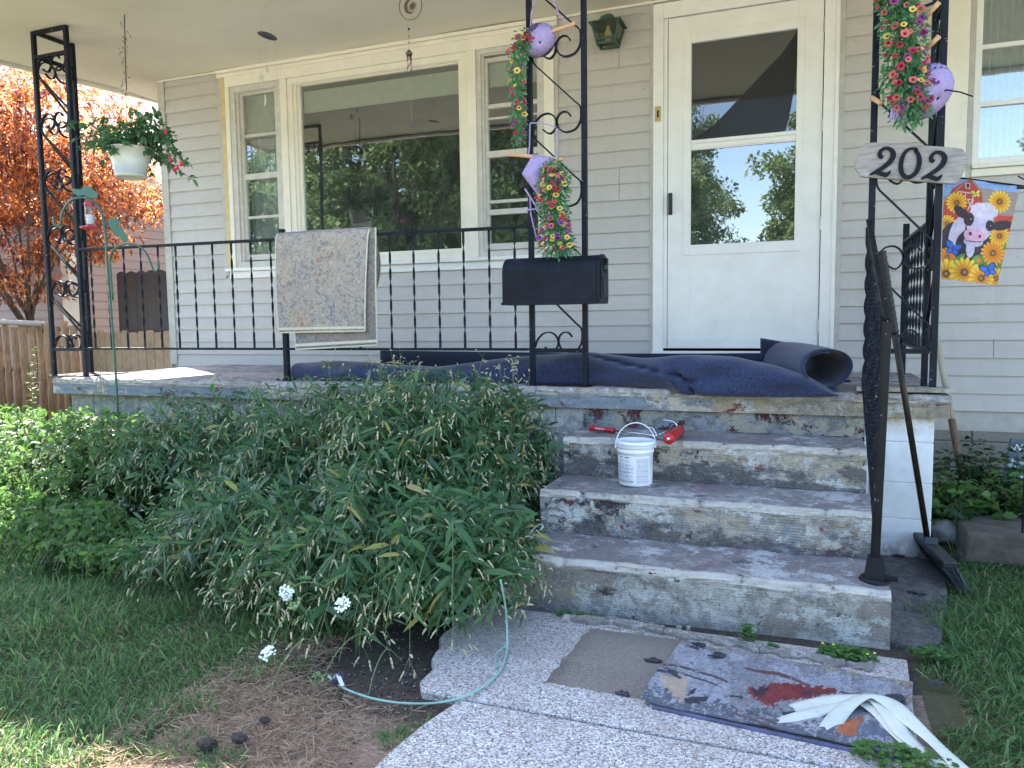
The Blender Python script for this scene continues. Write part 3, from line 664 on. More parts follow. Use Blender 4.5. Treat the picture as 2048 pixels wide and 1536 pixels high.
# broken cement along the foot of the steps
rub = thing('cement_debris', 'jagged strip of broken cement at the foot of the bottom step', 'rubble', (-.4, -2.5, 0))
m_rub = peel_mat('broken_cement', (.33, .32, .29), [((.20, .18, .16), 6, .5, .06), ((.44, .43, .40), 9, .58, .04)], 1, 0, off=21)
pts_top = [(1130,1232),(1230,1238),(1330,1256),(1450,1275),(1520,1290),(1600,1300),(1690,1318),(1745,1322)]
for (i0, i1, wd, tz) in ((0, 2, .045, .045), (2, 4, .055, .040), (4, 6, .06, .038), (6, 7, .05, .034)):
    top = []; bot = []
    N = 14
    for k in range(N+1):
        q = i0+(i1-i0)*k/N; a = int(min(q, len(pts_top)-1.001)); fr = q-a
        px = pts_top[a][0]*(1-fr)+pts_top[a+1][0]*fr; py = pts_top[a][1]*(1-fr)+pts_top[a+1][1]*fr
        P = hZ(px, py, .03); e = .010*n1(P[0]*6, i0)
        top.append((P[0], P[1]-.016+e, tz)); bot.append((P[0], P[1]-.016-wd*(.6+.35*n1(P[0]*4, i0+3)), tz-.006))
    m = MB(); m.prism(bot+top[::-1], (0, 0, -.05)); m.build('cement_chunk', m_rub, rub, bevel=.004)
for k in range(26):
    q = random.random()*6.9; a = int(q); fr = q-a
    P = hZ(pts_top[a][0]*(1-fr)+pts_top[a+1][0]*fr, pts_top[a][1]*(1-fr)+pts_top[a+1][1]*fr+random.uniform(-8, 22), .022)
    s = random.uniform(.006, .02); m = MB(); nn = 7
    m.prism([(P[0]+s*random.uniform(.6, 1.2)*math.cos(2*PI*j/nn), P[1]+s*random.uniform(.5, 1.1)*math.sin(2*PI*j/nn), .022+s*.5) for j in range(nn)], (0, 0, -s*.5-.01)); m.build('cement_fragment', m_rub, rub)

# ================================================================== ironwork
MODV = .3665
U, MOD = .250, MODV
def scroll_strap(org, dx, ztop, inner):
    """one S strap: curl at left of level ztop, diagonal, curl at right of the level below. org: left leg inner point, dx: unit vector between legs"""
    A = [(.21,-.10),(.27,-.16),(.37,-.20),(.46,-.13),(.5,0),(.46,.11),(.39,.175),(.31,.20),(.20,.185),(.11,.12),(.035,.02),(.0,-.10),(.012,-.20),(.06,-.29)]
    B = [(.985,.27),(1.0,.12),(.99,0),(.95,-.09),(.87,-.17),(.71,-.205),(.60,-.165),(.53,-.09),(.5,.02),(.525,.12),(.59,.185),(.67,.20),(.74,.17),(.79,.10)]
    k = inner/1.0
    pts = [(a, ztop+b*U) for a, b in A]; n = 8
    zl = ztop-MOD; e = (B[0][0], zl+B[0][1]*U)
    for i in range(1, n): q = i/n; pts.append((pts[len(A)-1][0]*(1-q)+e[0]*q, pts[len(A)-1][1]*(1-q)+e[1]*q))
    pts += [(a, zl+b*U) for a, b in B]
    return [V(org[0]+dx[0]*inner*(.01+.98*a), org[1]+dx[1]*inner*(.01+.98*a), z) for a, z in pts]
def catmull(P, k=3):
    P = [V(*p) for p in P]; out = []
    for i in range(len(P)-1):
        p0 = P[max(i-1, 0)]; p1 = P[i]; p2 = P[i+1]; p3 = P[min(i+2, len(P)-1)]
        for j in range(k):
            t = j/k; out.append(.5*((2*p1)+(-p0+p2)*t+(2*p0-5*p1+4*p2-p3)*t*t+(-p0+3*p1-3*p2+p3)*t**3))
    out.append(P[-1]); return out
def iron_column(label, legs, panels, flip=False, lvl=range(0, 6)):
    """legs: list of (x,y); panels: pairs of leg indices"""
    c = thing('iron_column', label, 'column', (legs[0][0], legs[0][1], SZ), 'wrought iron porch columns')
    for x, y in legs:
        m = MB(); m.box((x-.0135, y-.0135, SZ+.004), (x+.0135, y+.0135, CZ(y)-.002)); m.build('leg', m_iron, c, bevel=.003)
    for a, b in panels:
        A, B = V(*legs[a], 0), V(*legs[b], 0); d = B-A; L = np.linalg.norm(d); d /= L; side = np.cross(d, [0, 0, 1.0])
        inner = L-.027; o = A+d*.0135
        for z in (.925, CZ((A[1]+B[1])/2)-.17, CZ((A[1]+B[1])/2)-.012):
            m = MB(); m.bar(tuple(A[:2]+d[:2]*.0135)+(z,), tuple(B[:2]-d[:2]*.0135)+(z,), .024, .022); m.build('cross_bar', m_iron, c)
        for k in lvl:
            z = .968+MOD*(k+1)
            P = scroll_strap(o, d, z, inner)
            if k == max(lvl): pass
            P = [p for p in P]
            if k == max(lvl):   # top strap starts at the upper scroll but is cut at the bar
                P = P[:]
            m = MB(); m.strap(catmull(P, 2), .016, .0075, side); m.build('scroll', m_iron, c, smooth=False)
        # bottom left scroll, ends on the bar
        P = scroll_strap(o, d, .968, inner)[:13]; m = MB(); m.strap(catmull(P[:-1], 2), .016, .0075, side); m.build('scroll', m_iron, c)
        P = scroll_strap(o, d, .968+MOD*(max(lvl)+2), inner)[-14:]; m = MB(); m.strap(catmull(P, 2), .016, .0075, side)
        if max(lvl) >= 4: m.build('scroll', m_iron, c)
    m = MB(); xs = [l[0] for l in legs]; ys = [l[1] for l in legs]
    m.box((min(xs)-.03, min(ys)-.03, SZ+.001), (max(xs)+.03, (max(ys) if len(legs) > 2 else ys[0])+.03, SZ+.007))
    m.build('base_plate', m_iron_worn, c)
    return c
Yc = -1.36
colL = iron_column('black wrought iron corner column with scrolls, left of the railing', [(-4.825, Yc), (-4.530, Yc), (-4.825, Yc+.29)], [(0, 1), (0, 2)], lvl=range(0, 5))
colM = iron_column('black wrought iron flat column carrying the mailbox and purple hanging planters', [(-1.345, Yc), (-1.060, Yc)], [(0, 1)], lvl=range(0, 5))
colR = iron_column('black wrought iron corner column carrying the 202 sign beside the steps', [(.246, Yc), (.505, Yc), (.505, Yc+.27)], [(0, 1), (1, 2)], lvl=range(0, 5))
# plate of rusty metal under the right hand column
pl = MB(); pl.box((.20, -1.435, SZ+.008), (.57, -1.32, SZ+.026)); pl.build('dirty_foot_plate', m_slabdirt, colR, bevel=.003)
def twisted(m, x, y, z0, z1, w=.0135, t=.004, turns=3.0, ph=0, n=44):
    vs = []; fs = []
    for i in range(n+1):
        q = i/n; z = z0+(z1-z0)*q; a = ph+PI*2*turns*min(1, max(0, (q-.08)/.84))
        ca, sa = math.cos(a), math.sin(a)
        for u, v_ in ((-w/2, -t/2), (w/2, -t/2), (w/2, t/2), (-w/2, t/2)): vs.append((x+u*ca-v_*sa, y+u*sa+v_*ca, z))
    for i in range(n):
        for k in range(4): fs.append((i*4+k, i*4+(k+1) % 4, (i+1)*4+(k+1) % 4, (i+1)*4+k))
    m.add(vs, fs)
def railing(label, p, q, zt, zb, xs, y, axis='x', post=None, grp=None):
    r = thing('iron_railing', label, 'railing', ((p[0]+q[0])/2, (p[1]+q[1])/2, zb), grp)
    m = MB(); m.bar((*p, zt[0]), (*q, zt[1]), .034, .016); m.build('top_rail', m_iron, r, bevel=.003)
    m = MB(); m.bar((*p, zb), (*q, zb), .026, .014); m.build('bottom_rail', m_iron, r, bevel=.002)
    for k, t in enumerate(xs):
        X = p[0]+(q[0]-p[0])*t; Y = p[1]+(q[1]-p[1])*t; z1 = zt[0]+(zt[1]-zt[0])*t
        m = MB(); twisted(m, X, Y, zb+.006, z1-.006, ph=.3*random.random()); m.build('baluster', m_iron, r)
    return r
zb = .930
x0, x1 = -4.515, -2.91; n = 11
railing('black railing of twisted bars between the left corner column and the rug', (x0, Yc), (x1-.015, Yc), (1.585, 1.573), zb, [(i+.6)/n for i in range(n)], Yc, grp='porch railings')
x0, x1 = -2.88, -1.359
xs = [(hY(px, 560, Yc)[0]-x0)/(x1-x0) for px in (615, 665, 717, 781, 828, 878, 928, 979, 1030)]
railing('black railing of twisted bars between the rug and the mailbox column', (x0, Yc), (x1, Yc), (1.573, 1.562), zb, xs, Yc, grp='porch railings')
po = thing('railing_post', 'square black railing post behind the left edge of the hanging rug', 'post', (-2.897, Yc, SZ))
m = MB(); m.box((-2.911, Yc-.015, SZ+.004), (-2.881, Yc+.015, 1.632)); m.build('post', m_iron, po, bevel=.003)
m = MB(); m.box((-2.945, Yc-.04, SZ+.001), (-2.85, Yc+.04, SZ+.012)); m.build('foot_plate', m_iron_worn, po)
rr = railing('black side railing running from the 202 column back to the house wall', (.505, Yc+.285), (.505, -.20), (1.50, 1.50), .92, [(i+.7)/7 for i in range(7)], 0, grp='porch railings')
m = MB(); m.box((.488, -.20, SZ), (.520, -.17, 1.60)); m.build('end_post', m_iron, rr, bevel=.003)
# handrail down the steps
NX = .222
hr = thing('stair_handrail', 'black stair handrail with twisted bars and square newel post on the bottom step', 'handrail', (NX, -2.30, .19))
ny = -2.335; m = MB(); m.bar((NX-.004, ny, .195), (NX+.016, ny+.01, 1.062), .023, .025); m.build('newel_post', m_iron_worn, hr, bevel=.004)
m = MB(); frus(m, (NX, ny), .066, .048, .199, .275); m.lathe((NX, ny, .191), [(.052, 0), (.052, .006), (.044, .014)], 24); m.bar((NX+.03, ny-.03, .215), (NX+.065, ny-.035, .213), .018, .018)
m.build('newel_foot', plain('black_moulded_foot', (.010, .011, .014), .5, spec=.2), hr, bevel=.003)
m = MB(); m.bar((NX+.012, Yc-.02, 1.50), (NX+.016, ny+.012, 1.072), .023, .014); m.build('hand_rail', m_iron_worn, hr, bevel=.004)
m = MB(); m.bar((NX+.008, Yc-.02, .80), (NX+.004, ny+.02, .335), .022, .014); m.build('bottom_rail', m_iron, hr, bevel=.002)
for k in range(9):
    t = (k+.5)/9; y = Yc-.02+(ny-Yc+.02)*t; m = MB(); twisted(m, NX+.008, y, .80-.465*t+.01, 1.50-.428*t-.012, w=.022, turns=3, ph=k*.4); m.build('baluster', m_iron, hr)

# ================================================================== mailbox
mb = thing('mailbox', 'black domed metal mailbox fixed across the flat iron column', 'mailbox', (-1.22, -1.46, 1.165))
m_mail = iron_mat('mailbox_enamel', (.006, .0075, .012), .42, .10)
A0, A1 = -1.435, -.950; yb_, yf_ = -1.382, -1.552; zb_, zm_ = 1.168, 1.315
def arch(inset=0, n=14):
    r = (yb_-yf_)/2-inset; c = (yb_+yf_)/2
    pts = [(c-r, zb_+inset)]
    for i in range(n+1): a = PI-PI*i/n; pts.append((c+r*math.cos(a), zm_+r*.92*math.sin(a)))
    pts.append((c+r, zb_+inset)); return pts
m = MB(); m.prism([(A0, y, z) for y, z in arch()], (A1-A0, 0, 0)); m.build('body', m_mail, mb, bevel=.003)
m = MB(); m.prism([(A1+.001, y, z) for y, z in arch(-.004)], (.014, 0, 0)); m.build('door', m_mail, mb, bevel=.002)
m = MB(); m.prism([(A1+.0155, y, z) for y, z in arch(.014)], (.004, 0, 0)); m.box((A1+.0195, -1.48, 1.345), (A1+.034, -1.455, 1.375)); m.box((A1+.0195, -1.51, 1.20), (A1+.0225, -1.425, 1.29))
P = [(0,.04),(.012,.018),(.034,.022),(.02,.004),(.03,-.02),(.006,-.01),(0,-.034),(-.006,-.01),(-.03,-.02),(-.02,.004),(-.034,.022),(-.012,.018)]
m.prism([(A1+.0195, -1.467+a, 1.335+b) for a, b in P], (.004, 0, 0)); m.build('door_panel', m_mail, mb, bevel=.001)
m = MB(); m.box((A0-.004, yf_-.004, zb_-.010), (A1+.012, yb_+.004, zb_+.004)); m.build('floor_lip', m_iron, mb)
for x in (A0+.04, A0+.2, A0+.34, A1-.04): m = MB(); m.lathe((x, yf_-.004, zb_-.003), [(.004, 0), (.003, .003)], 8, axis=(0, -1, 0)); m.build('rivet', m_iron, mb)

# ================================================================== numbered board
sg = thing('house_number_board', 'weathered grey wooden board with black numerals 202 on the right column', 'sign', (.39, -1.40, 1.73))
def S(cx, cy, Y=-1.392): return hY(1680+cx/4.266, 260+cy/4.266, Y)
def wood_mat(name, c1, c2, ax=(2, 30, 30), rough=.8):
    t = NT(name); n = t.noise(3, 6, .7, co=t.mapping(ax)); c = t.mix(t.ramp(n, [(.3, 0), (.72, 1)]), c1, c2)
    n2 = t.noise(5, 4, .6); c = t.mix(t.math('MULTIPLY', t.ramp(n2, [(.5, 0), (.8, 1)]), .5), c, tuple(a*.45 for a in c1))
    t.set(c, rough, 0, .25); t.bump(n, .5, .003); return t.m
m_board = wood_mat('weathered_board', (.20, .175, .16), (.46, .42, .385), (3, 30, 34))
OUT = [(165,185),(185,150),(215,120),(290,112),(900,152),(1040,168),(1060,200),(1088,235),(1085,290),(1062,330),(1040,385),(1005,455),(980,468),(870,462),(250,412),(165,405),(150,370),(126,330),(128,285),(150,240)]
pl_ = [S(a, b, -1.378) for a, b in OUT]; m = MB(); m.prism([tuple(p) for p in pl_][::-1], (0, -.022, 0)); m.build('board', m_board, sg, bevel=.004)
def stroke(m, pts, Y=-1.4005, th=.007):
    P = catmull([(a, b, 0) for a, b, w in pts], 5); n = len(P)
    W = np.interp(np.linspace(0, len(pts)-1, n), range(len(pts)), [w for _, _, w in pts]); L = []; R = []
    for i in range(n):
        d = P[min(i+1, n-1)]-P[max(i-1, 0)]; d /= np.linalg.norm(d)+1e-9; nx, ny_ = -d[1], d[0]
        L.append(S(P[i][0]+nx*W[i]/2, P[i][1]+ny_*W[i]/2, Y)); R.append(S(P[i][0]-nx*W[i]/2, P[i][1]-ny_*W[i]/2, Y))
    off = V(0, -th, 0); vs = []
    for l, r in zip(L, R): vs += [l, r, r+off, l+off]
    fs = []
    for i in range(n-1):
        for k in range(4): fs.append((i*4+k, i*4+(k+1) % 4, (i+1)*4+(k+1) % 4, (i+1)*4+k))
    fs += [(3,2,1,0), tuple((n-1)*4+k for k in range(4))]
    m.add(vs, fs)
m_num = plain('black_numeral', (.006, .007, .013), .55, spec=.2)
def two(ox, oy):
    m = MB(); stroke(m, [(372+ox,222+oy,6),(350+ox,232+oy,34),(338+ox,210+oy,40),(352+ox,176+oy,28),(392+ox,156+oy,26),(436+ox,172+oy,38),(454+ox,212+oy,48),(434+ox,262+oy,44),(388+ox,306+oy,38),(330+ox,344+oy,32),(270+ox,376+oy,22),(252+ox,384+oy,6)])
    stroke(m, [(255+ox,382+oy,8),(300+ox,364+oy,26),(345+ox,372+oy,38),(388+ox,384+oy,38),(416+ox,368+oy,26),(432+ox,346+oy,5)], th=.0065)
    m.build('numeral', m_num, sg)
two(0, 0); two(438, 34)
m = MB(); stroke(m, [(640,172,30),(668,215,38),(676,280,44),(655,350,40),(610,396,34),(562,404,36),(528,370,40),(518,310,42),(530,240,36),(562,184,28),(606,160,20),(648,164,26),(655,185,14)]); m.build('numeral', m_num, sg)
for a, b in ((230, 380), (870, 200)):
    p = S(a, b, -1.400); MB().lathe(tuple(p), [(.004, 0), (.003, .002)], 8, axis=(0, -1, 0)).build('screw', m_steel, sg)
# ================================================================== things on the porch
def felt(name, c1, c2, sc=260):
    t = NT(name); n = t.noise(sc, 4, .8, co=t.mapping((1, 1, .35))); c = t.mix(t.ramp(n, [(.35, 0), (.68, 1)]), c1, c2)
    n2 = t.noise(8, 4, .6); c = t.mix(t.math('MULTIPLY', t.ramp(n2, [(.4, 0), (.8, 1)]), .25), c, tuple(a*.6 for a in c1)); n3 = t.noise(190, 3, .8, co=t.mapping((.5, 1, 1))); c = t.mix(t.math('MULTIPLY', t.ramp(n3, [(.56, 0), (.66, 1)]), .40), c, tuple(min(1, a*2.0) for a in c2)); c = t.mix(t.math('MULTIPLY', t.ramp(n3, [(.34, 1), (.43, 0)]), .6), c, tuple(a*.4 for a in c1))
    t.set(c, .95, 0, .1); t.p.inputs['Sheen Weight'].default_value = .25; t.bump(n, .6, .003); return t.m
m_felt = felt('blue_felt', (.014, .019, .046), (.055, .072, .140))
m_feltback = felt('navy_backing', (.012, .015, .03), (.022, .028, .05))
cp = thing('outdoor_carpet', 'loosely rolled blue felt outdoor carpet lying along the porch edge', 'carpet', (-1.2, -1.2, SZ))
# long collapsed roll: (pixel x, top y, bottom y, front face y-plane)
STN = [(583,728,762,-1.30),(640,722,766,-1.33),(700,724,767,-1.33),(780,731,767,-1.32),(860,734,767,-1.31),(930,727,766,-1.31),(1000,717,766,-1.30),(1060,711,767,-1.29),(1120,708,768,-1.28),(1175,706,770,-1.29),(1215,710,774,-1.33),(1260,716,780,-1.37),(1310,715,785,-1.41),(1360,712,790,-1.45),(1410,712,793,-1.475),(1470,716,795,-1.485),(1530,729,796,-1.49),(1571,739,796,-1.485),(1608,751,796,-1.48),(1639,768,795,-1.47),(1664,783,794,-1.46),(1676,790,793,-1.45)]
N = 300; rows = []
px_ = np.linspace(STN[0][0], STN[-1][0], N)
tp = np.interp(px_, [s[0] for s in STN], [s[1] for s in STN]); bt = np.interp(px_, [s[0] for s in STN], [s[2] for s in STN]); yf = np.interp(px_, [s[0] for s in STN], [s[3] for s in STN])
ker = np.ones(9)/9; sm = lambda a: np.convolve(np.pad(a, 4, 'edge'), ker, 'valid'); tp, bt, yf = sm(tp), sm(bt), sm(yf)
for i in range(N):
    B = hY(px_[i], bt[i], yf[i]); x = B[0]; dep = .17+.03*math.sin(i*.11)
    yb = yf[i]+dep; T = hY(px_[i], tp[i], yf[i]+dep*.45)
    zt = T[2]; q_ = min(1, max(0, (-1.42-yf[i])/.04)); zb2 = (SZ+.004)*(1-q_)+(B[2]+.004)*q_
    H = zt-zb2; row = []
    for j in range(22):
        a = j/21
        if a < .62:   # front going up and over
            q = a/.62; ang = -PI*.5+q*PI*1.0
            y = yf[i]+dep*.42*(1-math.cos(max(-PI/2, ang)))*.5 if False else yf[i]+dep*.5*(1-math.sin(PI*(.5+q*.5)))*1.0
            z = zb2+H*math.sin(PI*.5*q)
            y -= .018*math.sin(PI*q)
        else:
            q = (a-.62)/.38; y = yf[i]+dep*(.5+.5*math.sin(PI*.5*q)); z = zb2+H*(math.cos(PI*.5*q))*(1)+(SZ+.004-zb2)*(1-math.cos(PI*.5*q))
        # creases
        wv = .007*math.sin(x*9+z*40+1)+.004*math.sin(x*23-z*60)
        pyy = bt[i]-(bt[i]-tp[i])*(z-zb2)/max(H, .01); cr = 0
        if a < .75:
            pp = px_[i]; l1 = 713+(pp-1180)*.25; w1 = 1/(1+math.exp(-(pp-1185)/8))*1/(1+math.exp((pp-1395)/10)); cr -= .055*w1*math.exp(-((pyy-l1)/3.6)**2); cr += .036*w1*math.exp(-((pyy-l1-9)/7)**2)
            l2 = 1350+(pyy-760)*.9; cr -= .046*math.exp(-((pp-l2-14)/7)**2)*(1 if pyy > 752 else math.exp(-((752-pyy)/8)**2)); cr += .016*math.exp(-((pp-l2+10)/12)**2)*(1 if pyy > 745 else 0)
            cr += .014*math.sin(pp*.021)*math.sin(pyy*.11)
        row.append((x, y-wv*math.sin(PI*a)-cr, z+.35*wv*math.sin(PI*a)))
    rows.append(row)
m = MB(); m.grid(np.array(rows)[:, ::-1]); o = m.build('long_fold', m_felt, cp, smooth=True, solid=.006)
# inner dark layer seen behind the fold
rows = []
for i in range(90):
    q = i/89; px = 760+q*(1698-760); ty = np.interp(px, [760, 1000, 1200, 1400, 1530, 1600, 1690, 1698], [701, 704, 707, 707, 706, 706, 711, 713])
    T = hY(px, ty, -.62+.05*math.sin(q*9)); x, y0, zt = T
    row = [(x, y0-.26, SZ+.006), (x, y0-.10, SZ+.006), (x, y0-.03, SZ+.008), (x, y0-.004, SZ+.02), (x, y0, (SZ+zt)/2), (x, y0+.004, zt)]
    rows.append(row)
m = MB(); m.grid(np.array(rows)[:, ::-1]); m.build('rear_fold', m_feltback, cp, smooth=True, solid=.006)
# spiral roll at the right end
F0 = hY(1654, 755, -1.38); R0 = .114; F0[2] = SZ+.006+R0*.86
ax = hY(1560, 712, -.86)-F0; ax[2] = 0; ax /= np.linalg.norm(ax); Lr = .50; sd = np.cross(ax, [0, 0, 1.0])
rows = []
for i in range(14):
    q = i/13; row = []
    for j in range(70):
        a = -PI*.62+j/69*PI*3.15; r = R0*(1-.20*(j/69))+.004*math.sin(3*a+q*4); sq = .84+.04*math.sin(q*3)
        c = F0+ax*Lr*q*(1)+V(0, 0, .012*q)
        ext = .05*math.exp(-((a+.2)/.9)**2)*(1-q) # lip reaches forward
        row.append(tuple(c-ax*ext+sd*(-r*math.cos(a)*1.12)+V(0, 0, r*math.sin(a)*sq)))
    rows.append(row)
m = MB(); m.grid(np.array(rows)); m.build('end_roll', m_felt, cp, smooth=True, solid=.007)
m = MB(); P0 = hY(1522, 676, -.93); rows = []
for i in range(14):
    q = i/13; P = hY(1521+q*52, 676+q*9, -.95-.02*math.sin(q*5)); Q = hY(1521+q*40, 722+q*4, -1.0); rows.append([tuple(P*(1-k/5)+Q*(k/5)) for k in range(6)])
m.grid(np.array(rows)); m.build('upturned_flap', m_feltback, cp, smooth=True, solid=.006)
m = MB(); G = [[tuple(hZ(p, y, SZ+.0085+.006*math.sin(p*.02+y))) for y in (725, 740, 755, 768)] for p in range(1440, 1660, 12)]
m.grid(np.array(G)); m.build('flat_layer', m_feltback, cp, smooth=True, solid=.004)

# ------------------------------------------------------------------ rug over the rail
def rug_mat(name, dark=0):
    t = NT(name); cob = t.mapping((1, 1, 1))
    n = t.noise(17, 5, .85, co=cob, dist=2.2); n2 = t.noise(30, 5, .85, co=t.mapping((1, 1, 1), (3, 3, 3)), dist=2); r3 = t.noise(6, 3, .6, dist=.5)
    base = t.mix(t.ramp(r3, [(.38, 0), (.62, 1)]), (.40, .33, .265), (.46, .365, .255))
    c = t.mix(t.ramp(n, [(.50, 0), (.55, 1)]), base, (.19, .175, .185))
    c = t.mix(t.math('MULTIPLY', t.ramp(n2, [(.52, 0), (.60, 1)]), .8), c, (.58, .53, .46))
    x, y, z = t.sep()
    # medallion rings
    v = t.voro(6, rnd=.15, co=t.mapping((1, .05, 1))); rg = t.math('SINE', t.math('MULTIPLY', v, 150)); c = t.mix(t.math('MULTIPLY', t.ramp(rg, [(.55, 0), (.8, 1)]), t.math('MULTIPLY', t.ramp(n2, [(.42, 0), (.56, 1)]), .75)), c, (.20, .20, .26))
    rust = t.ramp(t.noise(5, 4, .7, co=t.mapping((1, 1, 1), (9, 0, 2))), [(.60, 0), (.66, 1)]); c = t.mix(t.math('MULTIPLY', rust, t.math('MULTIPLY', t.ramp(n, [(.45, 0), (.55, 1)]), .6)), c, (.40, .20, .12))
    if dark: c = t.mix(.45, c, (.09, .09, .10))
    f = t.noise(400, 2); c = t.mix(t.math('MULTIPLY', f, .25), c, (.25, .23, .2))
    t.set(c, .95, 0, .1); t.bump(t.noise(300, 3), .6, .003); return t.m
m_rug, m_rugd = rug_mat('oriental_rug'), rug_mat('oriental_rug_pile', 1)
m_bind = plain('cream_binding', (.58, .53, .42), .9, bump=.3, scale=60)
rug = thing('rug', 'beige and grey oriental rug hanging folded over the black railing', 'rug', (-2.5, -1.38, 1.6))
def drape(pxl, pxr, ptop, pbotL, pbotR, Y, name, mat, off=0, bind=True, back=False, skew=0):
    A = hY(pxl, ptop, Y); B = hY(pxr, ptop-3, Y); C = hY(pxl+8+skew, pbotL, Y); D = hY(pxr-6+skew, pbotR, Y)
    nx, nz = 34, 40; G = np.zeros((nx+1, nz+1, 3)); zt = 1.597
    for i in range(nx+1):
        u = i/nx
        for j in range(nz+1):
            v = j/nz; top = A*(1-u)+B*u; bot = C*(1-u)+D*u; P = top*(1-v)+bot*v
            P[1] = Y-.006-.012*math.sin(PI*v*.9)*(.6+.4*math.sin(u*5+1))-.006*math.sin(u*7+v*3)*v
            if v < .05: q = v/.05; P[1] = Y+(-.006)*(q)+(.02)*(1-q); P[2] = zt+.006-(1-math.cos(q*PI/2))*(zt-(top*(.95)+bot*.05)[2]+.006)
            if back: P[1] = Y+.010*math.sin(u*4+v*3)
            G[i, j] = P
    m = MB(); m.grid(G if not back else G); o = m.build(name, mat, rug, smooth=True, solid=.007)
    if bind:
        m = MB(); m.tube(G[:, -1], .0058, 6); m.tube(G[0, :], .0052, 6); m.tube(G[-1, :], .0052, 6)
        b = G[:, -3:-1].copy(); b[:, :, 1] -= .0055; m.grid(b)
        m.build('binding', m_bind, o, smooth=True)
    return o
drape(553, 737, 466, 665, 662, -1.400, 'front_layer', m_rug)
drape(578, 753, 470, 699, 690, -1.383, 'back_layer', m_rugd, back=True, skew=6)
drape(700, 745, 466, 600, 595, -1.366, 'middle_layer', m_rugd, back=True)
m = MB(); G = []
for i in range(20):
    u = i/19; x0_ = hY(553, 466, -1.39)[0]; x1_ = hY(741, 462, -1.36)[0]; x = x0_+(x1_-x0_)*u
    G.append([(x, -1.392+.058*q, 1.592+.017*math.sin(PI*q)) for q in np.linspace(0, 1, 7)])
m.grid(np.array(G)); m.build('fold_over_rail', m_rug, rug, smooth=True, solid=.008)
m = MB(); rows = []
for k in range(14):
    q = k/13; P = hY(741+11*math.sin(PI*q), 470+q*125, -1.34); P2 = hY(748+12*math.sin(PI*min(1, q*1.05)), 470+q*128, -1.28); rows.append([P, (P+P2)/2+V(.004, 0, 0), P2])
m.grid(np.array(rows)); m.build('side_fold', m_rugd, rug, smooth=True, solid=.008)

# ------------------------------------------------------------------ purple macrame planters with artificial petunias
m_yarn = NT('lilac_yarn'); _w = m_yarn.noise(170, 3, .7); m_yarn.set(m_yarn.mix(m_yarn.ramp(_w, [(.3, 0), (.7, 1)]), (.28, .21, .43), (.50, .40, .66)), .9, 0, .15); m_yarn.bump(_w, .8, .004); m_yarn = m_yarn.m
m_dowel = wood_mat('pale_dowel', (.55, .30, .16), (.70, .45, .26), (30, 30, 4), .6)
m_hole = plain('weave_hole_shade', (.09, .05, .14), .9)
m_pleaf = leafmat('artificial_leaf', (.05, .20, .10), (.16, .34, .13), .5, .25)
m_pfl = {}
for nm, c in dict(crimson=(.36, .025, .05), magenta=(.26, .04, .17), yellow=(.58, .42, .09), coral=(.50, .11, .09), violet=(.16, .04, .22)).items():
    t = NT('petal_'+nm); r = t.sep()
    t.set(t.mix(t.ramp(t.math('SQRT', t.math('ADD', t.math('MULTIPLY', r[0], r[0]), t.math('MULTIPLY', r[1], r[1]))), [(.0035, 1), (.0055, 0)]), t.mix(t.rand(), tuple(a*.75 for a in c), tuple(min(1, a*1.2) for a in c)), (.02, .01, .02)), .6, 0, .3); m_pfl[nm] = t.m
def petunia(mat, r=.021):
    vs = [(0, 0, -.012)]; fs = []; n = 20
    for ring, rr in ((0, .22), (1, .6), (2, 1.0)):
        for k in range(n):
            a = 2*PI*k/n; lob = .86+.14*abs(math.cos(2.5*a)) if ring == 2 else 1
            vs.append((rr*r*lob*math.cos(a), rr*r*lob*math.sin(a), (-.004, .0015, .0005+.0016*math.cos(5*a))[ring]))
    for k in range(n): fs.append((0, 1+k, 1+(k+1) % n))
    for ring in (0, 1):
        for k in range(n): a = 1+ring*n; fs.append((a+k, a+n+k, a+n+(k+1) % n, a+(k+1) % n))
    me = bpy.data.meshes.new('flower'); me.from_pydata(vs, [], fs); me.materials.append(mat); me.polygons.foreach_set('use_smooth', [True]*len(fs)); return me
FM = {k: petunia(v, .0175) for k, v in m_pfl.items()}
# generic leaf generator --------------------------------------------------
LEAFP = {'lance': [(0, .0), (.25, .8), (.6, .85), (1, 0)], 'oval': [(0, .15), (.3, 1), (.7, .9), (1, 0)], 'blade': [(0, 1), (.5, .8), (1, 0)]}
def leaves(P, D, N, L, W, droop=.2, fold=.25, shape='lance'):
    """P base, D direction, N upper normal (n,3); L,W (n,). returns verts, tris"""
    P = np.asarray(P, float); D = D/np.linalg.norm(D, axis=1)[:, None]; S_ = np.cross(D, N); S_ /= np.linalg.norm(S_, axis=1)[:, None]+1e-9; Nn = np.cross(S_, D)
    prof = LEAFP[shape]; n = len(P); cols = []
    droop = np.broadcast_to(droop, n)
    for q, w in prof:
        c = P+D*(L*q)[:, None]-np.array([0, 0, 1.0])*(droop*L*q*q)[:, None]
        hw = (W*w*.5)[:, None]
        cols += [c-S_*hw+Nn*hw*fold, c, c+S_*hw+Nn*hw*fold]
    m = len(prof)*3; Vv = np.stack(cols, 1).reshape(-1, 3)
    t = []
    for i in range(len(prof)-1):
        a = i*3; b = a+3
        for s in (0, 1): t += [(a+s, a+s+1, b+s+1), (a+s, b+s+1, b+s)]
    t = [x for x in t]
    if prof[-1][1] == 0: t = t[:-4]+[(m-6, m-5, m-2), (m-5, m-4, m-2)]
    T = (np.arange(n)[:, None, None]*m+np.array(t)[None]).reshape(-1, 3)
    return Vv, T, m
def unit(a): return a/(np.linalg.norm(a, axis=-1, keepdims=True)+1e-9)
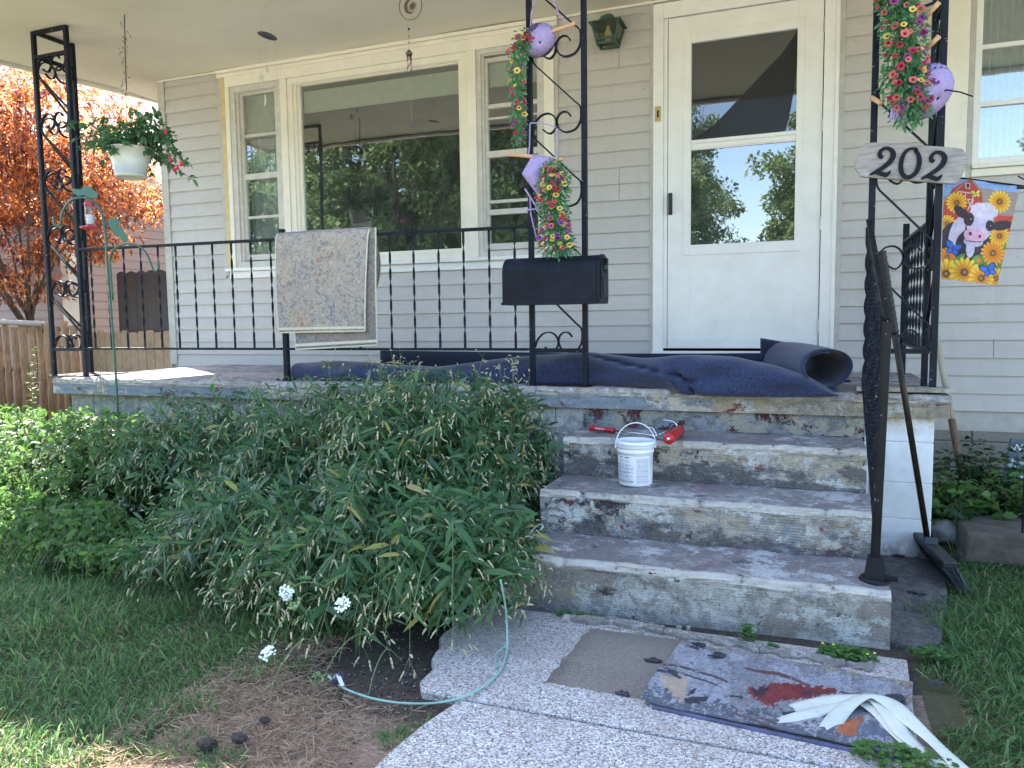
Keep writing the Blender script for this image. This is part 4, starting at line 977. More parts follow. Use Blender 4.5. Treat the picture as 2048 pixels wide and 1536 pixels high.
def leafobj(name, mats, P, D, N, L, W, droop=.2, fold=.25, shape='lance', parent=None, midx=None, rnd=None, bias=None):
    Vv, T, m = leaves(P, D, N, L, W, droop, fold, shape); n = len(P)
    if rnd is None: rnd = rng.random(n)
    mi = np.repeat(midx, len(T)//n) if midx is not None else None
    return fast(name, Vv, T, mats, mi, {'rnd': ('FLOAT', np.repeat(rnd, m))}, parent, True)
def vine_mass(parent, path, rad, nl, nf, cols, seed, fr=1.0, face=(0, -1, .1)):
    """hanging foliage round a path with single flowers as parts"""
    R = np.random.default_rng(seed); path = np.array(path); q = R.random(nl); seg = np.linspace(0, 1, len(path))
    C = np.stack([np.interp(q, seg, path[:, k]) for k in range(3)], 1); rr = np.interp(q, seg, rad)
    off = unit(R.normal(size=(nl, 3)))*(rr*R.random(nl)**.5)[:, None]*np.array([1, .8, 1.0]); P = C+off
    D = unit(off+np.array([0, 0, -.3])*rr[:, None]+R.normal(size=(nl, 3))*.02); N = unit(R.normal(size=(nl, 3))+np.array([0, -.6, .7]))
    leafobj('foliage', [m_pleaf], P, D, N, R.uniform(.014, .028, nl), R.uniform(.007, .013, nl), .2, .2, 'oval', parent)
    m = MB()
    for k in range(9):
        o = unit(R.normal(size=3))*.6; pts = [path[i]+V(o[0]*rad[i]*.6, o[1]*rad[i]*.5, 0)+R.normal(size=3)*.006 for i in range(len(path))]; m.tube(pts, .0014, 4, cap=False)
    m.build('vine_stems', m_pleaf_s, parent)
    for k in range(nf):
        t = (k+R.random())/nf; c = np.array([np.interp(t, seg, path[:, j]) for j in range(3)]); r = np.interp(t, seg, rad)
        a = R.uniform(0, 2*PI); d = V(math.cos(a), -abs(math.sin(a))*.9-.25, R.uniform(-.25, .35)); d /= np.linalg.norm(d)
        o = bpy.data.objects.new('flower', FM[cols[R.integers(len(cols))]]); COL.objects.link(o); o.parent = parent
        o.location = tuple(c+d*r*R.uniform(.8, 1.12)*V(1, .85, 1)-ORG[parent.name]); s = R.uniform(.65, 1.05)*fr; o.scale = (s, s*R.uniform(.6, 1.0), s)
        dd = d+R.normal(size=3)*.45+V(*face)*.5; o.rotation_euler = Vector(dd).to_track_quat('Z', 'Y').to_euler()
m_pleaf_s = plain('vine_stem', (.12, .22, .07), .6)
def macrame_cup(parent, c, axis, rx, L, hole=True, squash=.8, seed=0):
    """knitted sling: half ellipsoid hung by its rim from a dowel"""
    axis = V(*axis); axis /= np.linalg.norm(axis); u = unit(np.cross(axis, V(0, 1, 0))); w = np.cross(axis, u); c = V(*c); nu, nv = 48, 24
    lin = MB(); lin.lathe(c, [(rx*.9*math.sqrt(max(.003, 1-q**2.4)), L*.93*q) for q in np.linspace(0, 1, 10)], 24, axis=tuple(axis), close=False); lin.build('hole_shade', m_hole, parent, smooth=True); G = np.zeros((nv, nu, 3))  # dark inner shell paints the shade seen through the weave holes
    for i in range(nv):
        q = i/(nv-1); r = rx*math.sqrt(max(0.003, 1-(q*1.0)**2.4)); r *= (1-.12*math.exp(-(q/.12)**2))
        for j in range(nu):
            a = 2*PI*j/nu; rib = 1+.02*math.sin(a*22+(i % 2)*PI)+.012*math.sin(q*90)
            G[i, j] = c+axis*L*q+u*r*math.cos(a)*rib+w*r*squash*math.sin(a)*rib
    m = MB(); m.v.append(G.reshape(-1, 3)); m.n = nu*nv
    R = np.random.default_rng(seed)
    for i in range(nv-1):
        for j in range(nu):
            if hole and 1 <= i <= 12 and i % 4 in (1, 2) and (j+(i//4) % 2) % 2 == 0: continue
            k = (j+1) % nu; m.f.append([i*nu+j, i*nu+k, (i+1)*nu+k, (i+1)*nu+j]); m.m.append(0)
    return m.build('woven_cup', m_yarn, parent, smooth=True, solid=.004)
def planter(label, loc): return thing('macrame_planter', label, 'planter', loc, 'lilac macrame planters on the iron columns')
YB = Yc-.04
# 1 upper, mid column
p1 = planter('lilac macrame planter high on the mailbox column, petunias trailing left of its leg', hY(1085, 90, YB))
c = hY(1105, 80, YB-.02); macrame_cup(p1, hY(1079, 80, YB+.035), (.30, -.82, -.42), .088, .105, seed=1)
m = MB(); a, b = hY(1072, 74, YB-.01), hY(1151, 46, YB-.03); m.tube([a, b], .0095, 10); m.build('dowel', m_dowel, p1, smooth=True)
m = MB(); m.tube([hY(1072, -10, YB+.02), hY(1063, 25, YB), hY(1061, 60, YB), hY(1063, 90, YB-.05)], .0035, 6); m.tube([hY(1100, -20, YB+.02), hY(1118, 30, YB), hY(1136, 50, YB-.02)], .0035, 6); m.build('yarn_cord', m_yarn, p1)
vine_mass(p1, [hY(x, y, YB-.035) for x, y in ((1070, 82), (1045, 78), (1036, 110), (1034, 160), (1036, 215), (1038, 285))], [.035, .055, .052, .045, .045, .04], 900, 42, ['crimson', 'magenta', 'yellow', 'coral', 'magenta', 'crimson'], 1)
# 2 lower, mid column
p2 = planter('lilac macrame planter above the mailbox with petunias spilling down to its lid', hY(1090, 330, YB))
m = MB(); m.tube([hY(1012, 308, YB-.03), hY(1126, 319, YB-.03)], .0095, 10); m.build('dowel', m_dowel, p2, smooth=True)
A = hY(1068, 312, YB-.02); Bq = hY(1108, 318, YB-.02); rows = []
for i in range(22):
    u = i/21; top = A*(1-u)+Bq*u
    for_ = []
    for j in range(26):
        v = j/25; ex = math.sin(PI*min(1, v*1.0)); 
        xl = np.interp(v, [0, .45, 1], [1063, 1044, 1082]); xr = np.interp(v, [0, .45, 1], [1108, 1088, 1090]); yy = np.interp(v, [0, .45, 1], [314, 348, 398])
        P = hY(xl*(1-u)+xr*u, yy, YB-.03-.035*math.sin(PI*u)*math.sin(PI*(.15+.8*v))+.004*math.sin(u*40)*v); for_.append(P+.0015*V(math.sin(v*70), math.cos(u*60), 0))
    rows.append(for_)
m = MB(); m.grid(np.array(rows)); m.build('woven_cup', m_yarn, p2, smooth=True, solid=.005)
m = MB(); m.tube([hY(1060, 248, YB-.02), hY(1059, 290, YB-.02), hY(1057, 312, YB-.03)], .0035, 6); m.tube([hY(1112, 258, YB-.0), hY(1115, 290, YB-.02), hY(1114, 318, YB-.035)], .0035, 6); m.tube([hY(1060, 246, YB-.02), hY(1085, 246, YB-.02), hY(1112, 254, YB)], .0035, 6)
m.tube([hY(1050, 378, YB-.03), hY(1058, 390, YB-.04), hY(1072, 412, YB-.05)], .005, 6); m.tube([hY(1060, 395, YB-.03), hY(1062, 430, YB-.03), hY(1073, 475, YB-.04)], .004, 6); m.tube([hY(1054, 420, YB-.035), hY(1072, 418, YB-.035), hY(1090, 408, YB-.05)], .005, 6)
for k in range(9): x = 1066+k*5.2; m.tube([hY(x, 309+k*.6, YB-.042), hY(x+1.5, 316+k*.6, YB-.042), hY(x, 322+k*.6, YB-.03)], .0036, 5)
m.build('yarn_cord', m_yarn, p2)
vine_mass(p2, [hY(x, y, YB-.075) for x, y in ((1108, 335), (1108, 365), (1103, 400), (1112, 440), (1108, 480), (1125, 506))], [.045, .085, .078, .072, .085, .085], 2200, 95, ['crimson', 'magenta', 'yellow', 'coral', 'crimson', 'violet', 'yellow'], 2)
# 3 right column
p3 = planter('lilac macrame planter on the 202 column with the longest fall of petunias', hY(1830, 150, YB))
macrame_cup(p3, hY(1838, 182, YB+.02), (.42, -.70, -.45), .125, .13, seed=3)
for a, b in (((1846, 38), (1879, 4)), ((1850, 100), (1879, 72)), ((1743, 195), (1764, 208))): m = MB(); m.tube([hY(*a, YB-.04), hY(*b, YB-.07)], .0105, 10); m.build('dowel', m_dowel, p3, smooth=True)
m = MB()
for k in range(22):
    x = 1783+k*1.5; m.tube([hY(x+8*math.sin(k), 196, YB-.1), hY(x, 218, YB-.105), hY(x-3+2*math.sin(k*2), 240+3*math.sin(k), YB-.1)], .0024, 4)
m.build('yarn_fringe', m_yarn, p3)['kind'] = 'stuff'
m = MB(); m.tube([hY(1846, 90, YB-.05), hY(1853, 108, YB-.06), hY(1858, 125, YB-.05)], .003, 5); m.build('yarn_cord', m_yarn, p3)
m = MB(); m.tube([hY(1872, 188, YB-.06), hY(1893, 180, YB-.08), hY(1920, 184, YB-.08), hY(1946, 193, YB-.08)], .0032, 6); m.build('wire_stem', m_iron, p3)
vine_mass(p3, [hY(x, y, YB-.08) for x, y in ((1790, -25), (1797, 20), (1812, 70), (1805, 130), (1815, 185), (1822, 228))], [.07, .085, .095, .085, .10, .07], 2600, 84, ['crimson', 'coral', 'magenta', 'crimson', 'yellow', 'violet', 'coral'], 3, 1.12)

# ------------------------------------------------------------------ chimes and mobiles under the ceiling
m_bronze = plain('antique_bronze', (.20, .15, .11), .4, .7); m_chime = plain('rosy_chime_metal', (.50, .36, .38), .25, .8); m_pearl = plain('shell_white', (.62, .60, .55), .4); m_violet = plain('violet_bead', (.07, .05, .22), .2); m_thread = plain('thread', (.45, .42, .38), .7)
def ceil_pt(x, y): z = 3.05
for_ = None
sc_ = thing('wind_chime', 'round sun and moon wind chime with thin tubes hanging from the ceiling', 'wind chime', hY(822, 60, -.95))
Ys = -.95; cc = hY(821, 12, Ys)
m = MB(); th = np.linspace(0, 2*PI, 41)
m.tube([cc+V(.068*math.cos(a), .012*math.cos(a), .080*math.sin(a)) for a in th], .0028, 6)
for k in range(16):
    a = 2*PI*k/16; s = hY(825, 12, Ys-.002)
    m.prism([s+V(.014*math.cos(a-.18), 0, .014*math.sin(a-.18)), s+V(.014*math.cos(a+.18), 0, .014*math.sin(a+.18)), s+V(.030*math.cos(a), 0, .030*math.sin(a))], (0, .003, 0))
m.lathe(hY(825, 12, Ys), [(.001, -.004), (.012, -.003), (.016, .0), (.012, .004)], 18, axis=(0, -1, 0))
mo = []
for k in range(15): a = PI*.35+PI*1.3*k/14; mo.append(cc+V(-.004+.040*math.cos(a), 0, .044*math.sin(a)))
for k in range(15): a = PI*1.65-PI*1.3*k/14; mo.append(cc+V(.012+.034*math.cos(a), 0, .036*math.sin(a)))
m.prism(mo, (0, .003, 0)); m.build('sun_and_moon_ring', m_bronze, sc_)
m = MB(); top = cc+V(0, 0, .08); m.tube([top, (top[0], Ys, CZ(Ys)+.01)], .0012, 4); m.tube([hY(815, 44, Ys), hY(818, 100, Ys)], .0010, 4); m.tube([hY(820, 150, Ys), hY(824, 252, Ys)], .0007, 4); m.build('thread', m_thread, sc_)
for py, r, mt in ((58, .0075, m_violet), (73, .005, m_bronze), (85, .005, m_bronze), (251, .008, m_violet)):
    MB().lathe(hY(816+py*.03, py, Ys), [(.0005, -r), (r*.7, -r*.7), (r, 0), (r*.7, r*.7), (.0005, r)], 12).build('bead', mt, sc_, smooth=True)
m = MB(); m.lathe(hY(818, 105, Ys), [(.003, .018), (.010, .010), (.019, .0), (.021, -.012), (.019, -.014)], 16); m.build('chime_cap', m_bronze, sc_, smooth=True)
for k, (dx, dy, l) in enumerate(((-.014, 0, .085), (.014, 0, .095), (0, -.014, .075), (0, .014, .10), (.004, 0, .060))):
    b = hY(818.5, 110, Ys)+V(dx, dy, 0); m = MB(); m.tube([b, b-V(0, 0, l)], .0035, 8); m.build('chime_tube', m_chime, sc_, smooth=True)
dc = thing('hanging_dish', 'small dark metal dish hanging by threads below the porch ceiling', 'ornament', hY(535, 70, -1.1))
P = hY(535, 71, -1.1); m = MB(); m.lathe(P, [(.001, .012), (.03, .010), (.056, .0), (.060, -.004), (.056, -.004), (.03, .004), (.001, .006)], 32, axis=(.2, .12, 1), close=False); m.build('dish', plain('dark_tin', (.055, .06, .085), .45, .5), dc, smooth=True)
m = MB()
for dx, dy in ((-.045, 0), (.045, .0), (0, .045)): m.tube([P+V(dx, dy, .0), (P[0]-.01, P[1], CZ(-1.1)+.005)], .0009, 4)
m.build('thread', m_thread, dc)
sm_ = thing('star_mobile', 'pale shell mobile of stars and a crescent moon in front of the left window', 'mobile', hY(540, 190, -.55))
Y5 = -.55
def star(m, c, r, n=5, th=.004):
    m.prism([c+V(rr*math.sin(PI*k/n), 0, rr*math.cos(PI*k/n)) for k in range(2*n) for rr in ((r if k % 2 == 0 else r*.42),)], (0, th, 0))
for (x, y, r) in ((521, 155, .032), (555, 218, .028), (559, 248, .020)): m = MB(); star(m, hY(x, y, Y5), r); m.build('star', m_pearl, sm_)
m = MB(); c = hY(528, 200, Y5); m.prism([c+V(.018*math.cos(a), 0, .040*math.sin(a)) for a in np.linspace(-PI/2, PI/2, 10)]+[c+V(.004*math.cos(a)-.0, 0, .034*math.sin(a)) for a in np.linspace(PI/2, -PI/2, 10)], (0, .004, 0)); m.build('crescent', m_pearl, sm_)
m = MB(); c = hY(534, 140, Y5); m.lathe(c, [(.001, -.02), (.010, -.008), (.008, .010), (.001, .022)], 10); m.build('shell', m_pearl, sm_, smooth=True)
m = MB(); t0 = hY(534, 120, Y5); 
for x, y in ((521, 150), (528, 190), (534, 135)): a = hY(x, y, Y5); m.tube([a, (a[0], Y5, CZ(Y5)+.003)], .0006, 3)
a = hY(556, 215, Y5); m.tube([hY(559, 245, Y5), a, (a[0], Y5, CZ(Y5)+.003)], .0006, 3); m.build('thread', m_thread, sm_)

# ------------------------------------------------------------------ hanging fuchsia
Yh = -1.33; hp = hY(261, 330, Yh)
hb = thing('hanging_basket', 'white plastic hanging pot of fuchsia beside the left corner column', 'hanging plant', hp)
m_pot = plain('white_plastic', (.60, .60, .53), .4, var=.04)
zb0 = hY(262, 357, Yh)[2]; zt0 = hY(262, 297, Yh)[2]; H = zt0-zb0
m = MB(); m.lathe((hp[0], Yh, zb0), [(.001, .006), (.075, .006), (.082, 0), (.098, .012), (.100, .02), (.090, .018), (.128, H-.012), (.135, H-.010), (.137, H), (.130, H), (.122, H-.02), (.001, H-.025)], 40, close=False); m.build('pot', m_pot, hb, smooth=True)
m = MB(); tp_ = V(hp[0]-.005, Yh, 0); cz = CZ(Yh); hk = hY(252, 185, Yh)
m.tube([(hY(248, 12, Yh)[0], Yh, cz+.003), hY(250, 95, Yh), hY(253, 180, Yh)], .0035, 6)
for k in range(3):
    a = 2*PI*k/3+.4; m.tube([hk, (hp[0]+.128*math.cos(a), Yh+.128*math.sin(a), zt0-.004)], .0018, 5)
m.build('hanger', plain('dark_wire', (.05, .045, .04), .6), hb)
R = np.random.default_rng(5); n = 46; P = []; 
for k in range(n):
    x, y = 248+R.normal()*4, 40+150*R.random(); P.append(hY(x, y, Yh)+R.normal(size=3)*.004)
P = np.array(P); leafobj('dry_tendril', [plain('dry_tendril', (.13, .10, .06), .8)], P, unit(R.normal(size=(n, 3))+V(0, 0, -.5)), unit(R.normal(size=(n, 3))), R.uniform(.012, .03, n), R.uniform(.004, .008, n), .4, .2, 'lance', hb)
m_fuleaf = leafmat('fuchsia_leaf', (.045, .12, .055), (.12, .25, .10), .45, .3)
m_fust = plain('green_stem', (.10, .13, .05), .6)
P = []; D = []; ms = MB()
for k in range(60):
    a = R.uniform(0, 2*PI); rch = R.uniform(.08, .30); up = R.uniform(.0, .21); dr = R.uniform(.02, .26)
    b = V(hp[0]+.05*math.cos(a), Yh+.05*math.sin(a), zt0-.02); tip = V(hp[0]+(rch+.10)*math.cos(a)*1.0, Yh+(rch+.05)*math.sin(a), zt0+up-dr*rch*6*.5); mid = (b+tip)/2+V(0, 0, up*.9)
    pts = [b*(1-q)**2+2*mid*q*(1-q)+tip*q*q for q in np.linspace(0, 1, 9)]; ms.tube(pts, .0018, 4, cap=False)
    for q in R.uniform(.15, 1, 26): p = b*(1-q)**2+2*mid*q*(1-q)+tip*q*q; P.append(p+R.normal(size=3)*.006); D.append(unit(R.normal(size=3)+V(.3*math.cos(a), .3*math.sin(a), -.1)))
ms.build('stems', m_fust, hb); P = np.array(P); D = np.array(D); n = len(P)
leafobj('foliage', [m_fuleaf], P, D, unit(R.normal(size=(n, 3))*.5+V(0, -.2, 1)), R.uniform(.026, .050, n), R.uniform(.014, .026, n), .35, .25, 'oval', hb)
mf = plain('fuchsia_bloom', (.62, .03, .09), .5)
for x, y in ((355, 333), (341, 318), (349, 338), (331, 262), (362, 326)):
    c = hY(x, y, Yh-.05); m = MB(); m.lathe(c, [(.001, .018), (.004, .010), (.005, .0), (.011, -.010), (.006, -.018), (.001, -.022)], 8)
    for k in range(4): a = PI*k/2; m.bar(c+V(0, 0, .0), c+V(.016*math.cos(a), .016*math.sin(a), .004), .006, .0015)
    m.build('bloom', mf, hb, smooth=False)

# ------------------------------------------------------------------ shepherd hook and feeder
m_hg = plain('dark_green_enamel', (.012, .095, .065), .4); Yk = -1.92
sh = thing('shepherd_hook', 'dark green double shepherd hook with leaf shapes standing in the weeds', 'garden hook', hY(237, 900, Yk))
K = lambda x, y, Y=Yk: hY(x, y, Y)
m = MB(); m.tube(catmull([K(242, 940), K(237, 850), K(231, 740), K(222, 620), K(214, 520), K(211, 468), K(203, 425), K(185, 402), K(163, 395), K(140, 402), K(125, 425), K(122, 445), K(116, 452), K(109, 448), K(107, 432)], 4), .0062, 8); m.build('main_hook', m_hg, sh, smooth=True)
m = MB(); m.tube(catmull([K(226, 600), K(221, 540), K(221, 515), K(230, 497), K(250, 488), K(272, 490), K(290, 503), K(301, 525), K(307, 540), K(314, 541), K(318, 533), K(316, 522)], 4), .0055, 8); m.build('side_hook', m_hg, sh, smooth=True)
def leafplate(pts, Y): 
    m = MB(); P = [K(x, y, Y) for x, y in pts]; m.prism(P, (0, .003, 0)); m.build('leaf_ornament', m_hg, sh, bevel=.001)
leafplate([(142,376),(160,379),(168,373),(180,372),(188,382),(197,387),(193,396),(180,396),(168,390),(155,392),(146,386)], Yk-.008)
leafplate([(216,438),(224,436),(236,438),(240,444),(234,450),(243,455),(250,466),(255,478),(252,484),(245,484),(240,474),(228,470),(224,458),(216,452)], Yk-.008)
fd = thing('hummingbird_feeder', 'clear hummingbird feeder with red base and lid hanging from the green hook', 'bird feeder', K(182, 430, Yk-.0))
m_red = plain('feeder_red', (.42, .02, .035), .35); Yd = Yk
c0 = K(182, 460, Yd); z0_, z1_ = c0[2], K(181, 405, Yd)[2]
m = MB(); m.lathe((c0[0], Yd, z0_), [(.001, 0), (.030, .0), (.052, .008), (.055, .014), (.030, .022), (.022, .028), (.001, .028)], 28, close=False)
for k in range(5): a = 2*PI*k/5+.3; m.lathe((c0[0]+.045*math.cos(a), Yd+.045*math.sin(a), z0_+.012), [(.010, 0), (.013, .004), (.004, .008)], 10)
m.build('feeder_base', m_red, fd, smooth=True)
m = MB(); m.lathe((c0[0], Yd, z0_+.0285), [(.021, 0), (.026, .006), (.026, z1_-z0_-.046), (.024, z1_-z0_-.04)], 24); m.build('bottle', glass_mat('bottle_glass', 1.5, (.85, .86, .86)), fd, smooth=True)
m = MB(); m.lathe((c0[0], Yd, z0_+.029), [(.018, 0), (.020, .005), (.020, .055), (.001, .056)], 20); m.build('nectar', plain('pale_nectar', (.62, .58, .58), .3), fd, smooth=True)
m = MB(); m.lathe((c0[0], Yd, z1_-.014), [(.027, -.004), (.029, 0), (.028, .012), (.012, .018), (.003, .02)], 24); m.build('feeder_lid', m_red, fd, smooth=True)
m = MB(); m.tube([(c0[0], Yd, z1_), (c0[0]+.004, Yd, z1_+.012), (c0[0], Yd, z1_+.020)], .0015, 5); m.build('wire', m_iron, fd)

# ------------------------------------------------------------------ bucket
bc = hZ(1271, 968, .366); bc[2] = .368; bu = thing('bucket', 'small white plastic bucket with printed label standing on the middle step', 'bucket', bc)
BH = .192; m_bk = plain('bucket_plastic', (.80, .82, .85), .35, var=.03)
m = MB(); m.lathe(bc, [(.001, .002), (.068, 0), (.0715, .003), (.0725, .012), (.0755, BH-.052), (.079, BH-.050), (.0795, BH-.040), (.078, BH-.038), (.0785, BH-.030), (.083, BH-.028), (.0835, BH-.018)], 56, close=False); m.build('body', m_bk, bu, smooth=True, bevel=0)
m = MB(); m.lathe(bc, [(.0835, BH-.0175), (.0855, BH-.016), (.0860, BH-.004), (.083, BH), (.079, BH), (.077, BH-.004), (.001, BH-.005)], 56, close=False); m.build('lid', plain('lid_plastic', (.76, .80, .88), .3, var=.03), bu, smooth=True)
m = MB(); hd = V(math.cos(.33), math.sin(.33), 0); P = []
for k in range(31): a = PI*k/30; P.append(bc+hd*(-.0875*math.cos(a))+V(0, 0, BH-.030)+V(.02, -.03, 1)*(.100*math.sin(a)*1.05))
m.tube(P, .0022, 6)
for s in (-1, 1): m.lathe(bc+hd*s*.083+V(0, 0, BH-.030), [(.008, 0), (.006, .006)], 12, axis=tuple(hd*s))
m.build('handle', m_bk, bu, smooth=True)
# printed label as a wrapped sheet, rows of tiny grey type
nu, nv = 150, 110; U_, V_ = np.meshgrid(np.linspace(0, 1, nu), np.linspace(0, 1, nv), indexing='ij')
ang = -PI/2-.15+(U_-.5)*2.5; hh = .014+(1-V_)*.118; rr = .0728+(hh-.012)/(BH-.064)*.003+.0006
verts = np.stack([bc[0]+rr*np.cos(ang), bc[1]+rr*np.sin(ang), bc[2]+hh], -1)
R = np.random.default_rng(3); colr = np.ones((nu, nv, 4)); colr[..., :3] = (.74, .75, .77)
rowi = (V_*46).astype(int); line = (V_*46-rowi) < .62; ink = R.random((600, 60))[(U_*200).astype(int), rowi % 60] < .80
main = (U_ < .62) & (U_ > .05) & (V_ > .28) & line & ink & (U_ < .55+.07*np.sin(rowi*2.3))
side_ = (U_ > .67) & (U_ < .97) & (V_ > .08) & ((V_*60 % 1) < .6) & (R.random((600, 80))[(U_*220).astype(int), (V_*60).astype(int)] < .85)
icon = ((np.abs(U_-.28) < .05) | (np.abs(U_-.44) < .06)) & (V_ > .04) & (V_ < .075); icon2 = ((np.abs(U_-.28) < .07) | (np.abs(U_-.44) < .06)) & (V_ > .12) & (V_ < .24) & (R.random((nu, nv)) < .5)
left = (U_ < .09) & (V_ > .02) & (V_ < .3) & (R.random((nu, nv)) < .6)
colr[main, :3] = (.30, .34, .40); colr[side_, :3] = (.36, .39, .43); colr[icon, :3] = (.05, .05, .06); colr[icon2, :3] = (.4, .42, .45); colr[left, :3] = (.12, .16, .22)
heavy = (U_ < .6) & ((np.abs(V_-.45) < .012) | (np.abs(V_-.60) < .012) | (np.abs(V_-.72) < .012) | (np.abs(V_-.92) < .03)); colr[heavy & ink, :3] = (.18, .22, .28)
def gridfaces(nu, nv): i, j = np.meshgrid(np.arange(nu-1), np.arange(nv-1), indexing='ij'); a = (i*nv+j).ravel(); return np.stack([a, a+1, a+nv+1, a+nv], 1)
def print_mat(name, rough=.5, bump=0, fuzz=0):
    t = NT(name); a = t.node('ShaderNodeAttribute', attribute_name='print'); c = a.outputs['Color']
    if fuzz: n = t.noise(260, 3, .8); c = t.mix(t.math('MULTIPLY', n, fuzz), c, (.05, .05, .06)); t.bump(n, .7, .004)
    t.set(c, rough, 0, .3); return t.m
fast('label', verts.reshape(-1, 3), gridfaces(nu, nv), [print_mat('printed_label')], None, {'print': ('FLOAT_COLOR', colr.reshape(-1, 4))}, bu, True, 4)

# ------------------------------------------------------------------ carpet seam roller
ro = thing('hand_roller', 'red handled metal roller tool lying on the top step behind the bucket', 'roller', hZ(1260, 868, .545))
m_rred = plain('red_grip', (.42, .012, .018), .35); m_rod = plain('bright_steel', (.6, .6, .6), .25, .9)
Z = .546; a, b, c, d = hZ(1178, 856, Z+.016), hZ(1228, 861, Z+.016), hZ(1312, 872, Z+.014), hZ(1292, 846, Z+.03)
m = MB(); m.tube(catmull([a, a*.7+b*.3+V(0, 0, .001), a*.3+b*.7, b], 4), [.009, .0145, .0155, .0155, .015, .0145, .014, .0135, .0135, .0135, .015, .0165, .0165][:13], 14, sx=.85); m.build('handle', m_rred, ro, smooth=True)
m = MB(); m.tube([b, c], .0045, 8); e0, e1 = hZ(1337, 878, Z+.024), hZ(1372, 862, Z+.024); e0 = V(e0[0], e0[1], Z+.0245); e1 = V(*(e0[:2]+(hZ(1372, 862, Z)[:2]-e0[:2])*.62), Z+.0245)
m.build('rod', m_rod, ro, smooth=True)
ax_ = unit(e1-e0)
m = MB(); m.strap(catmull([c+V(-.05, .03, .035), c+V(-.02, .03, .033), c+V(.0, .01, .012), c+V(.02, -.02, -.002), e0-ax_*.004+V(0, 0, -.0)], 5), .016, .003, (.3, .9, .3)); 
m.strap(catmull([e1+ax_*.008+V(-.08, .02, .045), e1+ax_*.008+V(-.03, 0, .04), e1+ax_*.008+V(-.012, 0, .02), e1+ax_*.008], 5), .014, .003, (.3, .9, .3)); m.tube([c, (c+e1)/2+V(0, 0, .01), e1+V(-.03, 0, .03)], .004, 6); m.build('yoke', m_rod, ro, smooth=True)
m = MB(); m.lathe(e0, [(.008, -.002), (.0235, 0), (.0245, .003), (.0245, np.linalg.norm(e1-e0)-.003), (.0235, np.linalg.norm(e1-e0)), (.008, np.linalg.norm(e1-e0)+.001)], 28, axis=tuple(ax_)); m.build('roller_sleeve', m_rred, ro, smooth=True, bevel=0)
m = MB(); m.lathe(e0-ax_*.004, [(.008, 0), (.007, .004), (.0, .005)], 14, axis=tuple(ax_)); m.build('axle', m_rod, ro, smooth=True)
def text(name, body, loc, rot, size, mat, parent, ext=.0006):
    cu = bpy.data.curves.new(name, 'FONT'); cu.body = body; cu.size = size; cu.extrude = ext; cu.align_x = 'CENTER'; cu.align_y = 'CENTER'
    tmp = bpy.data.objects.new(name+'_t', cu); COL.objects.link(tmp); bpy.context.view_layer.update()
    me = bpy.data.meshes.new_from_object(tmp.evaluated_get(bpy.context.evaluated_depsgraph_get())); bpy.data.objects.remove(tmp)
    o = bpy.data.objects.new(name, me); COL.objects.link(o); me.materials.clear(); me.materials.append(mat); o.parent = parent
    o.location = tuple(V(*loc)-ORG.get(parent.name, np.zeros(3))); o.rotation_euler = rot; return o
dv = b-a; text('brand_lettering', 'ROBERTS', tuple((a+b)/2+V(-.004, -.0158, .0035)), (PI/2-.05, 0, math.atan2(dv[1], dv[0])), .013, plain('white_ink', (.75, .75, .75), .5), ro)

# ------------------------------------------------------------------ push broom
br = thing('broom', 'black push broom leaning against the white block pier, bristles on the path', 'broom', (.50, -1.5, 0))
top, low = hY(1763, 503, -1.70), hY(1858, 1098, -1.47); mid = top+(low-top)*.10
m = MB(); m.tube([mid, low], .0125, 12); m.build('pole', iron_mat('brown_metal_tube', (.018, .014, .010), .15, .05), br, smooth=True)
m = MB(); m.tube([top+(mid-top)*i/40*2.6 for i in range(41)], [.0165+(.0022 if i % 3 == 0 else 0) for i in range(41)], 12); m.build('grip', plain('black_rubber', (.012, .012, .013), .6), br, smooth=True)
hA, hB = hZ(1858, 1092, .14), None
h0 = V(low[0]-.035, low[1]+.11, .118); h1 = V(low[0]+.03, low[1]-.33, .110); hx = unit(h1-h0); hs = unit(np.cross(hx, [0, 0, 1.0]))
m = MB(); m.bar(h0, h1, .055, .030, (0, 0, 1)); m.build('head', plain('black_head', (.02, .02, .022), .45), br, bevel=.006)
m = MB(); m.bar(low-V(0, 0, .0), (h0+h1)/2+V(-.005, 0, .01), .034, .034, w2=.05, h2=.07); m.tube([low+V(0, 0, .02), low-V(0, 0, .01)], .019, 12); m.build('socket', plain('black_socket', (.02, .021, .023), .4), br, bevel=.003)
R = np.random.default_rng(8); n = 2600; q = R.random(n); s = R.uniform(-.5, .5, n); P = h0+(h1-h0)*q[:, None]+hs*(s*.056)[:, None]+V(0, 0, -.012)
D = unit(np.tile(V(.50, -.22, -.84), (n, 1))+hs*(s*.25)[:, None]*-1+R.normal(size=(n, 3))*.05); 
Lb = R.uniform(.105, .118, n)
leafobj('bristles', [leafmat('slate_bristle', (.030, .034, .045), (.075, .08, .10), .5, .0)], P, D, unit(R.normal(size=(n, 3))), Lb, np.full(n, .0022), 0, 0, 'blade', br)
# brown handle leaning at the end of the porch
st_ = thing('garden_tool_handle', 'long wooden tool handle, whitened above and brown below, leaning behind the right column', 'tool', (.75, -.45, 0))
a, b_, c_ = hY(1873, 672, -.30), hY(1903, 838, -.40), hY(1922, 940, -.47)
m = MB(); m.tube([a, b_], [.016, .017], 12); m.build('upper_shaft', plain('chalky_wood', (.42, .38, .28), .8), st_, smooth=True)
m = MB(); m.tube([b_, c_, c_+(c_-b_)*1.15], [.0185, .0175, .0175], 12); m.build('lower_shaft', wood_mat('brown_wood', (.14, .08, .05), (.26, .17, .11), (30, 30, 3)), st_, smooth=True)
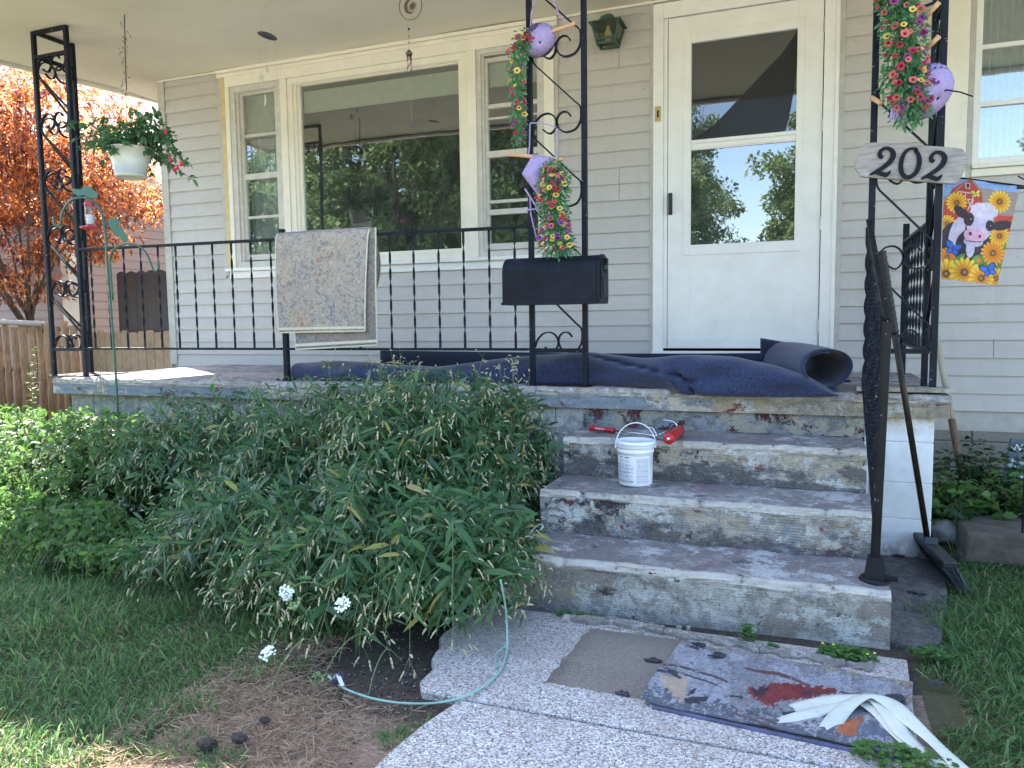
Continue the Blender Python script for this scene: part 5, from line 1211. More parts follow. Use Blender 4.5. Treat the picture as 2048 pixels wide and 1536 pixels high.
# ------------------------------------------------------------------ garden flag (printed cloth)
fl = thing('garden_flag', 'garden flag printed with a cow, red barn, sunflowers and butterflies', 'flag', hY(1940, 460, -1.28))
nu, nv = 150, 190; U_, V_ = np.meshgrid(np.linspace(0, 1, nu), np.linspace(0, 1, nv), indexing='ij')
cn = [(890, 395), (1537, 482), (1340, 1322), (860, 1270)]  # TL TR BR BL in crop pixels
X_ = (cn[0][0]*(1-U_)+cn[1][0]*U_)*(1-V_)+(cn[3][0]*(1-U_)+cn[2][0]*U_)*V_
Y_ = (cn[0][1]*(1-U_)+cn[1][1]*U_)*(1-V_)+(cn[3][1]*(1-U_)+cn[2][1]*U_)*V_
C_ = np.zeros((nu, nv, 3)); R = np.random.default_rng(2)
def vnoise(X, Y, s, seed):
    r = np.random.default_rng(seed).random((64, 64)); x = X/s; y = Y/s; xi = np.floor(x).astype(int); yi = np.floor(y).astype(int); fx = x-xi; fy = y-yi; fx = fx*fx*(3-2*fx); fy = fy*fy*(3-2*fy)
    g = lambda a, b: r[a % 64, b % 64]
    return (g(xi, yi)*(1-fx)+g(xi+1, yi)*fx)*(1-fy)+(g(xi, yi+1)*(1-fx)+g(xi+1, yi+1)*fx)*fy
nz = vnoise(X_, Y_, 26, 1)*.6+vnoise(X_, Y_, 11, 2)*.4
def inpoly(P, X=None, Y=None):
    X = X_ if X is None else X; Y = Y_ if Y is None else Y
    ins = np.zeros(X.shape, bool); n = len(P)
    for i in range(n):
        (x1, y1), (x2, y2) = P[i], P[(i+1) % n]
        c = ((y1 > Y) != (y2 > Y)) & (X < (x2-x1)*(Y-y1)/((y2-y1) or 1e-9)+x1); ins ^= c
    return ins
def ell(cx, cy, rx, ry, rot=0):
    a = math.radians(rot); dx = X_-cx; dy = Y_-cy; u = dx*math.cos(a)+dy*math.sin(a); v = -dx*math.sin(a)+dy*math.cos(a); return (u/rx)**2+(v/ry)**2
def put(mask, c, amp=.25): C_[mask] = np.array(c)*(1-amp+2*amp*nz[mask])[:, None]
put(np.ones_like(U_, bool), (.30, .25, .06), .5); put(nz > .52, (.10, .20, .05), .4)
put(V_ < .35, (.36, .28, .25), .12); put((V_ < .05+.03*nz) | ((X_ < 1000) & (V_ < .2) & (nz > .0)), (.26, .42, .72), .2)
put(inpoly([(880, 640), (905, 590), (960, 500), (1110, 412), (1175, 470), (1212, 530), (1226, 660), (1226, 900), (870, 900)]), (.50, .07, .045), .2)
put(inpoly([(1330, 725), (1490, 740), (1440, 930), (1300, 900)]), (.60, .07, .045), .2)
def line(p, q, w): 
    p = np.array(p, float); q = np.array(q, float); d = q-p; t = np.clip(((X_-p[0])*d[0]+(Y_-p[1])*d[1])/(d@d), 0, 1); return np.hypot(X_-p[0]-t*d[0], Y_-p[1]-t*d[1]) < w
for a, b in (((905, 590), (1110, 412)), ((1110, 412), (1212, 530)), ((1212, 530), (1226, 640))): put(line(a, b, 5), (.30, .27, .27), .1)
put(inpoly([(1070, 450), (1112, 455), (1108, 503), (1068, 497)]), (.75, .7, .7)); put(inpoly([(1079, 457), (1104, 460), (1100, 496), (1076, 491)]), (.05, .03, .06))
for a, b in (((1010, 525), (1135, 540)), ((1010, 525), (1005, 640)), ((1135, 540), (1130, 690)), ((1072, 532), (1070, 600)), ((1090, 590), (1132, 594)), ((1092, 600), (1130, 680)), ((1130, 600), (1090, 680))): put(line(a, b, 4), (.72, .62, .6), .1)
def sun(cx, cy, r, n=17, ph=0, c1=(.82, .52, .04), c2=(.70, .20, .02), cr=.26):
    dx, dy = X_-cx, Y_-cy; rr = np.hypot(dx, dy); th = np.arctan2(dy, dx)+ph
    pet = r*(.70+.30*np.abs(np.cos(n*th/2))**.7); m = rr < pet; k = np.clip((rr/r-.25)/.55, 0, 1)[..., None]
    col = np.array(c2)*(1-k)+np.array(c1)*k; col = col*(.72+.45*np.abs(np.cos(n*th/2)))[..., None]; C_[m] = col[m]
    put(rr < cr*r, (.20, .09, .03), .4); put(rr < cr*r*.4, (.30, .30, .12), .3)
sun(995, 620, 92); sun(1362, 612, 98); sun(912, 800, 78, ph=.4); sun(1362, 905, 88)
cow = (.055, .035, .05)
put(ell(965, 960, 130, 190, 20) < 1, cow, .4); put(ell(1000, 860, 58, 135, 22) < 1, (.66, .58, .70), .15); put(ell(1130, 1010, 150, 170, 0) < 1, cow, .5); put(ell(1225, 1010, 55, 110, 10) < 1, cow, .4)
put(ell(1112, 1010, 36, 80, 5) < 1, (.62, .56, .68), .2)
put(ell(1035, 703, 78, 40, 40) < 1, cow, .4); put(ell(1380, 815, 90, 42, -8) < 1, cow, .4)
put(ell(1195, 790, 112, 170, 8) < 1, (.62, .54, .70), .18)
put(ell(1228, 690, 118, 68, 8)+(nz-.5)*.7 < 1, (.72, .64, .76), .2)
put(ell(1100, 762, 44, 58, 10) < 1, cow, .3); put(ell(1278, 818, 36, 48, 0) < 1, cow, .3)
put(ell(1112, 765, 14, 15) < 1, (.005, .005, .01), 0); put(ell(1280, 822, 13, 14) < 1, (.005, .005, .01), 0); put(ell(1116, 760, 4, 4) < 1, (.8, .8, .9), 0); put(ell(1284, 817, 4, 4) < 1, (.8, .8, .9), 0)
put(ell(1138, 955, 82, 42, 6) < 1, (.56, .50, .62), .15); put(ell(1148, 900, 92, 58, 12) < 1, (.74, .40, .52), .15)
put(ell(1112, 885, 12, 17, -20) < 1, (.08, .02, .05)); put(ell(1192, 908, 12, 15, 20) < 1, (.08, .02, .05)); put((np.abs(Y_-(952+.10*(X_-1138)-.0011*(X_-1138)**2)) < 4) & (np.abs(X_-1138) < 70), (.10, .04, .08))
sun(1305, 1052, 108, ph=.2, c1=(.80, .34, .03)); sun(915, 1085, 84, ph=.6, c1=(.80, .30, .03))
put(ell(1010, 1100, 70, 22, -35) < 1, (.10, .30, .08), .4); put(ell(1180, 1110, 52, 42) < 1, (.14, .30, .06), .5); put(ell(1185, 1110, 20, 22) < 1, (.72, .25, .04))
sun(905, 1225, 128, 13, ph=.1, c1=(.85, .62, .06)); sun(1062, 1215, 132, 15, ph=.5, c1=(.85, .56, .05)); sun(1330, 1265, 90, 15); sun(1205, 1265, 112, 15, ph=.3, c1=(.85, .52, .05))
def bfly(cx, cy, s, c, rot): 
    for ox, oy, rx, ry, r in ((-22, -18, 26, 16, 40), (22, -12, 28, 16, -35), (-14, 14, 18, 13, -30), (18, 16, 18, 14, 35)):
        a = math.radians(rot); x = cx+s*(ox*math.cos(a)-oy*math.sin(a)); y = cy+s*(ox*math.sin(a)+oy*math.cos(a)); put(ell(x, y, rx*s*1.12, ry*s*1.2, r+rot) < 1, (.02, .03, .10), 0); put(ell(x, y, rx*s*.92, ry*s*.9, r+rot) < 1, c, .3)
bfly(962, 1012, 1.55, (.05, .17, .62), 15); bfly(1268, 1198, 1.5, (.07, .20, .72), -20); bfly(1160, 545, .9, (.80, .62, .08), -10)
pos = np.zeros((nu, nv, 3))
for i in range(nu):
    for j in range(nv):
        u, v = U_[i, j], V_[i, j]; yy = -1.285+.010*math.sin(u*5+v*2.5)*v+.006*math.sin(u*11)*(1-v*.4)
        pos[i, j] = hY(1680+X_[i, j]/4.266, 260+Y_[i, j]/4.266, yy)
Cc = np.concatenate([C_, np.ones((nu, nv, 1))], 2)
tm = NT('printed_cloth'); a = tm.node('ShaderNodeAttribute', attribute_name='print'); wv = tm.noise(420, 2); col = tm.mix(tm.math('MULTIPLY', wv, .15), a.outputs['Color'], (.3, .3, .3)); tm.set(col, .8, 0, .2)
tr = tm.node('ShaderNodeBsdfTranslucent'); tm.L.new(col, tr.inputs[0]); mx = tm.node('ShaderNodeMixShader'); mx.inputs[0].default_value = .12; tm.L.new(tm.p.outputs[0], mx.inputs[1]); tm.L.new(tr.outputs[0], mx.inputs[2]); tm.L.new(mx.outputs[0], tm.o.inputs[0])
o = fast('cloth', pos.reshape(-1, 3), gridfaces(nu, nv)[:, ::-1], [tm.m], None, {'print': ('FLOAT_COLOR', Cc.reshape(-1, 4))}, fl, True, 4)
sd_ = o.modifiers.new('s', 'SOLIDIFY'); sd_.thickness = .0008
tl, tr_ = pos[0, 0], pos[-1, 0]
fs_ = thing('flag_stand', 'thin black metal garden flag stand reaching in from the right edge', 'flag stand', (.875, -1.285, 0))
m = MB(); e = tr_+(tr_-tl)*.22; m.tube([tl+V(-.01, .003, .004), tr_+V(0, .003, .004), e+V(0, .003, .004)], .004, 8); m.tube([e+V(0, .003, .03), (e[0], e[1]+.003, 0)], .005, 8)
m.tube([e+V(0, .003, .0), e+V(.02, .003, .03), e+V(.05, .003, .035), e+V(.06, .003, .01)], .004, 6); m.build('stand_rod', m_iron, fs_)
m = MB(); m.tube([tr_+V(-.012, 0, -.003), tr_+V(.02, 0, -.004)], .0075, 8); m.build('stopper', plain('black_stopper', (.01, .01, .01), .5), fs_, smooth=True)
m = MB(); m.tube([hY(2036, 352, -1.29), hY(2044, 357, -1.29), hY(2060, 362, -1.29)], .003, 6); m.build('wire_clip', m_iron, fs_)

# ------------------------------------------------------------------ welcome slate
ws = thing('welcome_sign', 'slate blue Welcome sign leaning at the foundation among plants, right edge', 'sign', (1.1, -.30, 0))
Yw = -.30; q = [hY(2022, 877, Yw), hY(2100, 880, Yw), hY(2110, 968, Yw), hY(2004, 964, Yw)]
m = MB(); m.prism([tuple(p) for p in q], (0, .02, 0)); m.box((q[3][0]+.10, Yw+.021, 0), (q[3][0]+.13, Yw+.035, .3)); m.build('board', plain('slate_paint', (.10, .14, .17), .7, var=.3), ws, bevel=.003)
tp = text('lettering', 'Welcome', tuple(hY(2024, 895, Yw-.002)+V(.108, 0, .0)), (PI/2, -.04, 0), .058, plain('white_paint_letters', (.75, .78, .80), .6), ws, .001)
R = np.random.default_rng(4)
for k in range(26):
    p = hY(2012+R.random()*80, 912+R.random()*46, Yw-.001); m = MB(); m.lathe(p, [(.012*R.uniform(.6, 1.2), 0), (.008, .003), (.0, .004)], 9, axis=(0, -1, 0)); m.build('painted_pebble', plain('pebble_%d' % (k % 1), (.45, .50, .52), .6) if k == 0 else bpy.data.materials['pebble_0'], ws)

# ------------------------------------------------------------------ doormat
mt_ = thing('doormat', 'worn grey doormat with a faded red and orange pattern lying on the walk', 'doormat', (-.08, -2.82, .03))
nu, nv = 170, 110; U_, V_ = np.meshgrid(np.linspace(0, 1, nu), np.linspace(0, 1, nv), indexing='ij')
cn = [(1362, 1284), (1826, 1368), (1818, 1518), (1279, 1402)]  # photo px: TL TR BR BL
X_ = ((cn[0][0]*(1-U_)+cn[1][0]*U_)*(1-V_)+(cn[3][0]*(1-U_)+cn[2][0]*U_)*V_-1240)*2.535
Y_ = ((cn[0][1]*(1-U_)+cn[1][1]*U_)*(1-V_)+(cn[3][1]*(1-U_)+cn[2][1]*U_)*V_-1240)*2.535
nz = vnoise(X_, Y_, 22, 5)*.5+vnoise(X_, Y_, 9, 6)*.5; C_ = np.zeros((nu, nv, 3)); w_ = (nz-.5)*1.0
put(np.ones_like(U_, bool), (.29, .295, .325), .4); put(vnoise(X_, Y_, 120, 7) > .66, (.22, .215, .235), .3)
put(V_ > .84+.5*(nz-.5), (.12, .13, .16), .5); put((U_ > .93+1.0*(nz-.42)) & (U_ > .9), (.26, .19, .14), .4); put((V_ < .05) & (nz > .45), (.25, .20, .15), .4); rs = np.random.default_rng(12).random(U_.shape); put(rs > .93, (.10, .09, .09), .5); put(rs < .05, (.42, .42, .45), .2)
def jp(P, amp=26): return inpoly(P, X_+(nz-.5)*amp, Y_+(vnoise(X_, Y_, 10, 9)-.5)*amp)
put(jp([(205, 300), (300, 290), (350, 310), (330, 380), (320, 420), (250, 380), (200, 330)]), (.44, .33, .24), .25)
for P in ([(320, 400), (360, 395), (450, 402), (440, 425), (350, 432), (325, 420)], [(345, 372), (395, 345), (392, 362), (350, 392)], [(550, 392), (620, 390), (618, 404), (555, 404)], [(820, 470), (880, 465), (885, 490), (825, 492)]): put(jp(P, 14), (.035, .035, .045), .5)
put(jp([(638, 352), (700, 352), (760, 328), (880, 322), (940, 330), (1060, 350), (1105, 372), (980, 392), (860, 408), (778, 418), (782, 462), (715, 428), (668, 392)]), (.20, .028, .025), .45)
put(jp([(665, 362), (700, 350), (752, 338), (745, 392), (715, 392), (690, 392)]), (.03, .02, .03), .4); put(jp([(880, 335), (1070, 365), (1040, 385), (930, 375)], 40) & (nz > .5), (.06, .02, .03), .4)
put(jp([(1120, 520), (1180, 505), (1250, 500), (1210, 545), (1195, 590), (1100, 590), (1105, 555)]), (.40, .13, .05), .35)
put(jp([(1200, 545), (1300, 520), (1370, 570), (1330, 620), (1230, 600)], 60), (.12, .14, .19), .3)
def curve(P, w, c):
    for a, b in zip(P[:-1], P[1:]): put(line(a, b, w*1.0) & (nz > .33), c, .4)
curve([(210, 238), (300, 250), (400, 275), (480, 300), (540, 325)], 6, (.10, .05, .05)); curve([(230, 262), (330, 290), (430, 318), (490, 345)], 5, (.06, .06, .07)); curve([(160, 290), (250, 285), (310, 310)], 6, (.04, .04, .05)); curve([(180, 265), (240, 270), (290, 290)], 5, (.04, .04, .05))
curve([(640, 255), (730, 270), (820, 290), (900, 310), (950, 330)], 6, (.13, .05, .05)); curve([(700, 262), (800, 275), (880, 298)], 4, (.10, .05, .05)); curve([(1115, 368), (1180, 378), (1250, 392), (1300, 405)], 5, (.12, .05, .06)); curve([(580, 478), (680, 520), (770, 560), (860, 590)], 6, (.11, .07, .07)); curve([(640, 465), (720, 510), (790, 540)], 5, (.09, .06, .07))
put(jp([(330, 140), (390, 135), (440, 150), (380, 165)], 20), (.05, .04, .05), .5); put(jp([(1330, 400), (1400, 385), (1470, 440), (1400, 455), (1350, 440)], 20), (.06, .065, .085), .3)
pos = np.zeros((nu, nv, 3))
for i in range(nu):
    for j in range(nv):
        u, v = U_[i, j], V_[i, j]; px = (cn[0][0]*(1-u)+cn[1][0]*u)*(1-v)+(cn[3][0]*(1-u)+cn[2][0]*u)*v; py = (cn[0][1]*(1-u)+cn[1][1]*u)*(1-v)+(cn[3][1]*(1-u)+cn[2][1]*u)*v
        e = .004*math.sin(u*40)*(v > .97 or v < .03); py += 4*e*200*0; P = hZ(px, py+2.5*math.sin(u*17)*(v < .05), .030)
        P[2] = .030+.004*math.sin(u*6+1)*math.sin(v*4)+.0015*math.sin(u*31)+.014*max(0, .06-u)/.06*(v > .5); pos[i, j] = P
Cc = np.concatenate([C_, np.ones((nu, nv, 1))], 2)
o = fast('pile', pos.reshape(-1, 3), gridfaces(nu, nv)[:, ::-1], [print_mat('mat_pile', .95, 1, .35)], None, {'print': ('FLOAT_COLOR', Cc.reshape(-1, 4))}, mt_, True, 4)
md = o.modifiers.new('s', 'SOLIDIFY'); md.thickness = .005; md.offset = -1
m = MB(); rows = []
for i in range(40):
    u = i/39; a = hZ(1306+(1816-1306)*u, 1409+(1519-1409)*u, .028); b = hZ(1304+(1812-1304)*u, 1417+(1527-1417)*u, .024); rows.append([a, (a+b)/2+V(0, 0, .004), b, b-V(0, 0, .004)])
m.grid(np.array(rows)[:, ::-1]); m.build('rubber_edge', plain('blue_black_rubber', (.05, .055, .11), .35, var=.4), mt_, smooth=True)
# strips of old tape
tpm = plain('paper_tape', (.56, .57, .50), .55, var=.1, scale=12, speck=.25, speckcol=(.2, .18, .12))
def strip(parent, pts, w, hs):
    P = [hZ(1240+x/2.535, 1240+y/2.535, .032) for x, y in pts]; Q = catmull([V(p[0], p[1], .034+h) for p, h in zip(P, hs)], 8); n = len(Q); rows = []
    for i in range(n):
        d = Q[min(i+1, n-1)]-Q[max(i-1, 0)]; d[2] = 0; d /= np.linalg.norm(d)+1e-9; s = V(-d[1], d[0], 0); tw = .25*math.sin(i*.22)
        rows.append([Q[i]+s*w*k+V(0, 0, w*k*tw+.002*math.cos(k*8)) for k in np.linspace(-.5, .5, 5)])
    m = MB(); m.grid(np.array(rows)); return m.build('tape_strip', tpm, parent, smooth=True, solid=.0012)
tape = thing('peeled_tape', 'three crumpled strips of whitish tape lying across the doormat corner', 'tape', hZ(1740, 1430, .04))
strip(tape, [(876, 450), (1000, 432), (1130, 415), (1260, 432), (1350, 500), (1420, 590), (1520, 668), (1640, 735), (1760, 800)], .040, [0, .004, .012, .022, .02, .014, .008, .004, 0])
strip(tape, [(788, 532), (920, 500), (1060, 462), (1200, 440), (1310, 490), (1390, 570), (1470, 650), (1580, 720), (1700, 790)], .040, [0, .003, .008, .012, .012, .008, .005, .002, 0])
strip(tape, [(1035, 590), (1085, 520), (1160, 462), (1260, 440), (1370, 480), (1470, 560), (1590, 650), (1700, 745), (1780, 830)], .042, [0, .004, .016, .03, .03, .024, .014, .008, .002])

# ------------------------------------------------------------------ cable, stake light, scraps, stones
m_cable = plain('pale_green_cable', (.22, .42, .37), .45, var=.15)
def onz(x, y, z): return hZ(x, y, z)
pts = [(1001, 1160, .30), (1006, 1185, .25), (1012, 1225, .15), (1014, 1270, .07), (1013, 1305, .032), (1003, 1335, .03), (985, 1358, .03), (950, 1383, .03), (905, 1400, .03), (860, 1407, .012), (800, 1406, .012), (745, 1397, .012), (700, 1382, .014), (672, 1366, .02), (657, 1352, .03)]
m = MB(); m.tube(catmull([onz(*p) for p in pts], 5), .0034, 8); o = m.build('garden_cable', m_cable, None, smooth=True); tag(o, 'pale green cable curving from the weeds over the walk to the stake light', 'cable')
m = MB(); m.tube(catmull([onz(*p) for p in ((1010, 1292, .05), (1000, 1300, .035), (992, 1308, .03), (992, 1325, .028), (995, 1336, .028))], 5), .003, 6); o = m.build('cable_tail', m_cable, None, smooth=True); tag(o, 'short curl of pale green cord beside the cable bend on the walk', 'cord')
m = MB(); L = [hY(1038, 1092, -2.48), hY(1058, 1078, -2.46), hY(1074, 1066, -2.44), hY(1085, 1055, -2.42), hY(1082, 1049, -2.40), hY(1072, 1053, -2.40), hY(1060, 1066, -2.42), hY(1048, 1085, -2.5)]; m.tube(catmull(L, 5), .0038, 8); o = m.build('cable_loop', plain('grey_green_cable', (.33, .42, .38), .5), None, smooth=True); tag(o, 'grey green cable loop sticking out of the weeds at the second step', 'cable')
sl_ = thing('stake_light', 'small dark and silver garden stake light lying on the soil under the weeds', 'garden light', onz(675, 1358, .01))
P = onz(676, 1358, .03); m = MB(); m.lathe(P, [(.001, -.022), (.014, -.02), (.018, .0), (.016, .014), (.008, .02), (.001, .022)], 16, axis=(.6, -.3, .5)); m.build('lamp_head', plain('dark_lens', (.05, .05, .09), .15), sl_, smooth=True)
m = MB(); m.bar(P+V(.006, -.008, .016), P+V(.034, -.028, -.004), .012, .004); m.bar(P+V(-.005, 0, .0), P+V(-.05, .02, -.012), .008, .008); m.build('bracket', m_rod, sl_)
m_scrap = plain('black_scrap', (.035, .034, .04), .8, var=.4)
def scrap(label, x, y, z, s, seed):
    R = random.Random(seed); c = onz(x, y, z); n = 12; m = MB(); n_r = 4; G = []
    for i in range(n_r):
        for_ = []
        for j in range(n):
            a = 2*PI*j/n; r = s*(i/(n_r-1))*(.35+1.0*R.random()); for_.append(c+V(r*1.5*math.cos(a), r*math.sin(a), .002+R.uniform(0, .22)*s*(i > 0)*(R.random() < .7)))
        G.append(for_)
    m.grid(np.array(G), closeu=True); o = m.build('black_scrap', m_scrap, None, solid=.003); tag(o, label, 'scrap', 'curled black scraps lying about the walk')
for a in (('curled black scrap on the stained square of the walk, left of the doormat', 1308, 1322, .024, .020, 1), ('flat black scrap on the walk just left of the doormat corner', 1248, 1388, .024, .016, 2), ('large curled black scrap on the upper edge of the doormat', 1438, 1312, .040, .020, 3), ('black scrap on the doormat near its upper left corner', 1398, 1290, .038, .014, 4), ('black scrap beneath the tape at the right end of the doormat', 1790, 1398, .036, .022, 5), ('dark scrap on the strip of concrete beside the white pier', 1826, 1186, .020, .012, 6), ('small black scrap between the doormat and the right lawn', 1872, 1368, .02, .018, 7), ('thin dark scrap on the side concrete near the broom bristles', 1845, 1190, .02, .010, 8), ('black scrap against the foot of the white pier', 1800, 1112, .02, .020, 9)): scrap(*a)
def rock(name, label, cat, c, r, mat, sub=3, seed=0, sq=(1, 1, 1), group=None, flat=.3, rough=.0):
    import bmesh
    bm = bmesh.new(); bmesh.ops.create_icosphere(bm, subdivisions=sub, radius=1); R = np.random.default_rng(seed); dirs = unit(R.normal(size=(9, 3))); off = R.uniform(.72, .95, 9)
    for v in bm.verts:
        p = np.array(v.co); 
        for d, f in zip(dirs, off):
            k = p@d
            if k > f: p = p-d*(k-f)*.8
        p = p*(1+rough*math.sin(p[0]*9+seed)*math.sin(p[1]*8+2)*math.sin(p[2]*10+1)+rough*.6*math.sin(p[0]*23+p[2]*17+seed)*math.sin(p[1]*21-p[2]*9)); p += .03*np.sin(p[[1, 2, 0]]*7+seed); v.co = Vector(p*np.array(sq)*r+V(*c))
    me = bpy.data.meshes.new(name); bm.to_mesh(me); bm.free(); me.materials.append(mat); me.polygons.foreach_set('use_smooth', [True]*len(me.polygons)); o = link(bpy.data.objects.new(name, me)); return tag(o, label, cat, group)
m_stone = plain('grey_fieldstone', (.26, .27, .26), .8, var=.25, bump=.5); m_bstone = plain('brown_stone', (.095, .078, .06), .9, var=.4, bump=.8); m_clod = plain('dark_clod', (.05, .038, .032), 1, var=.5, bump=.8, scale=40)
cS = hZ(1895, 1094, .0); rock('field_stone', 'rounded grey stone at the back corner of the white pier', 'stone', (cS[0]+.015, cS[1]+.07, .050), 1, m_stone, 4, 3, (.078, .075, .068))
m = MB(); a = hZ(1926, 1116, 0); frus(m, (a[0]+.21, a[1]+.14), .44, .42, .0, .135); o = m.build('edging_block', m_bstone, None, bevel=.014, seg=3); tag(o, 'brown rough stone block edging the flower bed beside the grey stone', 'stone block')
m = MB(); m.box((a[0]-.02, a[1]-.05, -.02), (a[0]+.30, a[1]+.06, .03)); o = m.build('edging_paver', m_bstone, None, bevel=.01); tag(o, 'low flat brown paver lying in the grass before the brown block', 'paver')
for k, (x, y, s) in enumerate(((415, 1490, .024), (478, 1478, .020), (530, 1441, .014))):
    c = hZ(x, y, .01); rock('soil_clod', ('dark lump of soil on the dry patch, largest and leftmost of three', 'dark lump of soil in the middle of three on the dry patch', 'small dark soil lump, furthest back of three on the dry patch')[k], 'soil lump', (c[0], c[1], .012), 1, m_clod, 4, 20+k, (s*1.2, s*.8, s*.6), 'soil lumps', rough=.22)
    
# low edging at the left bed
for k, (x, y, sx, sz, lab) in enumerate(((282, 1152, .105, .052, 'dim grey brown edging stone at the foot of the bed, nearest the smartweed'), (190, 1142, .10, .045, 'dark edging stone half covered by low weeds, middle of the three'), (95, 1132, .11, .045, 'dark edging stone at the sunny left end of the bed'))):
    c = hZ(x, y, .0); rock('edging_stone', lab, 'stone', (c[0], c[1]+.05, .022), 1, m_bstone, 3, 40+k, (sx, .06, sz), 'stones edging the weed bed', rough=.12)
# ================================================================== weeds, grass
m_weed = leafmat('smartweed_leaf', (.030, .096, .038), (.095, .205, .066), .42, .35, yellow=.998, spec=.45)
m_weed2 = leafmat('bright_weed_leaf', (.055, .135, .032), (.14, .25, .055), .5, .42)
m_stem = plain('weed_stem', (.15, .20, .08), .6)
m_spike = NT('smartweed_spike'); _n = m_spike.noise(300, 2, .6); m_spike.set(m_spike.mix(m_spike.ramp(_n, [(.3, 0), (.7, 1)]), m_spike.mix(m_spike.attr('rnd'), (.30, .33, .17), (.42, .34, .22)), m_spike.mix(m_spike.attr('rnd'), (.48, .48, .30), (.58, .50, .36))), .8, 0, .2); m_spike = m_spike.m
def spikes(P, D, L, r, curve):
    """bumpy flower spikes: (n) -> verts,tris"""
    n = len(P); D = unit(D); A = unit(np.cross(D, np.array([.3, .2, 1.0]))); B = np.cross(D, A); seg = 4; prof = [(0, .3), (.15, 1), (.32, .75), (.5, 1.05), (.68, .7), (.85, .8), (1, .1)]; V_ = []
    for i, (q, w) in enumerate(prof):
        c = P+D*(L*q)[:, None]-np.array([0, 0, 1.0])*(curve*L*q*q)[:, None]
        for k in range(seg):
            a = 2*PI*(k+.5*(i % 2))/seg; V_.append(c+(A*math.cos(a)+B*math.sin(a))*(r*w)[:, None])
    m = len(V_); T = []
    for i in range(len(prof)-1):
        for k in range(seg): a, b, c_, d = i*seg+k, i*seg+(k+1) % seg, (i+1)*seg+(k+1) % seg, (i+1)*seg+k; T += [(a, b, c_), (a, c_, d)]
    Vv = np.stack(V_, 1).reshape(-1, 3); return Vv, (np.arange(n)[:, None, None]*m+np.array(T)[None]).reshape(-1, 3), m
def stems_mesh(paths, r):
    """paths (n,k,3) thin triangular tubes"""
    n, k, _ = paths.shape; T = np.zeros_like(paths); T[:, 1:-1] = paths[:, 2:]-paths[:, :-2]; T[:, 0] = paths[:, 1]-paths[:, 0]; T[:, -1] = paths[:, -1]-paths[:, -2]
    T = unit(T); A = unit(np.cross(T, np.array([.13, .99, .05]))); B = np.cross(T, A); rr = (r[:, None]*np.linspace(1, .5, k)[None])[..., None]; V_ = [paths+(A*math.cos(a)+B*math.sin(a))*rr for a in (0, 2*PI/3, 4*PI/3)]
    Vv = np.stack(V_, 2).reshape(-1, 3); F = []
    for i in range(k-1):
        for s in range(3): a, b, c, d = i*3+s, i*3+(s+1) % 3, (i+1)*3+(s+1) % 3, (i+1)*3+s; F += [(a, b, c), (a, c, d)]
    return Vv, (np.arange(n)[:, None, None]*k*3+np.array(F)[None]).reshape(-1, 3)
def merge(parts):
    Vs = []; Ts = []; Ms = []; Rs = []; o = 0
    for v, t, mi, r in parts: Vs.append(v); Ts.append(t+o); Ms.append(np.full(len(t), mi)); Rs.append(r); o += len(v)
    return np.concatenate(Vs), np.concatenate(Ts), np.concatenate(Ms), np.concatenate(Rs)
def bez(b, c, t, k=9):
    q = np.linspace(0, 1, k)[None, :, None]; return b[:, None]*(1-q)**2+2*c[:, None]*q*(1-q)+t[:, None]*q*q
def weed_clump(name, base, ctrl, tip, leafL, leafW, nleaf, R, spike=True, shape='lance', mats=None, nsp=5, start=.22, droop=.27):
    n = len(base); path = bez(base, ctrl, tip); sv, st = stems_mesh(path, R.uniform(.0012, .0024, n))
    P = []; D = []; 
    q = R.uniform(start, .985, (n, nleaf)); q2 = q[..., None]
    pt = base[:, None]*(1-q2)**2+2*ctrl[:, None]*q2*(1-q2)+tip[:, None]*q2*q2
    tg = unit(2*(1-q2)*(ctrl-base)[:, None]+2*q2*(tip-ctrl)[:, None])
    side = unit(np.cross(tg, R.normal(size=tg.shape))); D = unit(side*1.0+tg*R.uniform(.1, .7, q.shape)[..., None]+np.array([0, -.16, .26])); N = unit(tg*.8+np.array([0, -.15, .9])+R.normal(size=tg.shape)*.25)
    P = pt.reshape(-1, 3); D = D.reshape(-1, 3); N = N.reshape(-1, 3); m_ = len(P)
    L = R.uniform(*leafL, m_)*(1-.35*(q.reshape(-1) > .85)); W = L*R.uniform(*leafW, m_)
    lv, lt, k = leaves(P, D, N, L, W, R.uniform(.1, droop*2, m_), .3, shape); rn = np.repeat(np.clip(R.random(m_)**1.6+.25*(q.reshape(-1)-.5), 0, 1), k)
    parts = [(lv, lt, 0, rn), (sv, st, 1, np.zeros(len(sv)))]
    if spike:
        ns = R.integers(1, nsp+1, n); idx = np.repeat(np.arange(n), ns); tot = len(idx)
        b0 = tip[idx]; tdir = unit(tip-ctrl)[idx]; d = unit(tdir*.8+R.normal(size=(tot, 3))*.55+np.array([0, 0, .15])); ped = R.uniform(.01, .075, tot)
        c0 = b0-tdir*(R.uniform(0, .06, tot))[:, None]; e0 = c0+d*ped[:, None]; pv, pt2 = stems_mesh(bez(c0, (c0+e0)/2+np.array([0, 0, .008]), e0, 4), np.full(tot, .0008))
        L2 = R.uniform(.010, .030, tot); s_v, s_t, sk = spikes(e0, unit(d+R.normal(size=(tot, 3))*.4+np.array([0, 0, -.12])), L2, R.uniform(.0028, .0044, tot), R.uniform(.1, .8, tot))
        parts += [(pv, pt2, 1, np.zeros(len(pv))), (s_v, s_t, 2, np.repeat(R.random(tot), sk))]
    Vv, T, Mi, Rn = merge(parts)
    return fast(name, Vv, T, mats or [m_weed, m_stem, m_spike], Mi, {'rnd': ('FLOAT', Rn)}, None, True)
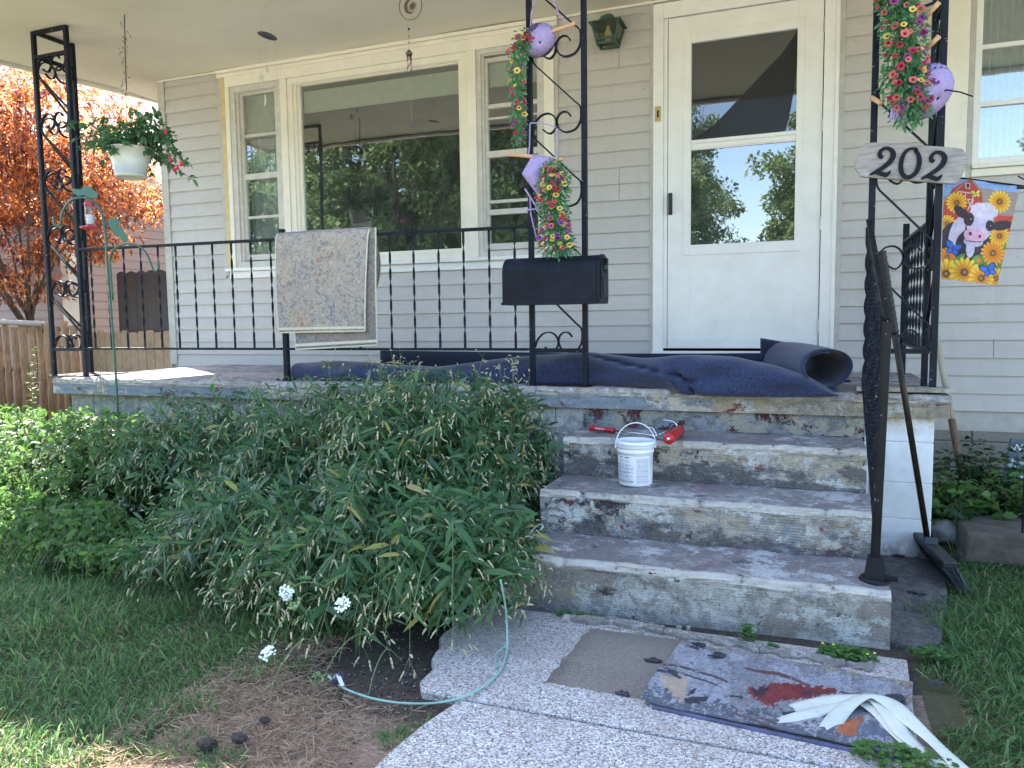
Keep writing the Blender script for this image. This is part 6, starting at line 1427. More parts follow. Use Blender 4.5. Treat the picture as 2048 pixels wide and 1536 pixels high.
def dome_clump(name, c, rad, h, n, R, leafL=(.045, .12), leafW=(.14, .23), nleaf=9, spread=1.0, fwd=0.0, hang=.25, minh=.25, **kw):
    """stems rooted under the middle of the clump arching to its surface"""
    u = R.random(n)**.5; a = R.uniform(0, 2*PI, n); rx = rad[0]*u*np.cos(a); ry = rad[1]*u*np.sin(a)
    tip = np.stack([c[0]+rx, c[1]+ry, np.zeros(n)], 1); env = h*np.sqrt(np.clip(1-(u*.97)**2.6, 0, 1)); tip[:, 2] = np.maximum(.03, env*R.uniform(minh, 1.08, n)**.7)
    base = np.stack([c[0]+rx*R.uniform(.2, .6, n)*spread, c[1]+ry*R.uniform(.1, .55, n)+.10, np.full(n, -.01)], 1)
    ctrl = base*.45+tip*.55; ctrl[:, 2] = tip[:, 2]*R.uniform(.9, 1.35, n)+hang*u
    return weed_clump(name, base, ctrl, tip, leafL, leafW, nleaf, R, **kw)
R = np.random.default_rng(11)
w_ = []
# main mass right of the bed, several overlapping clumps made of arching stems
def stuff(o, label): tag(o, kind='stuff'); o['label'] = label; return o
stuff(dome_clump('smartweed', (-1.62, -2.12), (.56, .62), .80, 620, R, nleaf=13, nsp=4, minh=.4), 'dense smartweed with cream flower spikes against the steps')
stuff(dome_clump('smartweed', (-2.25, -2.05), (.60, .55), .72, 420, R, nleaf=12, nsp=3), 'dense smartweed in the middle of the bed')
stuff(dome_clump('smartweed', (-1.52, -2.68), (.66, .50), .46, 460, R, nleaf=12, nsp=2, leafL=(.05, .13)), 'smartweed flopping forward over the lawn edge')
stuff(dome_clump('smartweed', (-1.18, -2.52), (.26, .32), .38, 130, R, nleaf=9, nsp=5), 'smartweed hanging over the corner of the walk')
stuff(dome_clump('smartweed', (-2.95, -2.0), (.65, .50), .64, 380, R, nleaf=10, nsp=3, leafL=(.06, .12)), 'thin smartweed in front of the porch wall')
stuff(dome_clump('smartweed', (-1.36, -1.80), (.30, .30), .74, 210, R, nleaf=10, nsp=7, minh=.5), 'smartweed rising to the porch edge')
# drooping flower stems at the front
def drape_stems(n, x, y0, y1, z, dx, R, L=(.06, .11), nleaf=5, nsp=4):
    bx = R.uniform(*x, n); base = np.stack([bx, np.full(n, y0)+R.normal(size=n)*.08, R.uniform(*z, n)], 1); tip = np.stack([bx+R.uniform(*dx, n), R.uniform(*y1, n), R.uniform(.03, .28, n)], 1); ctrl = (base+tip)/2; ctrl[:, 2] = base[:, 2]+R.uniform(.04, .14, n)
    return weed_clump('smartweed', base, ctrl, tip, L, (.18, .26), nleaf, R, nsp=nsp, start=.1)
stuff(dome_clump('smartweed', (-2.12, -2.62), (.62, .46), .40, 320, R, nleaf=12, nsp=2, leafL=(.05, .12)), 'smartweed spreading low toward the lawn')
stuff(drape_stems(50, (-1.9, -1.1), -2.75, (-3.22, -2.95), (.24, .40), (-.15, .18), R), 'drooping flower stems at the front of the weeds')
stuff(drape_stems(26, (-1.2, -1.02), -2.45, (-2.75, -2.5), (.22, .38), (.05, .22), R, nsp=4), 'drooping cream flower spikes over the step')
# tall thin flower stems above the mass
n = 130; bx = np.concatenate([R.uniform(-3.7, -1.25, 80), R.uniform(-2.4, -1.25, 50)]); base = np.stack([bx, R.uniform(-1.95, -1.60, n), np.full(n, .2)], 1); tip = base+np.stack([R.normal(size=n)*.07, R.normal(size=n)*.05-.02, R.uniform(.38, .72, n)*np.where(bx < -2.5, .85, 1)], 1); ctrl = (base+tip)/2+R.normal(size=(n, 3))*.03
stuff(weed_clump('smartweed', base, ctrl, tip, (.04, .08), (.16, .24), 5, R, nsp=6, start=.1), 'tall thin flowering stems standing above the porch edge')
# sunny left end: rounder leaves
stuff(dome_clump('leafy_weeds', (-3.65, -2.05), (.62, .60), .58, 420, R, nleaf=15, leafL=(.026, .058), leafW=(.36, .6), shape='oval', mats=[m_weed2, m_stem, m_spike], nsp=1), 'sunlit leafy weeds at the left end of the bed')
stuff(dome_clump('leafy_weeds', (-4.25, -2.05), (.50, .65), .56, 360, R, nleaf=15, leafL=(.026, .058), leafW=(.36, .6), shape='oval', mats=[m_weed2, m_stem, m_spike], nsp=1), 'sunlit leafy weeds below the left corner column')
stuff(dome_clump('leafy_weeds', (-3.35, -2.60), (.55, .25), .24, 200, R, nleaf=9, leafL=(.03, .06), leafW=(.40, .6), shape='oval', mats=[m_weed2, m_stem, m_spike], spike=False), 'low leafy weeds along the bed edging')
stuff(dome_clump('leafy_weeds', (-5.1, -1.9), (.7, .9), .55, 300, R, nleaf=11, leafL=(.04, .08), leafW=(.40, .6), shape='oval', mats=[m_weed2, m_stem, m_spike], spike=False), 'leafy weeds outside the porch corner')
# fine undergrowth
stuff(dome_clump('undergrowth', (-2.2, -2.45), (.75, .35), .20, 260, R, nleaf=10, leafL=(.02, .045), leafW=(.5, .7), shape='oval', mats=[m_weed2, m_stem, m_spike], spike=False), 'fine clover like undergrowth below the smartweed')
stuff(dome_clump('undergrowth', (-1.5, -2.7), (.5, .22), .12, 160, R, nleaf=9, leafL=(.02, .04), leafW=(.5, .7), shape='oval', mats=[m_weed2, m_stem, m_spike], spike=False), 'fine undergrowth at the front of the weeds')
stuff(dome_clump('undergrowth', (-2.95, -2.80), (.45, .10), .10, 150, R, nleaf=8, leafL=(.02, .045), leafW=(.4, .6), shape='oval', mats=[m_weed2, m_stem, m_spike], spike=False), 'low weeds growing over the log edging')
# single plants one can point to
def plant(name, label, cat, c, h, nst, nleaf, leafL, leafW, shape='lance', mat=None, group=None, spread=.12, seed=0, lean=(0, 0), leafcol=None, start=.15, droop=.35, zb=0):
    R = np.random.default_rng(seed); t = thing(name, label, cat, (c[0], c[1], zb), group); n = nst
    base = np.stack([np.full(n, c[0])+R.normal(size=n)*.008, np.full(n, c[1])+R.normal(size=n)*.008, np.full(n, zb)], 1)
    tip = base+np.stack([R.normal(size=n)*spread+lean[0], R.normal(size=n)*spread+lean[1], R.uniform(.75, 1, n)*h], 1); ctrl = (base+tip)/2+R.normal(size=(n, 3))*.01; ctrl[:, 2] += h*.08
    path = bez(base, ctrl, tip); sv, st = stems_mesh(path, R.uniform(.0022, .0034, n)); fast('stem', sv, st, [m_stem], None, None, t, True)
    q = np.sort(R.uniform(start, 1, (n, nleaf)), 1); q2 = q[..., None]; pt = base[:, None]*(1-q2)**2+2*ctrl[:, None]*q2*(1-q2)+tip[:, None]*q2*q2; tg = unit(2*(1-q2)*(ctrl-base)[:, None]+2*q2*(tip-ctrl)[:, None])
    a = np.cumsum(np.full((n, nleaf), 2.4), 1)+R.random((n, 1))*6; side = np.stack([np.cos(a), np.sin(a), np.zeros_like(a)], -1); D = unit(side+tg*R.uniform(.2, .6, q.shape)[..., None]); N = unit(tg+R.normal(size=tg.shape)*.2)
    P, D, N = pt.reshape(-1, 3), D.reshape(-1, 3), N.reshape(-1, 3); L = R.uniform(*leafL, len(P))*(1.1-.4*q.reshape(-1)); leafobj('leaves', [mat or m_weed2], P, D, N, L, L*R.uniform(*leafW, len(P)), R.uniform(.1, droop*2, len(P)), .25, shape, t); return t
def atY(x, y, Y): p = hY(x, y, Y); return (p[0], Y)
p = hY(575, 700, -1.62); plant('tall_weed', 'tall pale weed with toothed leaves in front of the rail post', 'weed', (p[0], -1.62), p[2]+.02, 1, 26, (.07, .11), (.22, .34), mat=m_weed2, seed=1, spread=.01, group='tall weeds', start=.35)
p = hY(655, 705, -1.60); plant('tall_weed', 'bushy tall weed with a dense leafy tip, in front of the blue carpet end', 'weed', (p[0], -1.60), p[2]+.02, 2, 40, (.08, .13), (.26, .38), mat=m_weed2, seed=2, spread=.015, group='tall weeds', start=.4)
p = hY(205, 640, -2.0); plant('tall_weed', 'thin feathery weed stem beside the green hook pole', 'weed', (p[0], -2.0), p[2]+.02, 2, 46, (.025, .06), (.12, .2), mat=m_weed2, seed=3, spread=.02, group='tall weeds', start=.3)
p = hY(60, 700, -1.9); plant('tall_weed', 'feathery weed stems at the far left below the log fence', 'weed', (p[0], -1.9), p[2]+.02, 3, 40, (.025, .06), (.12, .2), mat=m_weed2, seed=4, spread=.05, group='tall weeds', start=.3)
m_broad = leafmat('broad_leaf', (.075, .17, .035), (.13, .27, .06), .45, .45)
for k, (x, y, Y, l) in enumerate(((95, 845, -1.95, 'broad bright green leaves catching the sun at the left end of the bed'), (440, 1015, -2.45, 'broad round leaves in the shade of the bed, left of the smartweed'), (655, 1040, -2.72, 'broad heart shaped leaves among the smartweed at its centre'))):
    p = hY(x, y, Y); plant('broad_leaved_weed', l, 'weed', (p[0], Y), p[2]+.04, 6, 6, (.07, .11), (.7, .95), 'oval', m_broad, 'broad leaved weeds', .07, 30+k, start=.5)
# wild carrot
m_umb = plain('white_umbel', (.72, .76, .72), .7); m_umbg = plain('green_umbel', (.24, .34, .14), .8)
def carrot(label, x, y, Y, green, seed, bx=None, tilt=(0, -.4, 1)):
    R = random.Random(seed); P = hY(x, y, Y); t = thing('wild_carrot', label, 'wildflower', (P[0]+.05, Y+.25, 0), 'wild carrot flowers')
    b = V(P[0]+R.uniform(-.1, .15) if bx is None else bx, Y+.25, 0); m = MB(); pts = catmull([b, b*.6+P*.4+V(0, 0, .10), b*.25+P*.75+V(0, 0, .08), P], 6); m.tube(pts, .0016, 5); m.build('stem', m_stem, t)
    ax = unit(V(*tilt)); u = unit(np.cross(ax, V(0, 1, .2))); w = np.cross(ax, u); m = MB(); n = 60 if not green else 50; rad = .024
    for k in range(n):
        rr = rad*math.sqrt(R.random()); a = R.uniform(0, 2*PI); q = P+ax*.014+u*rr*math.cos(a)+w*rr*math.sin(a)+ax*((-.010 if green else .004)*(rr/rad)**2*(-2 if green else -1))
        m.tube([P, (P+q)/2, q], .0005, 3, cap=False); s = .0038; m.lathe(q, [(s*.4, -.001), (s, .0005), (s*.7, .002), (0.0002, .0022)], 5, axis=tuple(ax+V(R.uniform(-.3, .3), R.uniform(-.3, .3), 0)))
    m.build('umbel', m_umbg if green else m_umb, t)
carrot('white wild carrot flower over the middle of the drooping weeds', 687, 1212, -3.26, False, 1, tilt=(.1, -.7, .7)); carrot('white wild carrot head highest and leftmost, seen side on', 570, 1186, -3.22, False, 2, tilt=(.8, -.5, .3))
carrot('pale green closed wild carrot head below the highest white one', 591, 1222, -3.24, True, 3); carrot('white wild carrot flower hanging in front of the lawn', 537, 1310, -3.30, False, 4, tilt=(.2, -.6, .7)); carrot('round green wild carrot seed head on the dry patch at left', 537, 1393, -3.32, True, 5); carrot('green wild carrot seed head beside the stake light', 640, 1372, -3.24, True, 6); carrot('feathery green wild carrot head lowest, below the cable', 730, 1425, -3.30, True, 7); carrot('small white wild carrot bud beside the stake light cable', 665, 1398, -3.15, False, 8, tilt=(.9, -.2, .2)); carrot('tiny white wild carrot flower left of the stake light', 627, 1348, -3.08, False, 9, tilt=(.9, -.2, .2))

# ------------------------------------------------------------------ grass
m_grass = leafmat('grass_blade', (.042, .115, .036), (.18, .29, .10), .5, .35)
m_straw = leafmat('straw', (.22, .145, .09), (.46, .34, .22), .8, .15)
def fnoise(x, y): return .5+.25*np.sin(x*5.1+y*3.3)+.25*np.sin(x*11.7-y*9.1+1.0)
def grass(name, X, Y, n, mask, h=(.035, .085), mats=None, label=None, mix=.06, lay=.25, w=.0026, R=R):
    x = R.uniform(*X, n); y = R.uniform(*Y, n); ok = mask(x, y); x, y = x[ok], y[ok]; n = len(x); P = np.stack([x, y, .012*np.sin(3.1*x+1.3)*np.cos(2.7*y)-.014], 1)
    lean = np.stack([np.sin(x*4.3+y*2)*.25, np.cos(x*3.1-y*5)*.25, np.zeros(n)], 1); D = unit(R.normal(size=(n, 3))*np.array([.42, .42, 0])+lean+np.array([0, 0, 1.0])); N = unit(R.normal(size=(n, 3))*np.array([1, 1, 0])+np.array([0, 0, .2]))
    L = R.uniform(*h, n)*(.6+.7*fnoise(x, y)); mi = (R.random(n) < mix).astype(int)
    LEAFP['blade'] = [(0, .9), (.55, .8), (1, 0)]
    o = leafobj(name, mats or [m_grass, m_straw], P, D, N, L, np.full(n, w)*R.uniform(.6, 1.3, n), R.uniform(lay, lay+.9, n), .25, 'blade', None, mi); return stuff(o, label)
def lawn_l(x, y):
    e = -1.72-.9*np.clip(-(y+2.9), 0, 2)*.0+.10*np.sin(y*9)+.07*np.sin(y*23); edge = np.where(y > -3.3, -1.56, -1.56-.10*np.clip((-3.3-y)/.35, 0, 1))+.08*np.sin(y*19)+.05*np.sin(y*41)
    front = np.where(y < -3.62, 1, 0); return ((x < edge) | ((y < -3.66+.06*np.sin(x*14)) & (x < -1.60+.1*np.sin(y*30)))) & (y > -4.6)
grass('grass', (-4.6, -1.35), (-4.1, -2.55), 56000, lawn_l, label='shaded lawn grass to the left of the weeds', h=(.05, .125), w=.0044)
grass('grass', (-6.5, -4.3), (-3.6, -1.2), 9000, lambda x, y: x < 0, label='lawn grass beside the left end of the porch', w=.004)
def lawn_r(x, y): e = .40+.22*np.clip((y+2.1)/.6, 0, 1)+.05*np.sin(y*13)+.03*np.sin(y*37)-.05*np.clip((-2.5-y), 0, 1); return (x > e) & ~((x < .62) & (y > -1.45))
grass('grass', (.25, 1.7), (-3.4, -1.12), 34000, lawn_r, h=(.08, .18), w=.0042, label='long lawn grass at the right of the side concrete', lay=.5, mix=.03)
# dry grass patch and sparse blades
def dry(x, y): return (x > -1.72) & (x < -.95-.1*np.sin(y*12)) & (y < -3.05+.3*(-1.2-x)) & (y > -4.0) & (((x+1.08)/.36)**2+((y+3.02)/.28)**2 > 1)
R2 = np.random.default_rng(21); n = 16000; x = R2.uniform(-2.1, -.95, n); y = R2.uniform(-3.95, -2.95, n); ok = dry(x, y) & (R2.random(n) < .35+.65*fnoise(x*1.3, y*1.3)); x, y = x[ok], y[ok]; n = len(x)
P = np.stack([x, y, R2.uniform(-.008, .006, n)], 1); D = unit(R2.normal(size=(n, 3))*np.array([1, .8, .16])+np.array([0, 0, .08])); stuff(leafobj('dry_grass', [m_straw], P, D, unit(R2.normal(size=(n, 3))+np.array([0, 0, 1.0])), R2.uniform(.02, .075, n), R2.uniform(.0014, .0032, n), .1, .1, 'blade'), 'matted dry straw coloured grass on the bare patch')
for k, (cx, cy, rr, nn) in enumerate(((-1.55, -3.36, .12, 900), (-1.30, -3.62, .09, 400), (-1.62, -3.42, .06, 200))):
    n = nn; a = R2.uniform(0, 2*PI, n); r = rr*R2.random(n)**.5; P = np.stack([cx+r*np.cos(a), cy+r*np.sin(a), np.full(n, -.005)], 1); D = unit(np.stack([np.cos(a), np.sin(a), R2.uniform(.1, .9, n)], 1)+R2.normal(size=(n, 3))*.4); o = leafobj('dry_tuft', [m_straw], P, D, unit(R2.normal(size=(n, 3))), R2.uniform(.04, .09, n), np.full(n, .0022), .8, .1, 'blade'); tag(o, ('straw coloured dead grass tuft beneath the drooping weeds', 'straw coloured dead grass tuft in the foreground by the photo bottom', 'small straw coloured tuft left of the soil lumps')[k], 'grass tuft', 'dead grass tufts')
def tuft(label, x, y, rr, nn, h, seed):
    R = np.random.default_rng(seed); c = hZ(x, y, 0); a = R.uniform(0, 2*PI, nn); r = rr*R.random(nn)**.5; P = np.stack([c[0]+r*np.cos(a), c[1]+r*np.sin(a), np.full(nn, -.005)], 1); D = unit(np.stack([np.cos(a)*.5, np.sin(a)*.5, np.ones(nn)], 1)+R.normal(size=(nn, 3))*.3); o = leafobj('grass_tuft', [m_grass], P, D, unit(R.normal(size=(nn, 3))), R.uniform(h*.5, h, nn), np.full(nn, .0028), .5, .2, 'blade'); tag(o, label, 'grass tuft', 'green grass tufts')
tuft('green grass tuft on the soil between the cable and the walk', 790, 1482, .035, 130, .085, 1); tuft('sparse green grass tuft close to the walk edge', 843, 1462, .025, 40, .10, 2); tuft('short green grass tuft at the bottom of the photo left of centre', 440, 1530, .06, 200, .06, 3); tuft('green grass tuft beside the soil lumps', 375, 1490, .06, 160, .06, 4)
# crumbs of soil and paint flakes
def crumbs(name, x, y, z, n, s, mats, label, mask=None, seed=0):
    R = np.random.default_rng(seed); X = R.uniform(*x, n); Y = R.uniform(*y, n)
    if mask is not None: k = mask(X, Y, R.random(n)); X, Y = X[k], Y[k]; n = len(X)
    zz = z(X, Y) if callable(z) else np.full(n, z); c = np.stack([X, Y, zz], 1); r = R.uniform(*s, n)[:, None]
    d = [unit(R.normal(size=(n, 3))*np.array([1, 1, .25])) for _ in range(4)]; vs = np.stack([c+d[i]*r*(R.uniform(.5, 1.2, n)[:, None])+np.array([0, 0, (.0 if i else .5)])*r for i in range(4)], 1).reshape(-1, 3)
    T = (np.arange(n)[:, None, None]*4+np.array([(0, 1, 2), (0, 2, 3), (0, 3, 1), (1, 3, 2)])[None]).reshape(-1, 3); mi = np.repeat(R.integers(len(mats), size=n), 4)
    o = fast(name, vs, T, mats, mi, None); return stuff(o, label)
m_cr = plain('crumb_soil', (.06, .045, .035), 1); m_cr2 = plain('crumb_pale', (.40, .37, .33), .9); m_fk = plain('flake_red', (.15, .035, .03), .8); m_fk2 = plain('flake_dark', (.05, .05, .05), .9)
crumbs('soil_crumbs', (-1.15, .30), (-3.9, -2.55), .024, 2600, (.0012, .0045), [m_cr, m_cr, m_cr2], 'crumbs of soil scattered along the edges of the walk', lambda X, Y, q: (X > -.98) & (q < .05+.9*np.exp(-(X+.95)/.10)+.7*np.exp(-np.abs(Y+2.56)/.06)+.5*np.exp(-np.abs(X-.24)/.06)), 1)
crumbs('soil_crumbs', (-1.75, -.93), (-4.0, -2.7), 0.0, 5200, (.0015, .007), [m_cr, m_cr, m_cr, m_cr2], 'crumbs of soil and mulch on the bare ground', lambda X, Y, q: (X < -.95) & (q < .15+.85*np.exp(-(((X+1.1)/.4)**2+((Y+3.05)/.35)**2))), 2)
crumbs('paint_flakes', (-1.04, .24), (-2.44, -1.45), lambda X, Y: np.where(Y < -2.10, .1915, np.where(Y < -1.765, .3675, .5455)), 900, (.001, .0045), [m_fk, m_fk2, m_cr2, m_fk2], 'flakes of paint and grit lying on the treads', lambda X, Y, q: q < .35+.6*np.exp(-np.abs(np.where(Y < -2.10, Y+2.12, np.where(Y < -1.765, Y+1.785, Y+1.43)))/.05), 3)
crumbs('paint_flakes', (.27, .52), (-2.38, -1.42), .020, 160, (.001, .004), [m_cr2, m_fk2], 'grit on the side concrete', None, 4)
# clover patches by the steps
m_clo = leafmat('clover_leaf', (.045, .12, .025), (.10, .21, .045), .5, .3); m_yf = plain('yellow_floret', (.75, .62, .05), .5)
def clover(label, x, y, rx, ry, h, n, seed, fl=0):
    R = np.random.default_rng(seed); c = hZ(x, y, .02); t = thing('clover_patch', label, 'weed', (c[0], c[1], .02), 'small weeds at the foot of the steps'); a = R.uniform(0, 2*PI, n); r = R.random(n)**.5; cx = c[0]+rx*r*np.cos(a); cy = c[1]+ry*r*np.sin(a); cz = .022+h*R.uniform(.2, 1, n)*(1-.5*r)
    P = np.repeat(np.stack([cx, cy, cz], 1), 3, 0); a3 = np.tile(np.arange(3)*2*PI/3, n)+np.repeat(R.random(n)*6, 3); D = unit(np.stack([np.cos(a3), np.sin(a3), R.uniform(-.1, .4, 3*n)], 1)); N = unit(R.normal(size=(3*n, 3))*.25+np.array([0, -.3, 1])); L = np.repeat(R.uniform(.007, .012, n), 3); leafobj('leaves', [m_clo], P, D, N, L, L*.95, .1, .1, 'oval', t)
    base = np.stack([c[0]+rx*.5*(cx-c[0])/rx, c[1]+ry*.5*(cy-c[1])/ry, np.full(n, .018)], 1); tp = np.stack([cx, cy, cz], 1); sv, st = stems_mesh(bez(base, (base+tp)/2+np.array([0, 0, .01]), tp, 4), np.full(n, .0006)); fast('stems', sv, st, [m_stem], None, None, t)
    for k in range(fl): MB().lathe((cx[k], cy[k], cz[k]+.012), [(.001, -.001), (.0045, 0), (.004, .002), (.0005, .003)], 7).build('floret', m_yf, t)
clover('bright clover patch with tiny yellow flowers between the step and doormat', 1692, 1318, .085, .045, .045, 230, 1, 6); clover('clover patch in front of the side concrete', 1858, 1312, .06, .03, .03, 90, 2); clover('small round leaved weed growing from the cement crack', 1495, 1282, .022, .02, .075, 40, 3); clover('tiny weed on the cement right of the round leaved one', 1547, 1303, .018, .014, .03, 18, 4); clover('low green weed at the left end of the cement crack', 1165, 1238, .10, .03, .03, 60, 5); clover('leafy weed at the bottom edge beside the doormat', 1800, 1530, .12, .05, .05, 160, 6)
# right bed
for k, (x, y, Y, h, l) in enumerate(((1905, 985, -.95, .32, 'leafy green plant right behind the grey stone'), (1935, 930, -.62, .46, 'dark leafy plant below the tool handle'), (1975, 940, -.70, .40, 'dark green plant in the middle of the right bed'), (2020, 985, -.85, .36, 'bright bushy plant in front of the Welcome sign'), (1960, 1010, -1.0, .24, 'low plant behind the brown stone block'), (2050, 1000, -.95, .30, 'leafy plant cut by the right edge of the photo'), (1895, 1030, -.80, .22, 'low shrub between the pier and the grey stone'))):
    p = hY(x, y, Y); plant('garden_plant', l, 'plant', (p[0], Y), h, 20, 15, (.045, .085), (.42, .65), 'oval', m_broad if k in (3,) else m_weed2 if k in (0, 5) else leafmat('dark_leaf_%d' % k, (.02, .055, .02), (.05, .10, .035), .4, .25), 'plants in the right bed', .13, 50+k, start=.1)

# ================================================================== neighbour, fences, maple
nb = thing('neighbour_house', 'pinkish mauve sided house with white shingles behind the red maple', 'house', (-11, 6, 0))
m_mauve = siding_mat('mauve_siding', (.36, .265, .235)); m_mauve2 = m_mauve
z = .15; k = 0
while z < 3.0:
    m = MB(); m.prism([(-9.0, 2.30, z), (-8.978, 2.30, z), (-8.994, 2.30, z+.118), (-9.0, 2.30, z+.118)], (0, 9, 0)); m.build('siding_board', m_mauve, nb)
    m = MB(); m.prism([(-9.1, 2.2, z), (-9.1, 2.178, z), (-9.1, 2.194, z+.118), (-9.1, 2.2, z+.118)], (-6, 0, 0)); m.build('siding_board', m_mauve, nb); z += .115
m = MB(); m.box((-15, 2.201, 0), (-9.001, 11, 3.0)); m.build('wall', m_mauve, nb)
m = MB(); m.box((-9.10, 2.165, .1), (-8.965, 2.30, 3.0)); m.build('corner_board', m_trim, nb, bevel=.004)
m_nroof = plain('pale_shingles', (.115, .105, .10), .9, var=.12, scale=8, bump=.5)
m = MB(); m.box((-8.99, 1.8, 2.98), (-8.55, 11.2, 3.02)); m.box((-15, 1.8, 2.98), (-8.99, 2.19, 3.02)); m.build('soffit', m_ceil, nb)
m = MB(); m.box((-8.549, 1.75, 2.96), (-8.50, 11.2, 3.13)); m.box((-8.50, 1.75, 3.03), (-8.40, 11.2, 3.12)); m.box((-15, 1.75, 2.96), (-8.55, 1.798, 3.13)); m.build('gutter', m_white, nb, bevel=.01)
for i in range(64):
    x = -8.50-.14*i; zz = 3.12+.082*i; m = MB(); m.prism([(x, 1.76+.14*i*.6, zz), (x-.15, 1.76+.14*(i+1)*.6, zz+.088), (x-.15, 11.2, zz+.088), (x, 11.2, zz)], (0, 0, .012)); m.build('shingle_course', m_nroof, nb)
for i in range(50):
    y = 1.76+.085*i; x0_ = -8.5-.14*i; zz = 3.125+.082*i; m = MB(); m.prism([(x0_, y, zz), (-26, y, zz), (-26, y+.088, zz+.086), (x0_-.14, y+.088, zz+.086)], (0, 0, .010)); m.build('shingle_course', m_nroof, nb)
m_pick = wood_mat('pine_picket', (.34, .26, .17), (.58, .47, .33), (30, 30, 4)); m_rail = m_pick
fc = thing('picket_fence', 'light wooden dog ear picket fence between the two houses', 'fence', (-7.6, 2.42, 0))
x = -8.95; k = 0
while x < -5.3:
    h = 1.0+.015*math.sin(k*2.1); m = MB(); m.prism([(x+.002, 2.40, .02), (x+.136, 2.40, .02), (x+.136, 2.40, h-.03), (x+.108, 2.40, h), (x+.03, 2.40, h), (x+.002, 2.40, h-.03)], (0, .016, 0)); m.build('picket', m_pick, fc); x += .142; k += 1
for z in (.3, .8): MB().box((-8.95, 2.418, z), (-5.3, 2.455, z+.08)).build('rail', m_pick, fc)
gf = thing('grey_fence_panel', 'dark grey scalloped fence panel standing behind the wooden pickets', 'fence', (-8.0, 2.62, 0)); m_gf = plain('charcoal_vinyl', (.065, .06, .07), .5)
x = -8.62; k = 0
while x < -6.2:
    m = MB(); w = .17; m.prism([(x, 2.6, .1), (x+w-.004, 2.6, .1), (x+w-.004, 2.6, 1.76), (x+w*.75, 2.6, 1.782), (x+w*.5, 2.6, 1.79), (x+w*.25, 2.6, 1.782), (x, 2.6, 1.76)], (0, .02, 0)); m.build('fence_board', m_gf, gf); x += w; k += 1
MB().box((-8.62, 2.622, .1), (-6.2, 2.66, 1.62)).build('backing_panel', m_gf, gf)
lf = thing('log_fence', 'rough upright log fence with a pale top rail at the far left', 'fence', (-7.3, .3, 0)); m_log = wood_mat('split_log', (.16, .09, .05), (.42, .26, .14), (20, 20, 3))
for k, px in enumerate(range(-40, 175, 17)):
    if 92 < px < 112: pass
    p = hY(px, 660, .3); hh = 1.10+.03*math.sin(k*2.7); r = .030+.010*((k*7) % 3)/2; m = MB(); m.tube([(p[0], .3, 0), (p[0]+.01, .3, hh*.5), (p[0], .3, hh)], [r*1.1, r, r*.92], 9); m.build('log_post', m_log, lf, smooth=True)
a, b = hY(-60, 636, .27), hY(85, 648, .27); m = MB(); m.tube([a, (a+b)/2+V(0, 0, -.01), b], .028, 9); m.build('top_rail', plain('bleached_pole', (.38, .34, .30), .8), lf, smooth=True)
a, b = hY(85, 660, .33), hY(185, 652, .33); m = MB(); m.tube([a, b], .022, 8); m.build('top_rail', m_log, lf, smooth=True)
a, b = hY(-60, 735, .34), hY(85, 740, .34); m = MB(); m.tube([a, b], .024, 8); m.build('lower_rail', m_log, lf, smooth=True)

def tree(name, label, c, trunk_h, crown, nleaf, leafL, mats, seed, tr=.12, limbs=9, shape='lance', tri=1, group=None, bark=None, leafW=(.4, .6), cs=1.0):
    R = np.random.default_rng(seed); t = thing(name, label, 'tree', (c[0], c[1], 0), group); m = MB(); b = V(c[0], c[1], 0); cc = V(*crown[0]); rd = V(*crown[1])
    m.tube([b, b+V(.03, 0, trunk_h*.5), b+V(0, .02, trunk_h)], [tr, tr*.85, tr*.7], 10); cl = []
    for k in range(limbs):
        a = 2*PI*k/limbs+R.random(); e = cc+rd*V(math.cos(a)*R.uniform(.4, .8), math.sin(a)*R.uniform(.4, .8), R.uniform(-.3, .75)); s = b+V(0, 0, trunk_h*R.uniform(.75, 1)); mid = (s+e)/2+V(0, 0, .12*rd[2]); m.tube([s, mid, e], [tr*.4, tr*.25, tr*.08], 6); cl.append(e); cl.append(mid*.3+e*.7)
        for j in range(3): e2 = e+rd*R.normal(size=3)*.28; m.tube([mid*.4+e*.6, e2], [tr*.12, tr*.04], 4); cl.append(e2)
    m.build('trunk', bark, t, smooth=True)
    cl += [cc+rd*d*R.uniform(.5, 1.0) for d in unit(R.normal(size=(limbs*4, 3)))]; cl = np.array(cl); idx = R.integers(len(cl), size=nleaf); cr = R.uniform(.14, .30, len(cl))[idx]
    P = cl[idx]+unit(R.normal(size=(nleaf, 3)))*(R.random(nleaf)**.4*cr*cs)[:, None]*rd*np.array([1, 1, .62]); out = unit((P-cc)/rd)
    if tri > 1: P = np.repeat(P, tri, 0)
    n = len(P); D = unit(R.normal(size=(n, 3))+np.repeat(out, tri, 0)*.5+np.array([0, 0, -.35])); N = unit(np.repeat(R.normal(size=(nleaf, 3))*.45, tri, 0)+np.array([0, 0, 1.0])); L = R.uniform(*leafL, n)
    if shape == 'dia': diamonds('crown', mats[0], P, D, N, L, L*R.uniform(*leafW, n), t); return t
    leafobj('crown', mats, P, D, N, L, L*R.uniform(*leafW, n), .2, .15, shape, t, R.integers(len(mats), size=n)); return t
m_bark = wood_mat('bark', (.06, .05, .04), (.15, .12, .10), (12, 12, 3)); LEAFP['mini'] = [(0, .2), (.42, 1), (1, 0)]
m_map = leafmat('maple_orange', (.32, .08, .035), (.54, .24, .07), .45, .5, (.62, .24, .07)); m_map2 = leafmat('maple_purple', (.07, .028, .03), (.17, .065, .05), .45, .35, (.28, .10, .06))
c1 = hY(60, 330, 1.1)
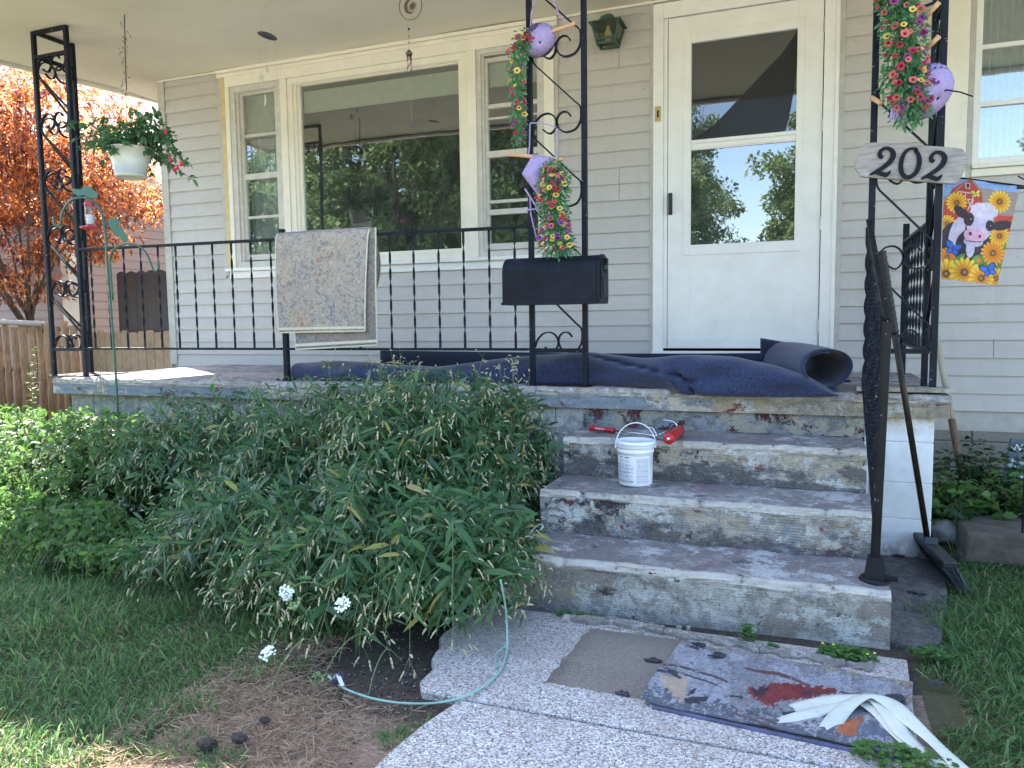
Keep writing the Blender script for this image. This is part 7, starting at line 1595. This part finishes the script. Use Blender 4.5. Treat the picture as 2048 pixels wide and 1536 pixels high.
tree('japanese_maple', 'red and orange leaved maple behind the left corner column', (c1[0]-.3, 1.2), 1.3, ((c1[0]-.6, 1.15, 2.65), (2.0, 1.2, 1.45)), 15000, (.045, .082), [m_map, m_map2], 3, .045, 14, 'mini', 3, bark=m_bark, leafW=(.3, .42))
c2 = hY(285, 475, 1.7)
R = np.random.default_rng(77)
# ================================================================== across the street (trees seen in the panes; pale road and pavement for bounce)
m_asph = plain('pale_road', (.30, .285, .26), .9, var=.2, scale=6); m_conc = plain('pale_concrete', (.52, .49, .43), .85)
MB().box((-80, -19, -.02), (80, -9.5, .004)).build('road', m_asph)['kind'] = 'structure'  # unseen road, lightened for warm bounce under the porch roof
MB().box((-80, -8.2, -.02), (80, -6.6, .01)).build('pavement', m_conc)['kind'] = 'structure'  # pavement out of view, put in pale to bounce light onto the porch ceiling
m_tl = leafmat('street_tree_leaf', (.10, .16, .06), (.20, .28, .11), .45, .35)
LEAFP['quad'] = [(0, .3), (.5, 1), (1, 0)]
def diamonds(name, mat, P, D, N, L, W, parent):
    D = unit(D); S_ = unit(np.cross(D, N)); n = len(P); mid = P+D*(L*.45)[:, None]; Vv = np.stack([P, mid-S_*(W*.5)[:, None], P+D*L[:, None]-np.array([0, 0, .15])*L[:, None], mid+S_*(W*.5)[:, None]], 1).reshape(-1, 3)
    T = (np.arange(n)[:, None, None]*4+np.array([(0, 1, 2), (0, 2, 3)])[None]).reshape(-1, 3); return fast(name, Vv, T, [mat], None, {'rnd': ('FLOAT', np.repeat(rng.random(n), 4))}, parent)
def far_tree(label, c, h, r, seed, n=5200): tree('street_tree', label, c, h*.25, ((c[0], c[1], h*.54), (r*1.15, r, h*.46)), n*8, (.13, .27), [m_tl], seed, .28, 26, 'dia', 1, 'trees across the street', m_bark, (.5, .8), .80)
far_tree('broad green street tree reflected in the lower door pane, left side', (-7.6, -27), 7.6, 3.4, 1); far_tree('green street tree reflected at the right of the door pane', (1.0, -30), 8.0, 2.7, 2); far_tree('tall distant tree reflected in the upper door pane, left side', (-8.6, -42), 15.5, 4.2, 9)
far_tree('tall green tree reflected in the middle of the picture window', (-15.5, -23), 12.5, 4.6, 3, 8000); far_tree('tall green tree reflected at the right of the picture window', (-11.0, -25), 12.0, 3.8, 4, 7000); far_tree('green tree reflected at the left of the picture window', (-23.5, -26), 9.5, 3.6, 5); far_tree('green tree reflected in the left sash window', (-33, -25), 7, 3.2, 6); far_tree('green tree reflected in the right hand window', (11, -24), 8.5, 3.4, 7); far_tree('low green tree behind the tall reflected ones', (-18.5, -31), 8, 4.5, 8)
m_wire = plain('black_wire', (.02, .02, .02), .6)
for k, (z0_, z1_, lab) in enumerate(((6.2, 6.6, 'upper utility wire over the pavement across from the porch'), (5.2, 5.6, 'lower utility wire over the pavement across from the porch'))):
    m = MB(); m.tube([(x, -11.0, z0_+(z1_-z0_)*(x+40)/80+.00035*x*x) for x in np.linspace(-40, 40, 30)], .018, 5); o = m.build('utility_wire', m_wire); tag(o, lab, 'wire', 'utility wires')
oh = thing('street_house', 'white house across the street behind the reflected trees', 'house', (-13, -36, 0)); m = MB(); m.box((-21, -42, 0), (-8, -35, 4)); m.build('wall', m_white, oh); m = MB(); m.prism([(-21.6, -34.5, 3.9), (-21.6, -42.5, 3.9), (-21.6, -38.5, 6.6)], (14.2, 0, 0)); m.build('roof', m_asph, oh)
